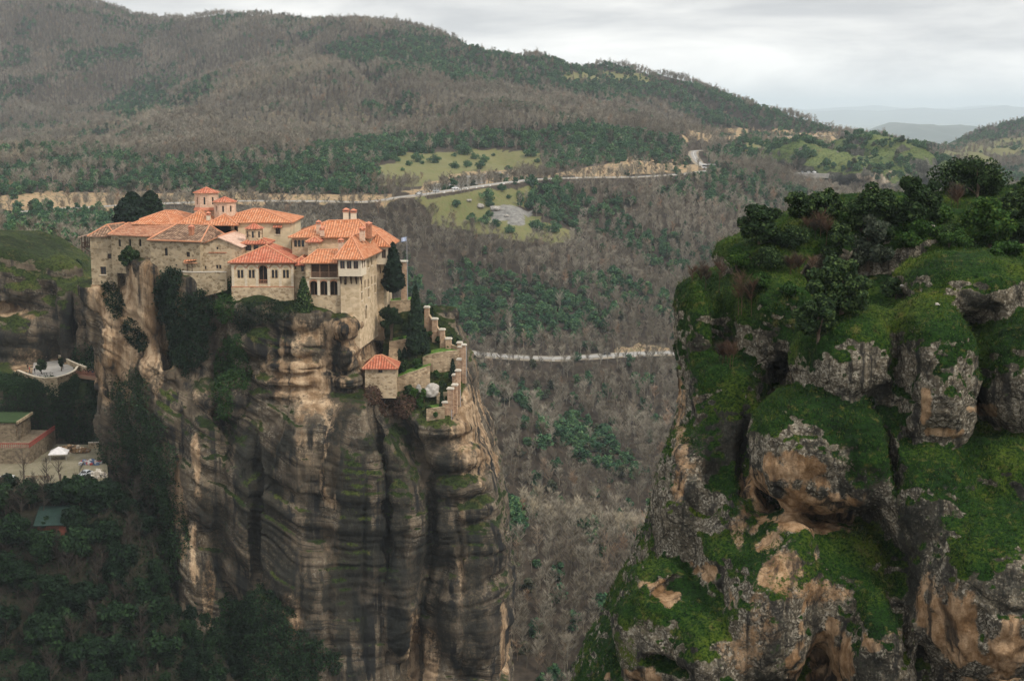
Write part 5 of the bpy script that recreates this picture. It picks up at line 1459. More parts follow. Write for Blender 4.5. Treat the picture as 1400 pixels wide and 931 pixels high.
p = P(552.5, 397, 345)
root = thing("flag_pillar", "slim brick pillar standing behind the flagpole at the garden top", "pillar", p, 0)
mb = MB(); mb.box(-.75,.75,-.75,.75,-3,7.0); mb.build("shaft", M_PILLAR, root); mb = MB(); mb.box(-1.0,1.0,-1.0,1.0,7.0,7.3); mb.build("cap", M_WHITEST, root)
p = P(557, 398, 343)
root = thing("flagpole", "tall thin flagpole flying small blue and white striped flag", "flagpole", p, 0)
H_ = 75*343/FOC; mb = MB(); mb.tube([(0,0,-2),(0,0,H_)], [.11,.06], 6); mb.build("pole", M_METAL, root)
M_FBLUE = plain("flag_blue", (0.10,0.22,0.50), .8, .05); M_FWHITE = plain("flag_white", (.8,.8,.8), .8, .03)
def flag_part(rows, cols, mat, name):
    mb = MB()
    W_, Hh = 1.5, 1.0
    for r0, r1, c0, c1 in rows:
        n = 8
        for k in range(n):
            x0 = c0+(c1-c0)*k/n; x1 = c0+(c1-c0)*(k+1)/n
            f = lambda x, z: (-x*W_*.92, .16*math.sin(x*6.5)+.02, H_-.1-z*Hh-.22*x*x)
            mb.add([f(x0,r1),f(x1,r1),f(x1,r0),f(x0,r0)], [(0,1,2,3)])
    return mb.build(name, mat, root)
fl = flag_part([(k/9,(k+1)/9,(.42 if k < 5 else 0),1) for k in (0,2,4,6,8)] + [(0,2/9,0,.17),(0,2/9,.25,.42),(3/9,5/9,0,.17),(3/9,5/9,.25,.42)], 0, M_FBLUE, "flag")
fw = flag_part([(k/9,(k+1)/9,(.42 if k < 5 else 0),1) for k in (1,3,5,7)] + [(0,5/9,.17,.25),(2/9,3/9,0,.17),(2/9,3/9,.25,.42)], 0, M_FWHITE, "flag_stripes")
fw.parent = fl

b = Bld("garden_hut", "small stone hut with red hipped roof on the ledge below the garden", "hut", 499, 541, 521, 503.5, 321, 7, 0, 4, M_STONE)
b.window(520, 507.5, 1.0, .75, bars=1); b.walls(); roof(b.root, 0, b.w, 0, b.d, b.h, ((b.w*.30,3.0,b.h+2.4),(b.w*.5,4.2,b.h+2.4)), M_TILE2, .6)
# ------------------------------------------------------------------ the terraced garden on the tower's right shoulder
M_LAWN = None
t = NT("garden_grass", 0.95, 0.1)
M_LAWN = t.done(t.ramp(t.noise(1.2, 5, 0.65, t.pos()), [(0.3, (0.035, 0.09, 0.016)), (0.52, (0.085, 0.17, 0.03)), (0.72, (0.19, 0.22, 0.05))]))
def gpt(u, v):
    k = ray(u, v); kz = k[2]/k[1]
    Y = 343.6/(0.86-kz)
    return Y
def terrace(name, label, sta, group=None, lawn=True):
    """A retaining wall through (u, v_top, v_bottom) stations, with the level lawn it holds up behind it."""
    st = [(u, vt, vb, gpt(u, vb) - 0.6) for u, vt, vb in sta]
    root, ps, tops = wall_ribbon(name, label, st, M_GARDEN_WALL, .55, M_STONE_OLD, "wall", group)
    if lawn:
        V, Fq = [], []
        for i, (p, tz) in enumerate(zip(ps, tops)):
            dep = (tz - p.z) / 0.86 + 1.6
            V += [(p.x, p.y+.3, tz-.12), (p.x+.02*dep, p.y+dep, tz+.35)]
        for i in range(len(ps)-1): Fq.append((2*i, 2*i+2, 2*i+3, 2*i+1))
        tag(link("lawn", mesh_np("lawn", V, Fq), M_LAWN), kind="structure")
terrace("terrace_wall", "curved stone terrace wall bending to the tall pillars, upper middle of garden", [(578,489,499),(583,486.5,501),(592,484.5,503),(603,482.5,503),(615,481,501),(628,480,499)])
terrace("terrace_wall", "curved stone terrace wall below the tall cypress, level with the hut roof", [(536,521,531),(548,515,530),(560,510.5,529),(572,507,527),(581,503.5,525),(588,501,522)])
terrace("terrace_wall", "short stone terrace wall behind the small round tree, top left of garden", [(532,468,478),(542,466.5,480),(553,465,480),(560,464,477)])
terrace("terrace_wall", "lowest brick edging wall of the garden next to last pillar", [(583,560,567),(595,558.5,567),(608,557,566)], lawn=True)
terrace("terrace_wall", "short brick wall between pillars beside the pale boulder", [(597,538,545),(606,537.5,546),(616,537,546)], lawn=False)
terrace("terrace_wall", "stone wall at garden top beneath the flag pillar", [(533,413,424),(545,412,425),(563,411,424)], lawn=True)
for (u, v, w, h) in ((536.5,486,5,20),):
    pass
# the stair of pillars down the outer edge
PIL = [(584,419,452,7,"topmost brick pillar of the garden stair, beside the tall cypress"),(594.8,435,462,8,"second highest brick pillar of the garden stair"),(605,449.5,470,7,"third brick pillar down the garden stair"),(613.5,462,480,8,"short brick pillar just above the row of tall ones"),
       (628.5,467.5,492,7,"brick pillar behind the tallest white capped pillar"),(634.5,470.5,515,6,"tallest slim brick pillar at the garden's outermost corner"),(630.5,473,493,8,"brick pillar in front of the outermost slim one"),(629,490,512,8,"white capped brick pillar under the outer corner"),
       (626.5,505.5,545,7,"tall slim brick pillar halfway down the outer edge"),(622.5,511.5,532,8,"wide brick pillar left of the halfway slim one"),(622,525,556,8,"brick pillar third from the bottom of the edge"),(616.5,530,578,9,"tall white capped brick pillar second from the bottom"),(609,548.5,570,8,"lowest brick pillar ending the garden stair")]
for u, vt, vb, w, lab in PIL:
    Y = gpt(u, min(vb, 560)) - 0.3
    p = P(u, vb, Y); h = P(u, vt, Y).z - p.z; ww = w*Y/FOC/2*.9
    root = thing("brick_pillar", lab, "pillar", p, R(-12), "pillars stepping down the garden edge")
    mb = MB(); mb.box(-ww, ww, -ww*.8, ww*.8, -1.5, h-.3)
    for k in range(int(h/1.1)): mb.box(-ww-.03, ww+.03, -ww*.8-.03, ww*.8+.03, k*1.1, k*1.1+.07)
    mb.build("shaft", M_PILLAR, root)
    cp = MB(); cp.box(-ww-.16, ww+.16, -ww*.8-.16, ww*.8+.16, h-.3, h-.06); cp.box(-ww-.04, ww+.04, -ww*.8-.04, ww*.8+.04, h-.06, h+.1); cp.build("cap", M_WHITEST, root)
# low walls joining pillar to pillar
for a, b_, lab in ((0,1,"sloping stone wall between the two highest garden pillars"),(1,2,"sloping stone wall between second and third garden pillars"),(2,3,"sloping stone wall between third and fourth garden pillars"),(3,4,"sloping stone wall joining the stair to the tall pillars")):
    (u0,t0,b0,*_), (u1,t1,b1,*_) = PIL[a], PIL[b_]
    st = [(u0+(u1-u0)*k/4, t0+9+(t1-t0)*k/4, b0+(b1-b0)*k/4, gpt(u0+(u1-u0)*k/4, b0+(b1-b0)*k/4)-.2) for k in range(5)]
    wall_ribbon("garden_wall", lab, st, M_PILLAR, .5, M_GARDEN_WALL, "wall")
# iron rods and cable trays on the outer face
for (u, v0, v1) in ((637.5,474,515),(629.5,532,556),(617.5,560,582)):
    Y = gpt(u, min(v1,560))-1.5; a = P(u, v0, Y); q = P(u, v1, Y)
    tag(MB().tube([a, q], .07, 5).build("iron_rod", M_METAL), {637.5:"dark iron rod beside the outermost garden pillar",629.5:"dark iron rod beside the halfway garden pillar",617.5:"dark iron rod under the second lowest garden pillar"}[u], "rod")
# pale boulder, hut steps
def boulder(name, label, u, v, w, h, Y, mat, seed, group=None, flatten=.8):
    rng_ = np.random.default_rng(seed); p = P(u, v, Y); s_ = Y/FOC
    bm = bmesh.new(); bmesh.ops.create_icosphere(bm, subdivisions=4, radius=1.0)
    co = np.array([tuple(q.co) for q in bm.verts]); n = fbm(co[:,0]*1.1+seed, co[:,1]*1.1, co[:,2]*1.1, 4)
    for q, k in zip(bm.verts, n): q.co = q.co*(1+.28*float(k)); q.co.z = max(q.co.z, -.5)
    for q in bm.verts: q.co = Vector((q.co.x*w*s_/2, q.co.y*w*s_*flatten/2, q.co.z*h*s_/2))
    me = bpy.data.meshes.new(name); bm.to_mesh(me); bm.free(); me.polygons.foreach_set("use_smooth", np.ones(len(me.polygons), bool))
    o = link(name, me, mat); o.location = (p.x, p.y, p.z)
    return tag(o, label, "boulder", group)
t = NT("boulder_stone", 0.95, 0.1)
M_BOULD = t.done(t.ramp(t.noise(1.3, 6, 0.65, t.pos()), [(0.3, (0.13,0.12,0.11)), (0.7, (0.40,0.37,0.33))]))
t = NT("pale_stone", 0.95, 0.1)
M_PBOULD = t.done(t.ramp(t.noise(1.0, 6, 0.65, t.pos()), [(0.3, (0.24,0.22,0.19)), (0.7, (0.46,0.43,0.39))]))
boulder("boulder", "smooth pale grey boulder on the garden grass below the curved terrace wall", 590, 536, 22, 22, gpt(590,541)-.6, M_PBOULD, 3)
boulder("boulder", "small brownish boulder left of the pale garden boulder", 573, 533, 10, 13, gpt(573,538)-.5, M_BOULD, 4)
st = MB(); p = P(537, 497, gpt(537,497)-1.0)
for k in range(9): st.box(-1.1, 1.1, k*.45, 4.3, k*.42-1.0, k*.42+.42)
o = st.build("stone_steps", M_GARDEN_WALL, None, False, p); tag(o, "steep stone steps rising beside the hut up to the garden", "steps")
# boulders lying on the stony meadow
for i, (u, v, w) in enumerate(((641.5,278,8),(656,283.5,13),(677,288,16),(692.5,296.5,7))):
    q = hit(u, v); bo = boulder("boulder", ["small grey boulder highest on the stony meadow below the road","grey boulder second down the stony meadow","largest grey boulder lying on the stony meadow","small grey boulder at the foot of the stony meadow"][i], u, v, w, w*.55, q.y, M_BOULD, 20+i)
    bo.location.z = q.z + .2
# ------------------------------------------------------------------ the gorge on the left: cliffs, entrance terrace, courtyard
FG = Field(-172, -92, 350, 470, -128, -34, 0.55)
FG.col(rows_px([(325,-90,60,402,460),(380,-90,92,398,460),(430,-90,108,396,460),(480,-90,118,394,460),(560,-90,128,392,460),(700,-90,130,390,460)]),
       lambda X, Y: -36.6 - 0.42*np.maximum(X + 152, 0) - 0.03*(Y-410), 2.0, 3.0, 2.5)
FG.col(rows_px([(370,88,135,398,430),(420,88,134,395,430),(470,92,138,393,430),(520,95,145,392,430),(600,100,150,390,430),(720,100,150,390,430)]), lambda X, Y: -47.5 - 0.2*np.maximum(X+125, 0), 1.2, 2.8, 2.0)
FG.col(rows_px([(505,-90,110,366,424),(560,-90,130,364,424),(620,-90,140,363,424),(760,-90,146,362,424)]), flat(-70.6), 1.2, 4.0, 0.8)
for u, v, Y, ru, rv, ry in [(10,372,402,46,34,8),(30,398,400,34,16,7),(16,455,398,60,22,10),(60,440,400,40,40,7),(112,430,396,24,50,6),(75,380,404,34,30,8),(118,560,372,22,40,7),(135,590,372,18,50,7),(20,600,370,60,40,8)]:
    p = P(u, v, Y); FG.ell((p.x, p.y+ry*.5, p.z), (ru*.2, ry, rv*.2), 1.5)
for u, v, Y, ru, rv, ry in [(10,424,396,60,11,5),(100,470,393,5,80,5)]:
    p = P(u, v, Y); FG.ell((p.x, p.y, p.z), (ru*.2, ry, rv*.2), 1.0, 0, True)
V, F = FG.mesh(); del FG
V = relax(V, F, 2); N = vert_normals(V, F); x, y, z = V.T
lump = fbm(x/6, y/6, z/6, 4); side = 1 - np.abs(N[:, 2])
zb = z + 2*fbm(x/20, y/20, z/20, 2) + .25*x
floor_ = (np.abs(z + 70.6) < 1.6) & (y < 424)
disp = np.where(floor_, 0.08*lump, .55*lump + side*(.6*vnoise(x/50, y/50, zb/2.2) + .7*vnoise(x/5, y/5, z/50)) + .2*fbm(x/1.5, y/1.5, z/1.5, 2) + .35*vnoise(x/60, y/60, zb/1.4)*(1-side))
V = V + N*disp[:, None]; N = vert_normals(V, F); x, y, z = V.T; u, v = proj(x, y, z)
q_ = fbm(x/5, y/5, z/7, 4)
och = px_patches(u, v, [(14,424,44,13,1.0,8),(38,495,22,24,0.9,-40),(110,450,8,40,.5),(122,470,10,30,0.5)], q_, .45)
dark = px_patches(u, v, [(30,470,80,30,.6),(60,570,90,50,.62),(130,560,20,60,.5),(100,440,20,50,.5)], q_, .5)
mossp = px_patches(u, v, [(60,350,90,40,.6),(20,380,60,40,.5),(60,525,80,16,.8),(60,570,90,40,.42),(100,430,40,60,.35)], q_, .5)
moss = np.clip(.85*sstep(.3, .7, N[:, 2]+.2*lump) + mossp*(.6+.5*N[:, 2]), 0, 1)*(1-.8*och)
moss = np.where(floor_ & (v < 513) & (u > 18), 0, moss); och = np.where(floor_ & (v < 513) & (u > 18) & (N[:, 2] > .5), .8, och)
tag(link("cliff", mesh_np("cliff", V, F, True, {"ochre": och, "dark": dark, "moss": moss, "bed": z + .25*x}), M_TOWER), "dark cliff with grassy top and ochre overhang left of the monastery, above the entrance terrace", "rock")
GG = (V, N, u, v)
# soft ground of the gorge floor around the courtyard
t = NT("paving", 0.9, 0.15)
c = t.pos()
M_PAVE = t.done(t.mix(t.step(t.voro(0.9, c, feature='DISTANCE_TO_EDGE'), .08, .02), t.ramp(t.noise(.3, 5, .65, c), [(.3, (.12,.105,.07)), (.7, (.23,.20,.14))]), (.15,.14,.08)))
t = NT("concrete_paving", 0.9, 0.15)
M_CONC = t.done(t.ramp(t.noise(.4, 5, .65, t.pos()), [(.3, (.25,.23,.20)), (.7, (.40,.375,.34))]))
ZT, ZC = -70.2, -86.0
def at_z(u, v, z):
    x_, y_, z_ = ray(u, v); k = z/z_; return Vector((x_*k, y_*k, z))
def pad(name, px, z, mat, th=.3):
    pts = [at_z(a, b_, z) for a, b_ in px]; mb = MB()
    mb.prism([(q.x, q.y) for q in pts][::-1] if sum((pts[i].x*pts[i-1].y-pts[i-1].x*pts[i].y) for i in range(len(pts))) > 0 else [(q.x, q.y) for q in pts], z-th, z)
    return tag(mb.build(name, mat), kind="structure")
pad("terrace_paving", [(44,513),(62,520),(85,518.5),(102,511),(108,503),(96,497.5),(76,488.5),(56,479.5),(47,480),(46,495)], ZT, M_CONC, 3.0)
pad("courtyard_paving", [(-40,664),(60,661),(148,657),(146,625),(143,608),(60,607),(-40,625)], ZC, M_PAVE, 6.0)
def stw(name, label, px, z, h, mat, cap, th=.5, under=2.5, cat="wall"):
    pts = [at_z(a, b_, z) for a, b_ in px]; o = pts[0].copy(); root = thing(name, label, cat, o)
    V, C_ = [], []; n = len(pts)
    for i in range(n):
        d = pts[min(i+1,n-1)]-pts[max(i-1,0)]; d.z = 0; d.normalize(); nr = Vector((-d.y, d.x, 0))
        for e in (-th/2, th/2):
            q = pts[i]+nr*e-o; V += [(q.x,q.y,-under),(q.x,q.y,h)]
        for e, dz in ((-th/2-.08,0),(-th/2-.08,.15),(th/2+.08,.15),(th/2+.08,0)):
            q = pts[i]+nr*e-o; C_.append((q.x,q.y,h+dz))
    fs, cf = [], []
    for i in range(n-1):
        a, b_ = 4*i, 4*i+4
        fs += [(a,b_,b_+1,a+1),(a+2,a+3,b_+3,b_+2),(a+1,b_+1,b_+3,a+3)]; cf += [(a,b_,b_+1,a+1),(a+1,b_+1,b_+2,a+2),(a+2,b_+2,b_+3,a+3)]
    fs += [(0,1,3,2),(4*n-4,4*n-2,4*n-1,4*n-3)]; cf += [(0,1,2,3),(4*n-4,4*n-1,4*n-2,4*n-3)]
    MB().add(V, fs).build("masonry", mat, root); MB().add(C_, cf).build("coping", cap, root)
stw("terrace_parapet", "rounded stone retaining wall with pale top under the entrance terrace", [(25,511),(36,515.5),(48,519.5),(62,521.5),(78,520.5),(92,516.5),(102,511.5),(106,506),(112,502.5)], ZT, .9, M_STONE_OLD, M_CREAM, .45, 4.2)
stw("terrace_parapet", "straight stair parapet with pale top rising at the back of entrance terrace", [(52,477.5),(64,482.5),(76,488),(88,493.5),(98,498.5),(108,503),(118,506.5)], ZT+.4, .9, M_STONE_OLD, M_CREAM, .35, 2.0)
# bridge to the tower
a = at_z(108, 512, ZT-.4); q = P(153, 518, 352)
root = thing("footbridge", "narrow footbridge with red brown railings crossing to the monastery rock", "bridge", a)
d = q - a; L = math.hypot(d.x, d.y); root.rotation_euler[2] = math.atan2(d.y, d.x); sl = d.z/L
def sbox(mb, x0, x1, y0, y1, z0, z1):
    return mb.add([(x0,y0,z0+sl*x0),(x1,y0,z0+sl*x1),(x1,y1,z0+sl*x1),(x0,y1,z0+sl*x0),(x0,y0,z1+sl*x0),(x1,y0,z1+sl*x1),(x1,y1,z1+sl*x1),(x0,y1,z1+sl*x0)],[(0,3,2,1),(4,5,6,7),(0,1,5,4),(1,2,6,5),(2,3,7,6),(3,0,4,7)])
M_RUST = plain("rust_red_iron", (0.20,0.075,0.05), .8, .25, 4.0)
mb = MB(); sbox(mb, -.5, L+2.5, -1.1, 1.1, -.3, 0); sbox(mb, -.5, L+2.5, -1.0, -.8, -.75, -.3); sbox(mb, -.5, L+2.5, .8, 1.0, -.75, -.3); mb.build("deck", M_WOODL, root)
for s_ in (-1.05, 1.05):
    mb = MB()
    for k in range(int(L/1.1)+3): sbox(mb, k*1.1-.05, k*1.1+.05, s_-.05, s_+.05, 0, 1.15)
    for z_ in (.35, .75, 1.12): sbox(mb, -.4, L+2.3, s_-.04, s_+.04, z_-.05, z_+.05)
    mb.build("railing", M_RUST, root)

# people: one skinned body each
def person_mesh(seed, top, legs, skin=(0.45,0.28,0.2), hair=(0.03,0.02,0.015), stride=.12):
    rg = random.Random(seed)
    J = {"pelvis":(0,0,.95),"waist":(0,.01,1.1),"chest":(0,0,1.32),"neck":(0,.01,1.5),"chin":(0,-.01,1.56),"head":(0,-.015,1.66),"crown":(0,0,1.75),
         "hipL":(.09,0,.9),"kneeL":(.10,-stride,.5),"ankL":(.10,stride*.2,.09),"toeL":(.11,-.13+stride*.2,.04),"hipR":(-.09,0,.9),"kneeR":(-.10,stride*.4,.5),"ankR":(-.10,stride*1.1,.09),"toeR":(-.11,-.13+stride*1.1,.04),
         "shL":(.18,0,1.42),"elL":(.25,.03,1.15),"wrL":(.24,-.10,.92),"haL":(.235,-.14,.83),"shR":(-.18,0,1.42),"elR":(-.25,.03,1.15),"wrR":(-.24,-.10,.92),"haR":(-.235,-.14,.83)}
    Rd = {"pelvis":.145,"waist":.13,"chest":.155,"neck":.06,"chin":.075,"head":.10,"crown":.06,"hipL":.09,"kneeL":.06,"ankL":.045,"toeL":.04,"hipR":.09,"kneeR":.06,"ankR":.045,"toeR":.04,"shL":.075,"elL":.05,"wrL":.035,"haL":.035,"shR":.075,"elR":.05,"wrR":.035,"haR":.035}
    E_ = ["pelvis-waist","waist-chest","chest-neck","neck-chin","chin-head","head-crown","pelvis-hipL","hipL-kneeL","kneeL-ankL","ankL-toeL","pelvis-hipR","hipR-kneeR","kneeR-ankR","ankR-toeR","chest-shL","shL-elL","elL-wrL","wrL-haL","chest-shR","shR-elR","elR-wrR","wrR-haR"]
    k = list(J); me = bpy.data.meshes.new("person"); me.from_pydata([J[i] for i in k], [tuple(k.index(q) for q in e.split("-")) for e in E_], [])
    o = bpy.data.objects.new("person_source", me); COL.objects.link(o)
    o.modifiers.new("skin", 'SKIN'); sd = o.modifiers.new("sub", 'SUBSURF'); sd.levels = sd.render_levels = 1
    for i, j in enumerate(k): me.skin_vertices[0].data[i].radius = (Rd[j], Rd[j]*(.72 if j in ("pelvis","waist","chest") else 1)); me.skin_vertices[0].data[i].use_root = (j == "pelvis")
    dg = bpy.context.evaluated_depsgraph_get(); out = bpy.data.meshes.new_from_object(o.evaluated_get(dg)); bpy.data.objects.remove(o)
    for nm, c in (("skin", skin), ("jacket", top), ("trousers", legs), ("hair", hair)): out.materials.append(plain("person_"+nm, c, .85, .1, 8))
    for pl in out.polygons:
        c = pl.center; hand = c.z < .93 and abs(c.x) > .185
        pl.material_index = 0 if hand or (c.z > 1.5 and not (c.z > 1.70 or (c.z > 1.6 and c.y > .0))) else (3 if c.z > 1.5 else (1 if c.z > .93 else 2))
        pl.use_smooth = True
    return out
BLK, NAVY = (.02,.02,.022), (.03,.035,.06)
PM = [person_mesh(1, BLK, BLK), person_mesh(2, (.42,.03,.03), NAVY), person_mesh(3, NAVY, (.05,.05,.055)), person_mesh(4, (.6,.58,.55), (.04,.04,.05)), person_mesh(5, (.10,.07,.05), BLK, stride=.2)]
PEOPLE = [(40.5,509.5,1,ZT,"person in a red jacket on the left of the entrance terrace"),(38,506,0,ZT,"person in black directly behind the one in red"),(47.5,511,0,ZT,"person in dark clothes standing right of the one in red"),(50,507,2,ZT,"person in navy at the middle of the entrance terrace"),
          (60,494,4,ZT,"person in brown walking near the back parapet, left of a pair"),(63.7,495.5,0,ZT,"person in black walking near the back parapet, right of a pair"),(47,485,0,ZT,"person in black waiting at the top of the terrace stairs"),(50,487,2,ZT,"person in navy at the stair top beside one in black"),
          (86,505,3,ZT,"person in pale jacket by the terrace end near the bridge"),(121,514,0,None,"person in dark clothes on the footbridge, first from the terrace"),(127,515.3,2,None,"person in navy on the footbridge behind the first")]
for u, v, k, zz, lab in PEOPLE:
    if zz is None:
        x_, y_, z_ = ray(u, v); tt = np.linspace(0, L, 60); best = min(tt, key=lambda s_: abs(proj((a+d*s_/L).x, (a+d*s_/L).y, (a+d*s_/L).z)[0]-u)); p = a + d*float(best)/L + Vector((0,0,.02))
    else: p = at_z(u, v, zz+.02)
    o = link("person", PM[k], None, None, p); o.rotation_euler[2] = random.uniform(0, 6.28); tag(o, lab, "person")

# stone building with a grass roof and a red railed terrace
M_SODE = M_LAWN
M_DSTONE = stone_mat("dark_house_stone", (0.10,0.075,0.05), (0.22,0.175,0.12), (0.16,0.13,0.09), 1.4)  # a darker tone than the other wall stone
root = thing("grass_roofed_house", "stone house with flat grass roof and red railed lower terrace by the courtyard", "house", (-124.3, 348, -82.0))
class _B: pass
mb = MB(); fr = lambda s,d_,t: (-d_, s, t)
hs = [(1.6,2.9,0.0,3.4,False),(4.2,5.5,1.2,3.6,False),(7.0,8.3,0.0,3.6,False),(9.3,10.4,1.2,3.6,False)]
facade(mb, fr, 11, -1, 4.8, hs, .5)
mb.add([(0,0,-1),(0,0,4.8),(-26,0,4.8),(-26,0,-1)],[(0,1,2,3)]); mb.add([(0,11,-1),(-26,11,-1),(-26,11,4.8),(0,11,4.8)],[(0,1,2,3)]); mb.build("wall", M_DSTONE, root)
for H in hs:
    MB().add([fr(H[0],.5,H[2]),fr(H[1],.5,H[2]),fr(H[1],.5,H[3]),fr(H[0],.5,H[3])],[(0,1,2,3)]).build("window" if H[2] > 1 else "door", M_DARKIN, root)
mb = MB(); mb.box(-26,.35,-.35,11.3,4.8,5.12); ro = mb.build("roof", plain("sod_roof", (0.024,0.046,0.013), .95, .35, .7), root); mb = MB(); mb.box(.35,.65,-.4,11.4,4.5,5.18); mb.build("roof_edge", M_STONE_OLD, ro)
mb = MB(); fr = lambda s,d_,t: (5.6-d_, -7+s, t); hs = [(3,4.2,-4.6,-2.2,False),(8,9.2,-5.6,-2.6,False),(13,14.2,-4.4,-2.4,False),(18,19,-4.4,-2.4,False)]
facade(mb, fr, 20, -5, 0, hs, .4); mb.add([(5.6,-7,-5),(5.6,-7,0),(-26,-7,0),(-26,-7,-5)],[(0,1,2,3)]); mb.add([(5.6,13,-5),(-26,13,-5),(-26,13,0),(5.6,13,0)],[(0,1,2,3)])
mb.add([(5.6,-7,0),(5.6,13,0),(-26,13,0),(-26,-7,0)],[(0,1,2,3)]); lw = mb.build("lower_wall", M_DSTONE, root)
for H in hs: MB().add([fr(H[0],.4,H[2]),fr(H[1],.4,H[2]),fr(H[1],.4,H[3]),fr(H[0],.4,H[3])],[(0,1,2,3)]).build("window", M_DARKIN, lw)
M_RED = plain("red_railing", (.22,.04,.03), .7, .2, 4.0)
mb = MB()
for k in range(41): mb.box(5.45,5.55,-7+.5*k-.04,-7+.5*k+.06,0,1.1)
mb.box(5.4,5.6,-7,13.1,1.0,1.2); mb.box(5.4,5.6,-7,13.1,.1,.25)
for k in range(40): mb.box(5.5-.5*k-.05,5.5-.5*k+.05,-6.95,-6.85,0,1.1)
mb.box(-14,5.6,-7.02,-6.8,1.0,1.2); mb.build("railing", M_RED, root)

# low shed with a green roof
p = P(52, 732, 306); root = thing("green_roofed_shed", "low brown shed with dark green sheet roof below the courtyard", "shed", p, R(8))
mb = MB(); mb.box(0,6.6,0,5,-4,2.6); mb.build("wall", plain("brown_boards", (.13,.06,.04), .9, .3, 3), root)
mb = MB(); mb.add([(-.8,-.8,2.5),(7.6,-.8,2.5),(7.0,5.6,5.2),(-.4,5.6,5.2),(-.8,-.8,2.35),(7.6,-.8,2.35),(7.0,5.6,5.05),(-.4,5.6,5.05)],[(0,1,2,3),(7,6,5,4),(0,4,5,1),(1,5,6,2),(2,6,7,3),(3,7,4,0)])
ro = mb.build("roof", plain("green_sheet", (.012,.028,.022), .7, .3, 2), root)
MB().add([(4.6,-.03,-1),(6.0,-.03,-1),(6.0,-.03,1.8),(4.6,-.03,1.8)],[(0,1,2,3)]).build("door", plain("rust_door", (.20,.06,.035), .8, .2), root)

# courtyard clutter
def heap(name, label, cat, u, v, wx, wy, h, n, cols, seed, bx=(.25,.8)):
    """A heap of odd boxes and logs: one heap object holding its many pieces as one mesh."""
    rg = random.Random(seed); o = at_z(u, v, ZC); mats = [plain(name+"_tone", c, .9, .25, 3) for c in cols]
    root = thing(name, label, cat, o)
    for k, m in enumerate(mats):
        mb = MB()
        for i in range(n//len(mats)):
            f = rg.uniform(-1, 1); g = rg.uniform(-1, 1); top = h*max(.15, 1-(abs(f)**2+abs(g)**2)*.6)
            s_ = [rg.uniform(*bx) for _ in range(3)]; M_ = Matrix.Translation((f*wx, g*wy, rg.uniform(0, top))) @ Matrix.Rotation(rg.uniform(0,6.28), 4, 'Z') @ Matrix.Rotation(rg.uniform(-.5,.5), 4, 'X')
            q = [M_ @ Vector((sx*s_[0], sy*s_[1], sz*s_[2])) for sz in (-.5,.5) for sx, sy in ((-.5,-.5),(.5,-.5),(.5,.5),(-.5,.5))]
            mb.add(q, [(0,3,2,1),(4,5,6,7),(0,1,5,4),(1,2,6,5),(2,3,7,6),(3,0,4,7)])
        o_ = mb.build("heaped_pieces", m, root); o_["kind"] = "stuff"
heap("firewood_pile", "long brown heap of cut firewood along the foot of the courtyard cliff", "pile", 98, 618, 4.4, 1.2, 1.7, 200, [(.24,.15,.08),(.34,.22,.12),(.13,.08,.05),(.5,.42,.33)], 5, (.2,.9))
heap("goods_pile", "mixed heap of red, blue and grey sacks on right side of courtyard", "pile", 124, 634, 2.4, 1.4, .9, 70, [(.28,.06,.06),(.08,.12,.2),(.4,.38,.36)], 6, (.4,1.0))
heap("rubble_pile", "pale heap of rubble and sand at the courtyard's near right corner", "pile", 135, 652, 1.5, 1.6, 1.9, 80, [(.5,.46,.4),(.36,.32,.26)], 7, (.3,.9))
p = at_z(81, 627, ZC); root = thing("market_canopy", "wide low white canopy on poles in front of the firewood heap", "canopy", p, R(10))
mb = MB(); mb.frustum(0,0,1.7,3.1,3.2,.15,4,math.pi/4); mb.frustum(0,0,1.5,1.7,3.22,3.2,4,math.pi/4); mb.build("cover", plain("white_canvas", (.55,.53,.52), .8, .15, 1), root)
for sx in (-1.9,1.9):
    for sy in (-1.9,1.9): MB().tube([(sx,sy,0),(sx,sy,1.75)], .06, 5).build("pole", M_METAL, root)
p = at_z(50, 655, ZC); root = thing("wooden_railing", "low brown wooden railing along the courtyard's near edge", "railing", p)
for k in range(7): MB().box(-3+k, -2.9+k, 0, .1, 0, .85).build("post", M_WOODL, root)
for z_ in (.4,.8): MB().box(-3.1,3.2,-.05,0,z_-.06,z_+.06).build("rail", M_WOODL, root)
stw("gate_wall", "low pale wall closing the far end of the courtyard", [(121,613),(132,612.5),(143,612)], ZC, 1.5, M_STONE_OLD, M_WHITEST, .4, 1)

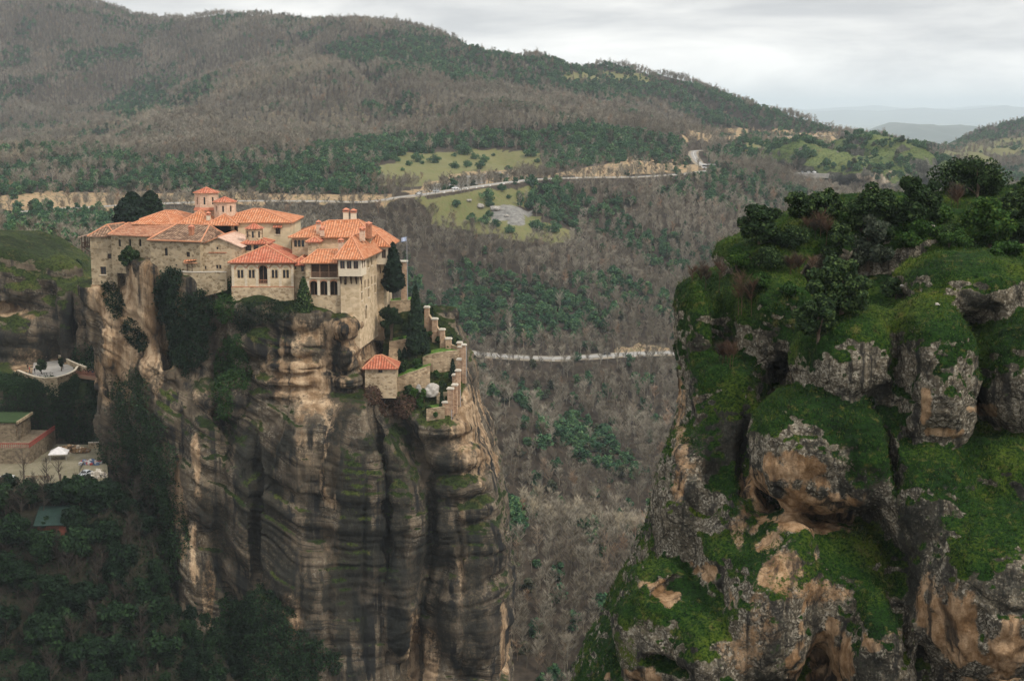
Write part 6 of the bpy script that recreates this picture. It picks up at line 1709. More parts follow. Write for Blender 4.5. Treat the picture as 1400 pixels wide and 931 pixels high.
# cars, a bus
def car_meshes(paint):
    body = bmesh.new(); prof = [(-2.1,.35),(-2.12,.75),(-1.9,.92),(-1.05,.98),(-.45,1.42),(.85,1.46),(1.5,1.02),(2.05,.92),(2.12,.6),(2.08,.35)]
    mb = MB(); n = len(prof)
    for s_, w in ((-1,.82),(1,.82)): mb.v += [(x, s_*(w-(.16 if z > 1.2 else 0)), z) for x, z in prof]
    mb.f += [(i, i+1, n+i+1, n+i) for i in range(n-1)] + [(n-1,0,n,2*n-1)] + [tuple(range(n-1,-1,-1)), tuple(range(n,2*n))]
    b_ = mb.mesh("car_body", False); b_.materials.append(paint)
    g = MB()
    for s_ in (-1,1): g.add([(-.95,s_*.835,1.0),(1.35,s_*.835,1.02),(.8,s_*.70,1.38),(-.42,s_*.70,1.36)],[(0,1,2,3) if s_ < 0 else (3,2,1,0)])
    g.add([(-1.02,-.7,1.02),(-1.02,.7,1.02),(-.5,.6,1.41),(-.5,-.6,1.41)],[(0,3,2,1)]); g.add([(1.48,-.7,1.06),(1.48,.7,1.06),(.92,.6,1.45),(.92,-.6,1.45)],[(0,1,2,3)])
    gm = g.mesh("car_glass"); gm.materials.append(M_GLASS)
    w = MB(); w.frustum(0,0,-.1,.1,.32,.32,14); wm = w.mesh("car_wheel"); wm.materials.append(M_TYRE)
    return b_, gm, wm
M_TYRE = plain("tyre", (.02,.02,.02), .8, .1)
PAINTS = {k: car_meshes(plain("paint_"+k, c, .35, .04, 1, .5)) for k, c in {"white":(.75,.75,.75),"silver":(.42,.44,.46),"grey":(.09,.10,.11),"dark":(.03,.035,.04)}.items()}
def car(label, p, rz, k, group=None):
    root = thing("parked_car", label, "car", p, rz, group)
    b_, g, w = PAINTS[k]; bo = link("body", b_, None, root); link("window", g, None, root)
    for sx in (-1.35,1.35):
        for sy in (-.8,.8):
            wo = link("wheel", w, None, root, (sx,sy,.32)); wo.rotation_euler = (R(90),0,0)
def road_at(road, u, side=0.0):
    best = min(range(len(road)), key=lambda i: abs(proj(road[i].x, road[i].y, road[i].z)[0]-u))
    q = road[best]; d_ = road[min(best+1,len(road)-1)]-road[max(best-1,0)]; d_.z = 0; d_.normalize()
    return q + Vector((-d_.y, d_.x, 0))*side + Vector((0,0,.2)), math.atan2(d_.y, d_.x)
for u, k, s_, lab in ((571,"grey",2.2,"dark grey car parked furthest left on the upper road"),(579.5,"white",2.0,"white car second from left on the upper road"),(597,"silver",2.0,"silver car between the two white cars on the upper road"),(619,"white",1.6,"white car furthest right on the upper road by the meadow")):
    p, rz = road_at(ROADS["up"], u, s_); car(lab, p, rz, k)
p, rz = road_at(ROADS["low"], 838, 1.5); car("dark car driving on the lower valley road", p, rz, "dark")
car("white car parked at the courtyard's near left corner", at_z(8, 657, ZC), R(20), "white"); car("silver car parked beside the rubble heap in the courtyard", at_z(117, 651, ZC), R(75), "silver")
p, rz = road_at(ROADS["bend"], 967, 0)
p = hit(969, 232); p.z += .3
root = thing("tour_bus", "white coach standing at the road bend beside the ochre cutting", "bus", p, R(-25))
mb = MB(); mb.prism([(-4.6,-1.25),(4.4,-1.25),(4.65,-1.0),(4.65,1.0),(4.4,1.25),(-4.6,1.25)], .45, 3.3); mb.build("body", plain("bus_white", (.75,.76,.77), .4, .04, 1, .5), root)
for s_ in (-1,1): MB().box(-4.4,4.0,s_*1.26-.02,s_*1.26+.02,1.6,2.7).build("window", M_GLASS, root)
MB().box(4.64,4.68,-.95,.95,1.3,2.8).build("windscreen", M_GLASS, root)
for sx in (-3,3.0):
    for sy in (-1.15,1.15):
        m_ = MB(); m_.frustum(0,0,-.15,.15,.5,.5,14); o = m_.build("wheel", M_TYRE, root, False, (sx,sy,.5)); o.rotation_euler = (R(90),0,0)

# guard blocks along the road edges
M_GUARD = plain("guard_white", (.56,.54,.5), .85, .12)
me = MB().box(-.75,.75,-.3,.3,-.6,.7).mesh("guard_block"); me.materials.append(M_GUARD)
for key, off, gap, lab, grp in (("up",-5.3,5.6,"small white guard block along the edge of the upper road","guard blocks of the upper road"),("low",-6.0,5.2,"pale guard block along the edge of the lower valley road","guard blocks of the lower road")):
    pts = densify({"up": UP_ROAD, "low": LOW_ROAD}[key], gap)
    for i in range(1, len(pts)-1):
        d_ = pts[i+1]-pts[i-1]; d_.z = 0; d_.normalize(); q = pts[i] + Vector((-d_.y, d_.x, 0))*off
        uu, vv = proj(q.x, q.y, q.z)
        if uu < -5 or uu > 1100 or (key == "up" and 395 > uu > 275) or (key == "low" and (uu < 628 or uu > 932)) or random.random() < .12: continue
        if key == "up" and 545 < uu < 600: continue
        o = link("guard_block", me, None, None, (q.x, q.y, pts[i].z+.05)); o.rotation_euler = (0,0,math.atan2(d_.y,d_.x)); tag(o, lab, "guard block", grp)
# ------------------------------------------------------------------ trees and shrubs one can tell apart
M_DARKL = leafmat("dark_holm_leaves", (0.007,0.018,0.007), (0.024,0.050,0.016), (0.075,0.115,0.034))
M_FRESH = leafmat("fresh_green_leaves", (0.014,0.04,0.008), (0.035,0.085,0.014), (0.085,0.135,0.022))
M_GREYL = leafmat("grey_olive_leaves", (0.020,0.032,0.022), (0.048,0.064,0.040), (0.11,0.125,0.085))
M_CYP = leafmat("cypress_needles", (0.005,0.014,0.009), (0.012,0.028,0.013), (0.026,0.046,0.018), .1)
M_RUSTL = leafmat("russet_twigs", (0.05,0.027,0.018), (0.105,0.062,0.040), (0.17,0.115,0.072), .1)
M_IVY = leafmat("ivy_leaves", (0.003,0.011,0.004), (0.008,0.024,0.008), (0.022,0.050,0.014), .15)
M_IVYB = leafmat("bright_ivy_leaves", (0.006,0.024,0.006), (0.018,0.052,0.011), (0.045,0.09,0.018))
def leafy(name, label, cat, p, r, h, base, mat, n, size, seed, nc=16, lump=.42, squash=.9, group=None, trunk=True, limbs=4):
    """A tree: tapered trunk with limbs, crown of many leaves in uneven clumps."""
    rg = np.random.default_rng(seed); root = thing(name, label, cat, p, 0, group)
    if nc >= 26:
        c, q = [], []
        for k in range(5):
            a = rg.uniform(0, 6.28); o_ = r*(.15 if k == 0 else rg.uniform(.35, .75)); rr = r*(.62 if k == 0 else rg.uniform(.34, .6)); hh = (h-base)*(1.0 if k == 0 else rg.uniform(.5, .9))
            c2, q2 = clumps(rg, max(5, nc//5), rr, hh, base + (h-base-hh)*rg.uniform(0, .35), r*lump*rg.uniform(.7, 1.15))
            c += [(x_+o_*math.cos(a), y_+o_*math.sin(a), z_) for x_, y_, z_ in c2]; q += q2
    else: c, q = clumps(rg, nc, r*.8, h-base, base, r*lump)
    V, F = leaf_cloud(rg, c, q, n, size, squash=squash)
    link("crown", mesh_np("crown", V, F), mat, root)
    if trunk:
        tr = max(.05, .05*h); mb = MB(); top = Vector((rg.normal()*.05*h, rg.normal()*.05*h, base+(h-base)*.55))
        mb.tube([(0,0,-.4),(top.x*.4,top.y*.4,base*.6+.1),top], [tr,tr*.75,tr*.3], 7)
        for k in range(limbs):
            e = Vector(c[k % len(c)]); s0 = Vector((top.x*.5,top.y*.5,base*.7+.15)); mb.tube([s0, s0.lerp(e,.5)+Vector((0,0,.1*h)), e], [tr*.45,tr*.3,tr*.12], 5)
        mb.build("trunk", M_BARK, root)
    return root
def spire(name, label, p, r, h, mat, n, size, seed, base=.06, power=.75, group=None, trunk=.12):
    """Cypress or conifer: tapering column of foliage with a ragged edge."""
    rg = np.random.default_rng(seed); root = thing(name, label, "tree", p, 0, group)
    t_ = rg.random(n)**1.15; a = rg.uniform(0, 6.283, n)
    prof = np.minimum(1, (t_/.16)**.6) * (1-t_)**power*1.15 + .03
    rag = 1 + .22*fbm(np.cos(a)*2.2+seed, np.sin(a)*2.2, t_*9, 3)
    rr = r*prof*rag*(1-.45*rg.random(n)**2)
    pos = np.c_[rr*np.cos(a), rr*np.sin(a), h*(base+(1-base)*t_)]
    nr = np.c_[np.cos(a), np.sin(a), .35+0*a] + .6*rg.normal(size=(n,3)); nr /= np.linalg.norm(nr, axis=1, keepdims=True)
    A = np.cross(nr, rg.normal(size=(n,3))); A /= np.linalg.norm(A, axis=1, keepdims=True); B_ = np.cross(nr, A)
    s_ = size*rg.uniform(.6,1.4,n)[:,None]
    V = np.stack([pos-A*s_*.5, pos-B_*s_*.4, pos+A*s_*.5, pos+B_*s_*.7], 1).reshape(-1,3)
    link("crown", mesh_np("crown", V, np.arange(4*n).reshape(n,4)), mat, root)
    MB().tube([(0,0,-.8),(0,0,h*.5)], [trunk,trunk*.4], 7).build("trunk", M_BARK, root)
    return root
def pxh(Y, px): return px*Y/FOC
def base_at(u, v, Y, data=None):
    q = on_rock(data, u, v) if data is not None else None
    return q if q is not None else P(u, v, Y)
# around the monastery
p = base_at(569, 490, 333, None); p = P(569, 490, gpt(569,490))
spire("cypress", "tall dark cypress standing on the garden terrace, the tallest tree there", p, pxh(333,13.5), pxh(333,101), M_CYP, 5200, .55, 1)
spire("conifer", "broad dark conifer right against the rear tower of the residence", P(538,406,339), pxh(339,14), pxh(339,74), M_CYP, 4200, .62, 2, .1, .6)
leafy("small_tree", "small round dark tree on bare trunk left of the tall cypress", "tree", P(534,470,gpt(534,470)), pxh(333,17), pxh(333,52), pxh(333,20), M_DARKL, 2600, .34, 3)
spire("cedar", "big dark cedar behind the wing roofs, left of the dome drums", P(182,318,372), pxh(326,30), pxh(326,62), M_CYP, 5200, .75, 4, .08, .55)
spire("cedar", "slimmer dark cedar directly right of the big cedar behind the roofs", P(207,308,376), pxh(376,20), pxh(376,46), M_CYP, 3000, .7, 5, .08, .55)
spire("ivy_column", "bright pointed green cypress climbing the wall between arched hall and loggia", P(416,433,320.4), pxh(320,12.5), pxh(320,55), M_DARKL, 2600, .42, 6, .02, .7)
leafy("round_bush", "round dark bush growing from the rock beneath the long wing", "bush", base_at(174,366,336,TW), pxh(336,13), pxh(336,26), .3, M_DARKL, 2600, .36, 7)
for i, (u, v, w, h, lab) in enumerate([(591,437,3,16,"small slim cypress next to the topmost garden pillar"),(585,488,5,24,"dark slim cypress in the middle of the upper garden lawn"),(546,489,3.5,12,"smallest cypress of the three by the hut steps, leftmost"),(553,488.5,3.5,14,"middle cypress of the three by the hut steps"),(559,487,3.5,14,"right cypress of the three by the hut steps"),(617,472,4,15,"slim cypress beside the short garden pillar"),(604,560,3,30,"thin dark cypress near the lowest garden pillars"),(626,482,4,20,"slim cypress at the outer end of the curved terrace wall"),(619,520,5,30,"dark cypress behind the halfway pillars")]):
    spire("cypress", lab, P(u, v, gpt(u, v)-.2), pxh(330,w), pxh(330,h), M_CYP, 700, .35, 20+i, .02, .7)
for i, (u, v, w, h, m, lab) in enumerate([(552,508,16,18,M_DARKL,"dense dark shrub at the cypress foot above the lower terrace wall"),(570,503,14,12,M_FRESH,"green shrub under the tall cypress"),(580,548,14,14,M_FRESH,"bright green shrub on the slope below the lower terrace wall"),(600,455,9,10,M_DARKL,"small dark shrub along the upper garden wall"),(566,440,14,16,M_FRESH,"pale green shrub at the garden's top left"),(596,572,6,8,M_FRESH,"little green tuft hanging over the lowest garden wall"),(566,545,10,16,M_FRESH,"light green plant left of the pale boulder")]):
    leafy("garden_shrub", lab, "shrub", P(u, v, gpt(u, v)-.4), pxh(330,w)/2*1.1, pxh(330,h), .1, m, 900, .28, 40+i, 9, .5)

for i, (u, v, w, m) in enumerate([(578,455,9,M_FRESH),(588,462,10,M_FRESH),(600,468,9,M_DARKL),(612,478,9,M_FRESH),(574,476,9,M_FRESH),(563,482,10,M_DARKL),(596,516,9,M_FRESH),(612,518,8,M_FRESH),(604,530,9,M_DARKL),(574,556,11,M_FRESH),(586,564,9,M_DARKL),(558,536,10,M_DARKL),(548,470,9,M_FRESH),(556,452,11,M_DARKL),(580,428,10,M_DARKL),(612,550,8,M_FRESH)]):
    leafy("garden_bush", "little dark bush scattered over the garden terraces" if m is M_DARKL else "little bright green bush scattered over the garden terraces", "bush", P(u, v, gpt(u, v)-.3), pxh(330,w)*.6, pxh(330,w)*.9, .05, m, 700, .26, 120+i, 9, .5, .9, "little bushes over the garden terraces", False)

# ivy and bushes clinging to the rocks
def ivy(name, label, data, ell, mat, n, size, thick, seed, cat="ivy", nzmin=-2):
    """Foliage hanging on a rock face: leaves rooted on the surface and standing off it."""
    V_, N_, uu, vv = data[:4]; rg = np.random.default_rng(seed)
    m = np.zeros(len(V_), np.float32)
    for eu, ev, ru, rv, *rt in ell:
        du, dv = uu-eu, vv-ev
        if rt: ca, sa = math.cos(R(rt[0])), math.sin(R(rt[0])); du, dv = du*ca+dv*sa, -du*sa+dv*ca
        m = np.maximum(m, 1 - np.sqrt((du/ru)**2+(dv/rv)**2))
    k3 = fbm(V_[:,0]/3, V_[:,1]/3, V_[:,2]/3, 3)
    face = (N_ * (-V_/np.linalg.norm(V_, axis=1, keepdims=True))).sum(1) > -.15
    cand = np.nonzero((m > .02) & (m + .28*k3 > .12) & face & (N_[:, 2] > nzmin))[0]
    if not len(cand): print("no ivy", label); return
    # keep the nearest surface only
    dep = V_[cand, 1]; cand = cand[dep < np.percentile(dep, 90) + 2]
    k = rg.choice(cand, n); c = V_[k]; nn = N_[k]
    lum = np.clip(.5+.7*fbm(c[:,0]/1.6, c[:,1]/1.6, c[:,2]/1.6, 3), .05, 1.4)*np.clip(m[k]*2.5+.35, .3, 1.2)
    pos = c + nn*(thick*lum*rg.random(n)**.6)[:,None] + rg.normal(size=(n,3))*size*.6
    nr = nn*.6 + np.array([0,-.15,.45]) + .65*rg.normal(size=(n,3)); nr /= np.linalg.norm(nr, axis=1, keepdims=True)
    A = np.cross(nr, rg.normal(size=(n,3))); A /= np.linalg.norm(A, axis=1, keepdims=True); B_ = np.cross(nr, A); s_ = size*rg.uniform(.55,1.35,n)[:,None]
    V = np.stack([pos-A*s_*.5, pos-B_*s_*.4, pos+A*s_*.5, pos+B_*s_*.6], 1).reshape(-1,3)
    o = link(name, mesh_np(name, V, np.arange(4*n).reshape(n,4)), mat); return tag(o, label, cat)
ivy("ivy", "dark evergreen thicket hanging on the rock below the chapel parapet", TW, [(232,400,26,50),(265,440,34,60),(255,480,22,40)], M_IVY, 14000, .42, 2.6, 1)
ivy("ivy", "bright green ivy tumbling down the cleft left of the central rock column", TW, [(310,410,13,36),(318,500,28,46),(308,545,14,30)], M_IVYB, 11000, .36, 2.0, 2)
ivy("ivy", "dark ivy strip on the rock under the corner tower", TW, [(155,410,14,34,-20),(185,460,14,30,-35)], M_IVY, 5000, .36, 1.2, 3)
ivy("ivy", "great dark curtain of ivy down the tower's lower left flank", TW, [(186,640,58,110),(212,730,50,110),(190,570,26,70),(165,560,18,50)], M_IVY, 32000, .42, 3.4, 4)
ivy("ivy", "wide dark thicket at the foot of the central rock face", TW, [(345,860,62,66,30),(400,900,70,50),(330,920,80,40)], M_IVY, 26000, .42, 2.6, 5)
ivy("brushwood", "dark brown brushwood on the ledge under the garden hut", TW, [(520,535,22,20),(545,555,30,18)], M_RUSTL, 4200, .40, 1.2, 6, "brush")
ivy("ivy", "green growth on the overhang below the arched hall", TW, [(365,425,44,16),(335,440,16,20)], M_IVY, 4200, .30, .6, 7)
ivy("ivy", "dark trees and ivy massed in the gorge behind the footbridge", GG, [(120,490,26,26),(135,530,20,50)], M_IVY, 8000, .5, 2.4, 8)
ivy("ivy", "dark ivy covering the cliff below the entrance terrace", GG, [(50,560,90,50),(10,530,60,24),(120,580,30,50)], M_IVY, 15000, .45, .9, 9)
ivy("grass_fringe", "green grassy fringe hanging over the edge of the entrance terrace rock", GG, [(50,528,60,9),(100,520,14,9)], M_IVYB, 5000, .34, .8, 10, "grass")
leafy("small_tree", "small green tree growing on the entrance terrace paving", "tree", at_z(57,511,ZT), 1.5, 3.6, 1.0, M_DARKL, 1200, .3, 61)
leafy("small_tree", "slim dark tree beside the pale parapet at the terrace end", "tree", at_z(84,507,ZT), .8, 3.8, 1.0, M_DARKL, 700, .3, 62)
leafy("round_bush", "dark bushy tree left of the corner tower beside the pale road", "bush", P(108,392,432), pxh(432,18), pxh(432,34), .5, M_DARKL, 2600, .5, 63)
# bare trees and bushes in the courtyard
M_BTREE = plain("bare_tree_bark", (0.085,0.065,0.05), .95, .25, 5)
for i, (u, v, h, lab) in enumerate([(33,657,48,"tall bare tree on the courtyard's left side"),(66,658,34,"bare tree standing in the middle of the courtyard edge"),(83,658,36,"bare tree right of the middle one on the courtyard edge")]):
    p = at_z(u, v, ZC); root = thing("bare_tree", lab, "tree", p); rg = np.random.default_rng(300+i)
    hh = pxh(326, h); mb = branch_mesh(rg, hh, .17, 14, .42, 14, 1.0, 5); 
    tr = MB().tube([(0,0,-.5),(0.05,.02,hh*.3)], [.21,.17], 7).build("trunk", M_BTREE, root); mb.build("branches", M_BTREE, root)
for i, (u, v, w, lab) in enumerate([(89,658.5,8,"square clipped dark shrub on the courtyard edge, left of two"),(103,658.5,10,"round clipped dark shrub on the courtyard edge, right of two"),(121,659,11,"dark shrub in front of the silver car")]):
    leafy("clipped_shrub", lab, "shrub", at_z(u, v, ZC), pxh(326,w)*.5, pxh(326,w)*1.0, .0, M_DARKL, 900, .25, 70+i, 12, .5, trunk=False)
# woods in the dark of the gorge, below the courtyard
G_TREES = [(8,700,44),(40,690,40),(75,690,36),(110,690,44),(135,705,50),(100,730,40),(20,745,52),(60,770,50),(105,770,54),(140,760,56),(170,800,60),(25,810,56),(70,830,56),(120,840,60),(165,870,62),(10,880,60),(60,900,64),(205,860,60),(215,915,64),(120,920,64),(165,930,60),(-10,760,50),(185,830,50),(90,870,50),(150,690,44)]
gm = []
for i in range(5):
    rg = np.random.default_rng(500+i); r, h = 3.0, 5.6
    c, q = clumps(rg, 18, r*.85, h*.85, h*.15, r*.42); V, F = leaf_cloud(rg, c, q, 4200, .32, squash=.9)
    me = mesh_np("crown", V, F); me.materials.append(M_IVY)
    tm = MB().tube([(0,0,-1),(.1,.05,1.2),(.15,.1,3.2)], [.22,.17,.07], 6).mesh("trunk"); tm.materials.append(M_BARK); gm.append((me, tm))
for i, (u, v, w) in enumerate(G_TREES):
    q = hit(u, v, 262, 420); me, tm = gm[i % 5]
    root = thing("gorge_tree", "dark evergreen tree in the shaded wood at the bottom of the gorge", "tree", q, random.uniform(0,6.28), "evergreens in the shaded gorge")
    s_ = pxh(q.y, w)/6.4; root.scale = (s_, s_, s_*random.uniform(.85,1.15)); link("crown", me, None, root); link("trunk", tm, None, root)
gb = []
for i in range(3):
    me = branch_mesh(np.random.default_rng(560+i), 9.5, .17, 16, .36, 24, 1.3, 4, .2).mesh('branches'); me.materials.append(M_DARKWOOD); gb.append(me)
for i, (u, v, h) in enumerate([(30,725,60),(190,890,66),(140,800,56),(235,900,60),(50,860,60),(95,810,60),(10,720,50),(155,905,60),(200,930,60),(100,900,60),(130,880,60),(80,780,50),(175,850,60)]):
    q = hit(u, v, 262, 420); root = thing("gorge_bare_tree", "leafless brown tree in the shaded wood at the bottom of the gorge", "tree", q, random.uniform(0,6.28), "bare trees in the shaded gorge")
    s_ = pxh(q.y, h)/9.5; root.scale = (s_*1.1, s_*1.1, s_); link("branches", gb[i % 3], None, root)

# the rest of the dark wood at the bottom of the gorge
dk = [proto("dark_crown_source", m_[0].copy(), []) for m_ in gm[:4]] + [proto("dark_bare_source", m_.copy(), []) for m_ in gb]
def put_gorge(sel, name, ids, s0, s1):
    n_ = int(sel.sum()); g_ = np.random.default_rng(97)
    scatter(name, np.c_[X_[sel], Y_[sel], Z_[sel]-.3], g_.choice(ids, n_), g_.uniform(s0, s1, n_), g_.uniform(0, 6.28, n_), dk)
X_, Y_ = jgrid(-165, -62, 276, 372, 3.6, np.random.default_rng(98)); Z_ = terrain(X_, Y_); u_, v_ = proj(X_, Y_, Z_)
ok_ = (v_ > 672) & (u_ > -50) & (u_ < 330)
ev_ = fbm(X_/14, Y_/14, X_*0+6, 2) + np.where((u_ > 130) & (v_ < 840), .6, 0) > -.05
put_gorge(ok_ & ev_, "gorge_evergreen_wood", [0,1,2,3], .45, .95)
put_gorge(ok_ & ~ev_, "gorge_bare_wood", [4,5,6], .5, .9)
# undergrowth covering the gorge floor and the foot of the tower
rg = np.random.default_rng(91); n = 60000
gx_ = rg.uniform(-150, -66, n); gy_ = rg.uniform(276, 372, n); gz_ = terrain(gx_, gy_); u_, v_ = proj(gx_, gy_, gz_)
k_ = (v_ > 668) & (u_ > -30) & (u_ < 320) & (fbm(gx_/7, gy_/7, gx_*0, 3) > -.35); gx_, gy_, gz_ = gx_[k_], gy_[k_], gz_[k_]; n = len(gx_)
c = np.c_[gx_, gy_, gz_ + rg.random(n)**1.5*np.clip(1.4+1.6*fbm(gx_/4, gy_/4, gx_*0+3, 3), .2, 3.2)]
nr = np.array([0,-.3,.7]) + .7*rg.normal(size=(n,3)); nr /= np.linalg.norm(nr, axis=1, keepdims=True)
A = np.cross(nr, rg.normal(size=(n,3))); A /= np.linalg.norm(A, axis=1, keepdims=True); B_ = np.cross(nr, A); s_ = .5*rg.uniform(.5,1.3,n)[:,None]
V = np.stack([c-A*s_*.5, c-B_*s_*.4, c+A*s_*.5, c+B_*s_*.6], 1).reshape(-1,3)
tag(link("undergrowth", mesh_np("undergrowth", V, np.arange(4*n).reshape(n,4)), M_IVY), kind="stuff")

# ------------------------------------------------------------------ growth on the near cliff
def near(u, v, Y=None):
    q = on_rock(NR, u, v, 4.0)
    return q if q is not None else P(u, v, Y or 122)
NT_ = [("evergreen_tree","spreading dark evergreen at the cliff's top left, beside the low juniper",1035,330,33,60,M_DARKL,128,.4),
       ("juniper","wide flat topped dark juniper on the skyline of the near cliff",1112,296,36,44,M_DARKL,133,.3),
       ("evergreen_tree","round topped green tree on the crest, left of a twin",1180,312,38,66,M_DARKL,131,.3),
       ("evergreen_tree","round topped green tree on the crest, right of a twin",1246,302,34,64,M_DARKL,132,.3),
       ("evergreen_tree","large dark tree on the skyline at the far right of the crest",1334,266,52,50,M_DARKL,144,.3),
       ("leafy_tree","fresh green tree with yellowish top in front of the skyline tree",1356,334,38,72,M_FRESH,128,.3),
       ("evergreen_tree","dark tree cut by the right edge of the view",1398,335,32,98,M_DARKL,126,.4),
       ("olive_tree","grey green silvery tree in the grassy hollow above the boulders",1190,366,38,72,M_GREYL,118,.4),
       ("evergreen_tree","dark tree below the silvery tree, in the hollow",1148,425,40,88,M_DARKL,116,.3),
       ("evergreen_tree","lowest dark bushy tree of the hollow beside the big boulder",1118,460,30,66,M_DARKL,114,.3)]
for i, (nm, lab, u, v, rpx, hpx, m, Y, bf) in enumerate(NT_):
    q = near(u, v, Y); s_ = q.y/FOC; r = rpx*s_; h = hpx*s_
    leafy(nm, lab, "tree", q - Vector((0,0,.1)), r*1.05, h, h*.05, m, 9000, .17, 700+i, 60, .27, .85)
NS_ = [("russet_shrub","reddish brown leafless shrub on the cliff's left shoulder",966,390,32,28,M_RUSTL),("russet_shrub","brown twiggy shrub right of the first russet one, on the left shoulder",1014,418,26,48,M_RUSTL),("round_bush","yellow green domed bush above the russet shrubs",1003,364,30,28,M_FRESH),
       ("russet_shrub","russet shrub between the green domes beneath the crest",1096,372,28,26,M_RUSTL),("russet_shrub","small russet shrub on the mossy ledge, lowest of them",990,494,20,26,M_RUSTL),("russet_shrub","reddish shrub beneath the juniper on the crest",1116,322,24,32,M_RUSTL),
       ("round_bush","low dark green bush under the spreading evergreen",1062,362,30,30,M_DARKL),("russet_shrub","brown heathy shrub on the crest between twin trees and skyline tree",1306,280,30,28,M_RUSTL),("round_bush","dark green bush on the slope left of the silvery tree",1150,330,26,30,M_DARKL),
       ("round_bush","leafy green bush in the grassy hollow below the twin trees",1262,318,30,24,M_FRESH),("round_bush","low green bush at the foot of the fresh green tree",1300,335,32,26,M_FRESH),("round_bush","dark bush beside the big boulder's top edge",1222,400,24,26,M_DARKL),("round_bush","dark bush on the cliff's upper left below the juniper",1082,330,28,26,M_DARKL)]
for i, (nm, lab, u, v, rpx, hpx, m) in enumerate(NS_):
    q = near(u, v); s_ = q.y/FOC
    if nm == "russet_shrub":
        rg = np.random.default_rng(800+i); root = thing(nm, lab, "shrub", q, 0)
        for k in range(6):
            a = rg.uniform(0, 6.28); o_ = rpx*s_*rg.uniform(.1, .75); tw = branch_mesh(rg, hpx*s_*rg.uniform(.6, 1.05), .035, 16, .55, 26, .42, 3, .32).build("branches", M_RUSTL if rg.random() < .7 else M_DARKWOOD, root)
            tw.location = (o_*math.cos(a), o_*math.sin(a), 0)
        continue
    leafy(nm, lab, "shrub", q - Vector((0,0,.1)), rpx*s_, hpx*s_, .05, m, 3400, .12, 800+i, 30, .32, .8, limbs=5)
for i, (u, v, r_, h_, m) in enumerate([(1215,300,22,26,M_DARKL),(1286,296,26,24,M_FRESH),(1160,300,20,22,M_FRESH),(1205,322,18,20,M_DARKL),(1240,330,20,18,M_FRESH),(1325,318,22,22,M_FRESH),(1390,300,24,26,M_DARKL),(1065,330,22,24,M_DARKL),(1135,352,22,22,M_DARKL),(1045,385,20,16,M_FRESH),(1290,322,22,18,M_DARKL),(1376,345,24,20,M_FRESH),(1075,395,16,14,M_FRESH),(1330,335,20,16,M_DARKL)]):
    q = near(u, v); s_ = q.y/FOC
    leafy("low_bush", "low dark leafy bush in the thick scrub along the crest of the near cliff" if m is M_DARKL else "low bright leafy bush in the thick scrub along the crest of the near cliff", "shrub", q - Vector((0,0,.15)), r_*s_, h_*s_, .03, m, 2600, .13, 900+i, 30, .34, .8, "scrub along the crest", False)
for i, (u, v) in enumerate([(1270,308),(1279,306),(1290,311),(1282,414),(1231,391)]):
    q = near(u, v); b_ = boulder("stone", ["white stone on the grass of the hollow, first of three","white stone on the grass of the hollow, second of three","long white stone on the grass of the hollow, third of three","small white stone in grass behind the big boulder","small white stone beside the dark bush"][i], u, v, 7+3*(i==2), 4, q.y, M_PBOULD, 60+i); b_.location = q

# grass and herbs on the mossy tops
V_, N_, uu, vv, ms = NR
rg = np.random.default_rng(77)
cand = np.nonzero((ms > .47) & (N_[:, 2] > .10) & (uu > 780) & (uu < 1440) & (vv < 960))[0]
n = 170000; k = rg.choice(cand, n); c = V_[k] + rg.normal(size=(n,3))*.07; nn = N_[k]
patch = fbm(c[:,0]/2.2, c[:,1]/2.2, c[:,2]/2.2, 3)
t = NT("wild_grass", .9, .1)
pr = t.math('ADD', t.math('MULTIPLY', t.island(), .45), t.math('MULTIPLY', t.noise(.45, 3, .6, t.pos()), .75))
M_GRASS = t.done(t.ramp(pr, [(.25, (.004,.015,.004)), (.42, (.011,.036,.005)), (.62, (.030,.064,.009)), (.80, (.08,.094,.016)), (.93, (.14,.11,.045))]))
hgt = np.clip(.13 + .16*patch, .03, .42)*rg.uniform(.5,1.4,n); w = rg.uniform(.015,.045,n)
d = nn*.5 + np.array([0,0,.8]) + .45*rg.normal(size=(n,3)); d /= np.linalg.norm(d, axis=1, keepdims=True)
sd = np.cross(d, rg.normal(size=(n,3))); sd /= np.linalg.norm(sd, axis=1, keepdims=True)
V = np.stack([c - sd*w[:,None] - nn*.03, c + sd*w[:,None] - nn*.03, c + d*hgt[:,None]], 1).reshape(-1,3)
tag(link("grass", mesh_np("grass", V, np.arange(3*n).reshape(n,3)), M_GRASS), kind="stuff")
lf = np.nonzero((ms > .62) & (N_[:, 2] > .25) & (vv < 520) & (uu > 900) & (uu < 1440) & (fbm(V_[:,0]/2.5, V_[:,1]/2.5, V_[:,2]/2.5, 3) > .05))[0]
n = 42000; k = rg.choice(lf, n); c = V_[k] + rg.normal(size=(n,3))*.06 + N_[k]*(rg.random(n)*.28)[:,None]
nr = N_[k]*.6 + np.array([0,0,.5]) + .6*rg.normal(size=(n,3)); nr /= np.linalg.norm(nr, axis=1, keepdims=True)
A = np.cross(nr, rg.normal(size=(n,3))); A /= np.linalg.norm(A, axis=1, keepdims=True); B_ = np.cross(nr, A); s_ = .085*rg.uniform(.5,1.3,n)[:,None]
V = np.stack([c-A*s_*.5, c-B_*s_*.4, c+A*s_*.5, c+B_*s_*.6], 1).reshape(-1,3)
tag(link("ground_cover", mesh_np("ground_cover", V, np.arange(4*n).reshape(n,4)), M_FRESH), kind="stuff")

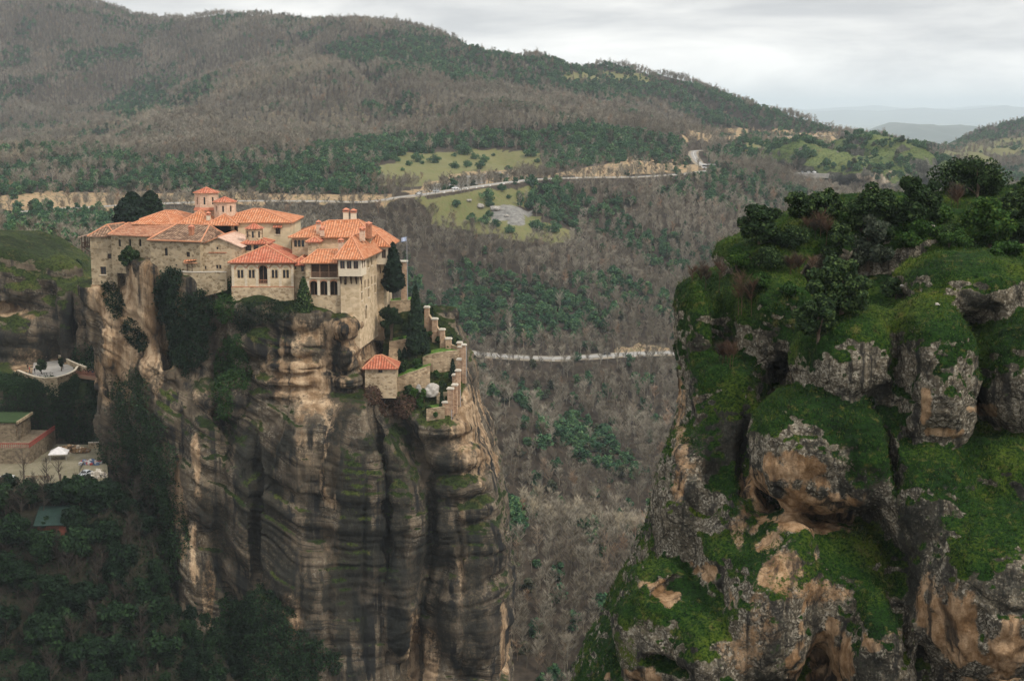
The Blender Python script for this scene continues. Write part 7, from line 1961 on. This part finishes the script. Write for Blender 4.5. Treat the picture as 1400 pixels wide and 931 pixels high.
# ------------------------------------------------------------------ grassy rock humps beyond the bend, with a car park
FH = Field(170, 400, 1010, 1330, -140, -10, 2.0)
for u, v, Y, ru, rv, ry in [(1100,222,1130,46,28,60),(1200,218,1150,52,30,70),(1245,232,1120,36,34,50),(1150,236,1080,50,22,50),(1050,225,1150,30,18,50),(1210,250,1080,46,30,40),(1282,246,1150,26,26,40)]:
    p = P(u, v, Y); FH.ell((p.x, p.y+ry*.4, p.z), (ru*.58, ry, rv*.6), 8.0)
V, F = FH.mesh(); del FH; V = relax(V, F, 1); N = vert_normals(V, F); x, y, z = V.T
V = V + N*(2.2*fbm(x/22, y/22, z/22, 3) + (1-np.abs(N[:,2]))*(4.6*vnoise(x/9, y/9, z/90) + 4.0*vnoise(x/80, y/80, z/6)) + 2*fbm(x/9,y/9,z/9,3))[:, None]
N = vert_normals(V, F); x, y, z = V.T; u, v = proj(x, y, z)
och = px_patches(u, v, [(1212,243,26,16,.9),(1185,246,20,10,.7)], fbm(x/9,y/9,z/9,3), .5)
moss = np.clip(1.1*sstep(.35, .75, N[:, 2]+.3*fbm(x/12,y/12,z/12,3)), 0, 1)*(1-.5*och)
M_HUMP = rock_material("hump_rock", 0.12, (0.04,0.045,0.035), (0.14,0.13,0.10), (0.26,0.2,0.14), (0.38,0.32,0.24), (0.03,0.05,0.016), (0.07,0.10,0.03), (0.12,0.14,0.05), .3, .8)
tag(link("grassy_crag", mesh_np("grassy_crag", V, F, True, {"ochre": och, "dark": och*0, "moss": moss, "bed": z}), M_HUMP), "distant grass covered crag with fluted cliffs beyond the road bend", "rock")
HB = (V, N, u, v)
cz = np.nonzero((N[:, 2] > .45) & (fbm(x/25, y/25, z/25, 3) > .02))[0]; rg = np.random.default_rng(95); kk = rg.choice(cz, 420)
scatter("crag_scrub", V[kk]-N[kk]*.3, rg.choice(6, 420), rg.uniform(.5, 1.3, 420), rg.uniform(0, 6.28, 420), BUSHES)
pts = [hit(1092,229), hit(1145,240)]
pk = on_rock(HB, 1120, 238, 3) or hit(1120, 238)
mb = MB(); mb.prism([(-22,-7),(2,-10),(24,-5),(28,4),(4,9),(-20,6)], -3, .3)
o = mb.build("car_park", M_ROAD, None, False, pk + Vector((0,6,.3))); tag(o, kind="structure")
for i in range(9):
    car("tiny car parked on the distant car park under the crag", pk + Vector((-17+4.4*i, 5+1.2*math.sin(i*2.1), .62)), R(80)+.1*i, ["dark","grey","silver","white"][i % 4], "cars on the distant car park")
# ------------------------------------------------------------------ the air
hz = bpy.data.materials.new("pale_air"); hz.use_nodes = True
hn, hl = hz.node_tree.nodes, hz.node_tree.links
hn.clear()
ho = hn.new("ShaderNodeOutputMaterial"); hv = hn.new("ShaderNodeVolumePrincipled")
hv.inputs["Color"].default_value = (0.80, 0.905, 1.0, 1)
hv.inputs["Density"].default_value = 0.000075
hv.inputs["Anisotropy"].default_value = 0.2
hl.new(hv.outputs["Volume"], ho.inputs["Volume"])
mb = MB().box(-22000, 22000, -1500, 43000, -262, 262)
haze = tag(mb.build("haze", hz), kind="stuff")
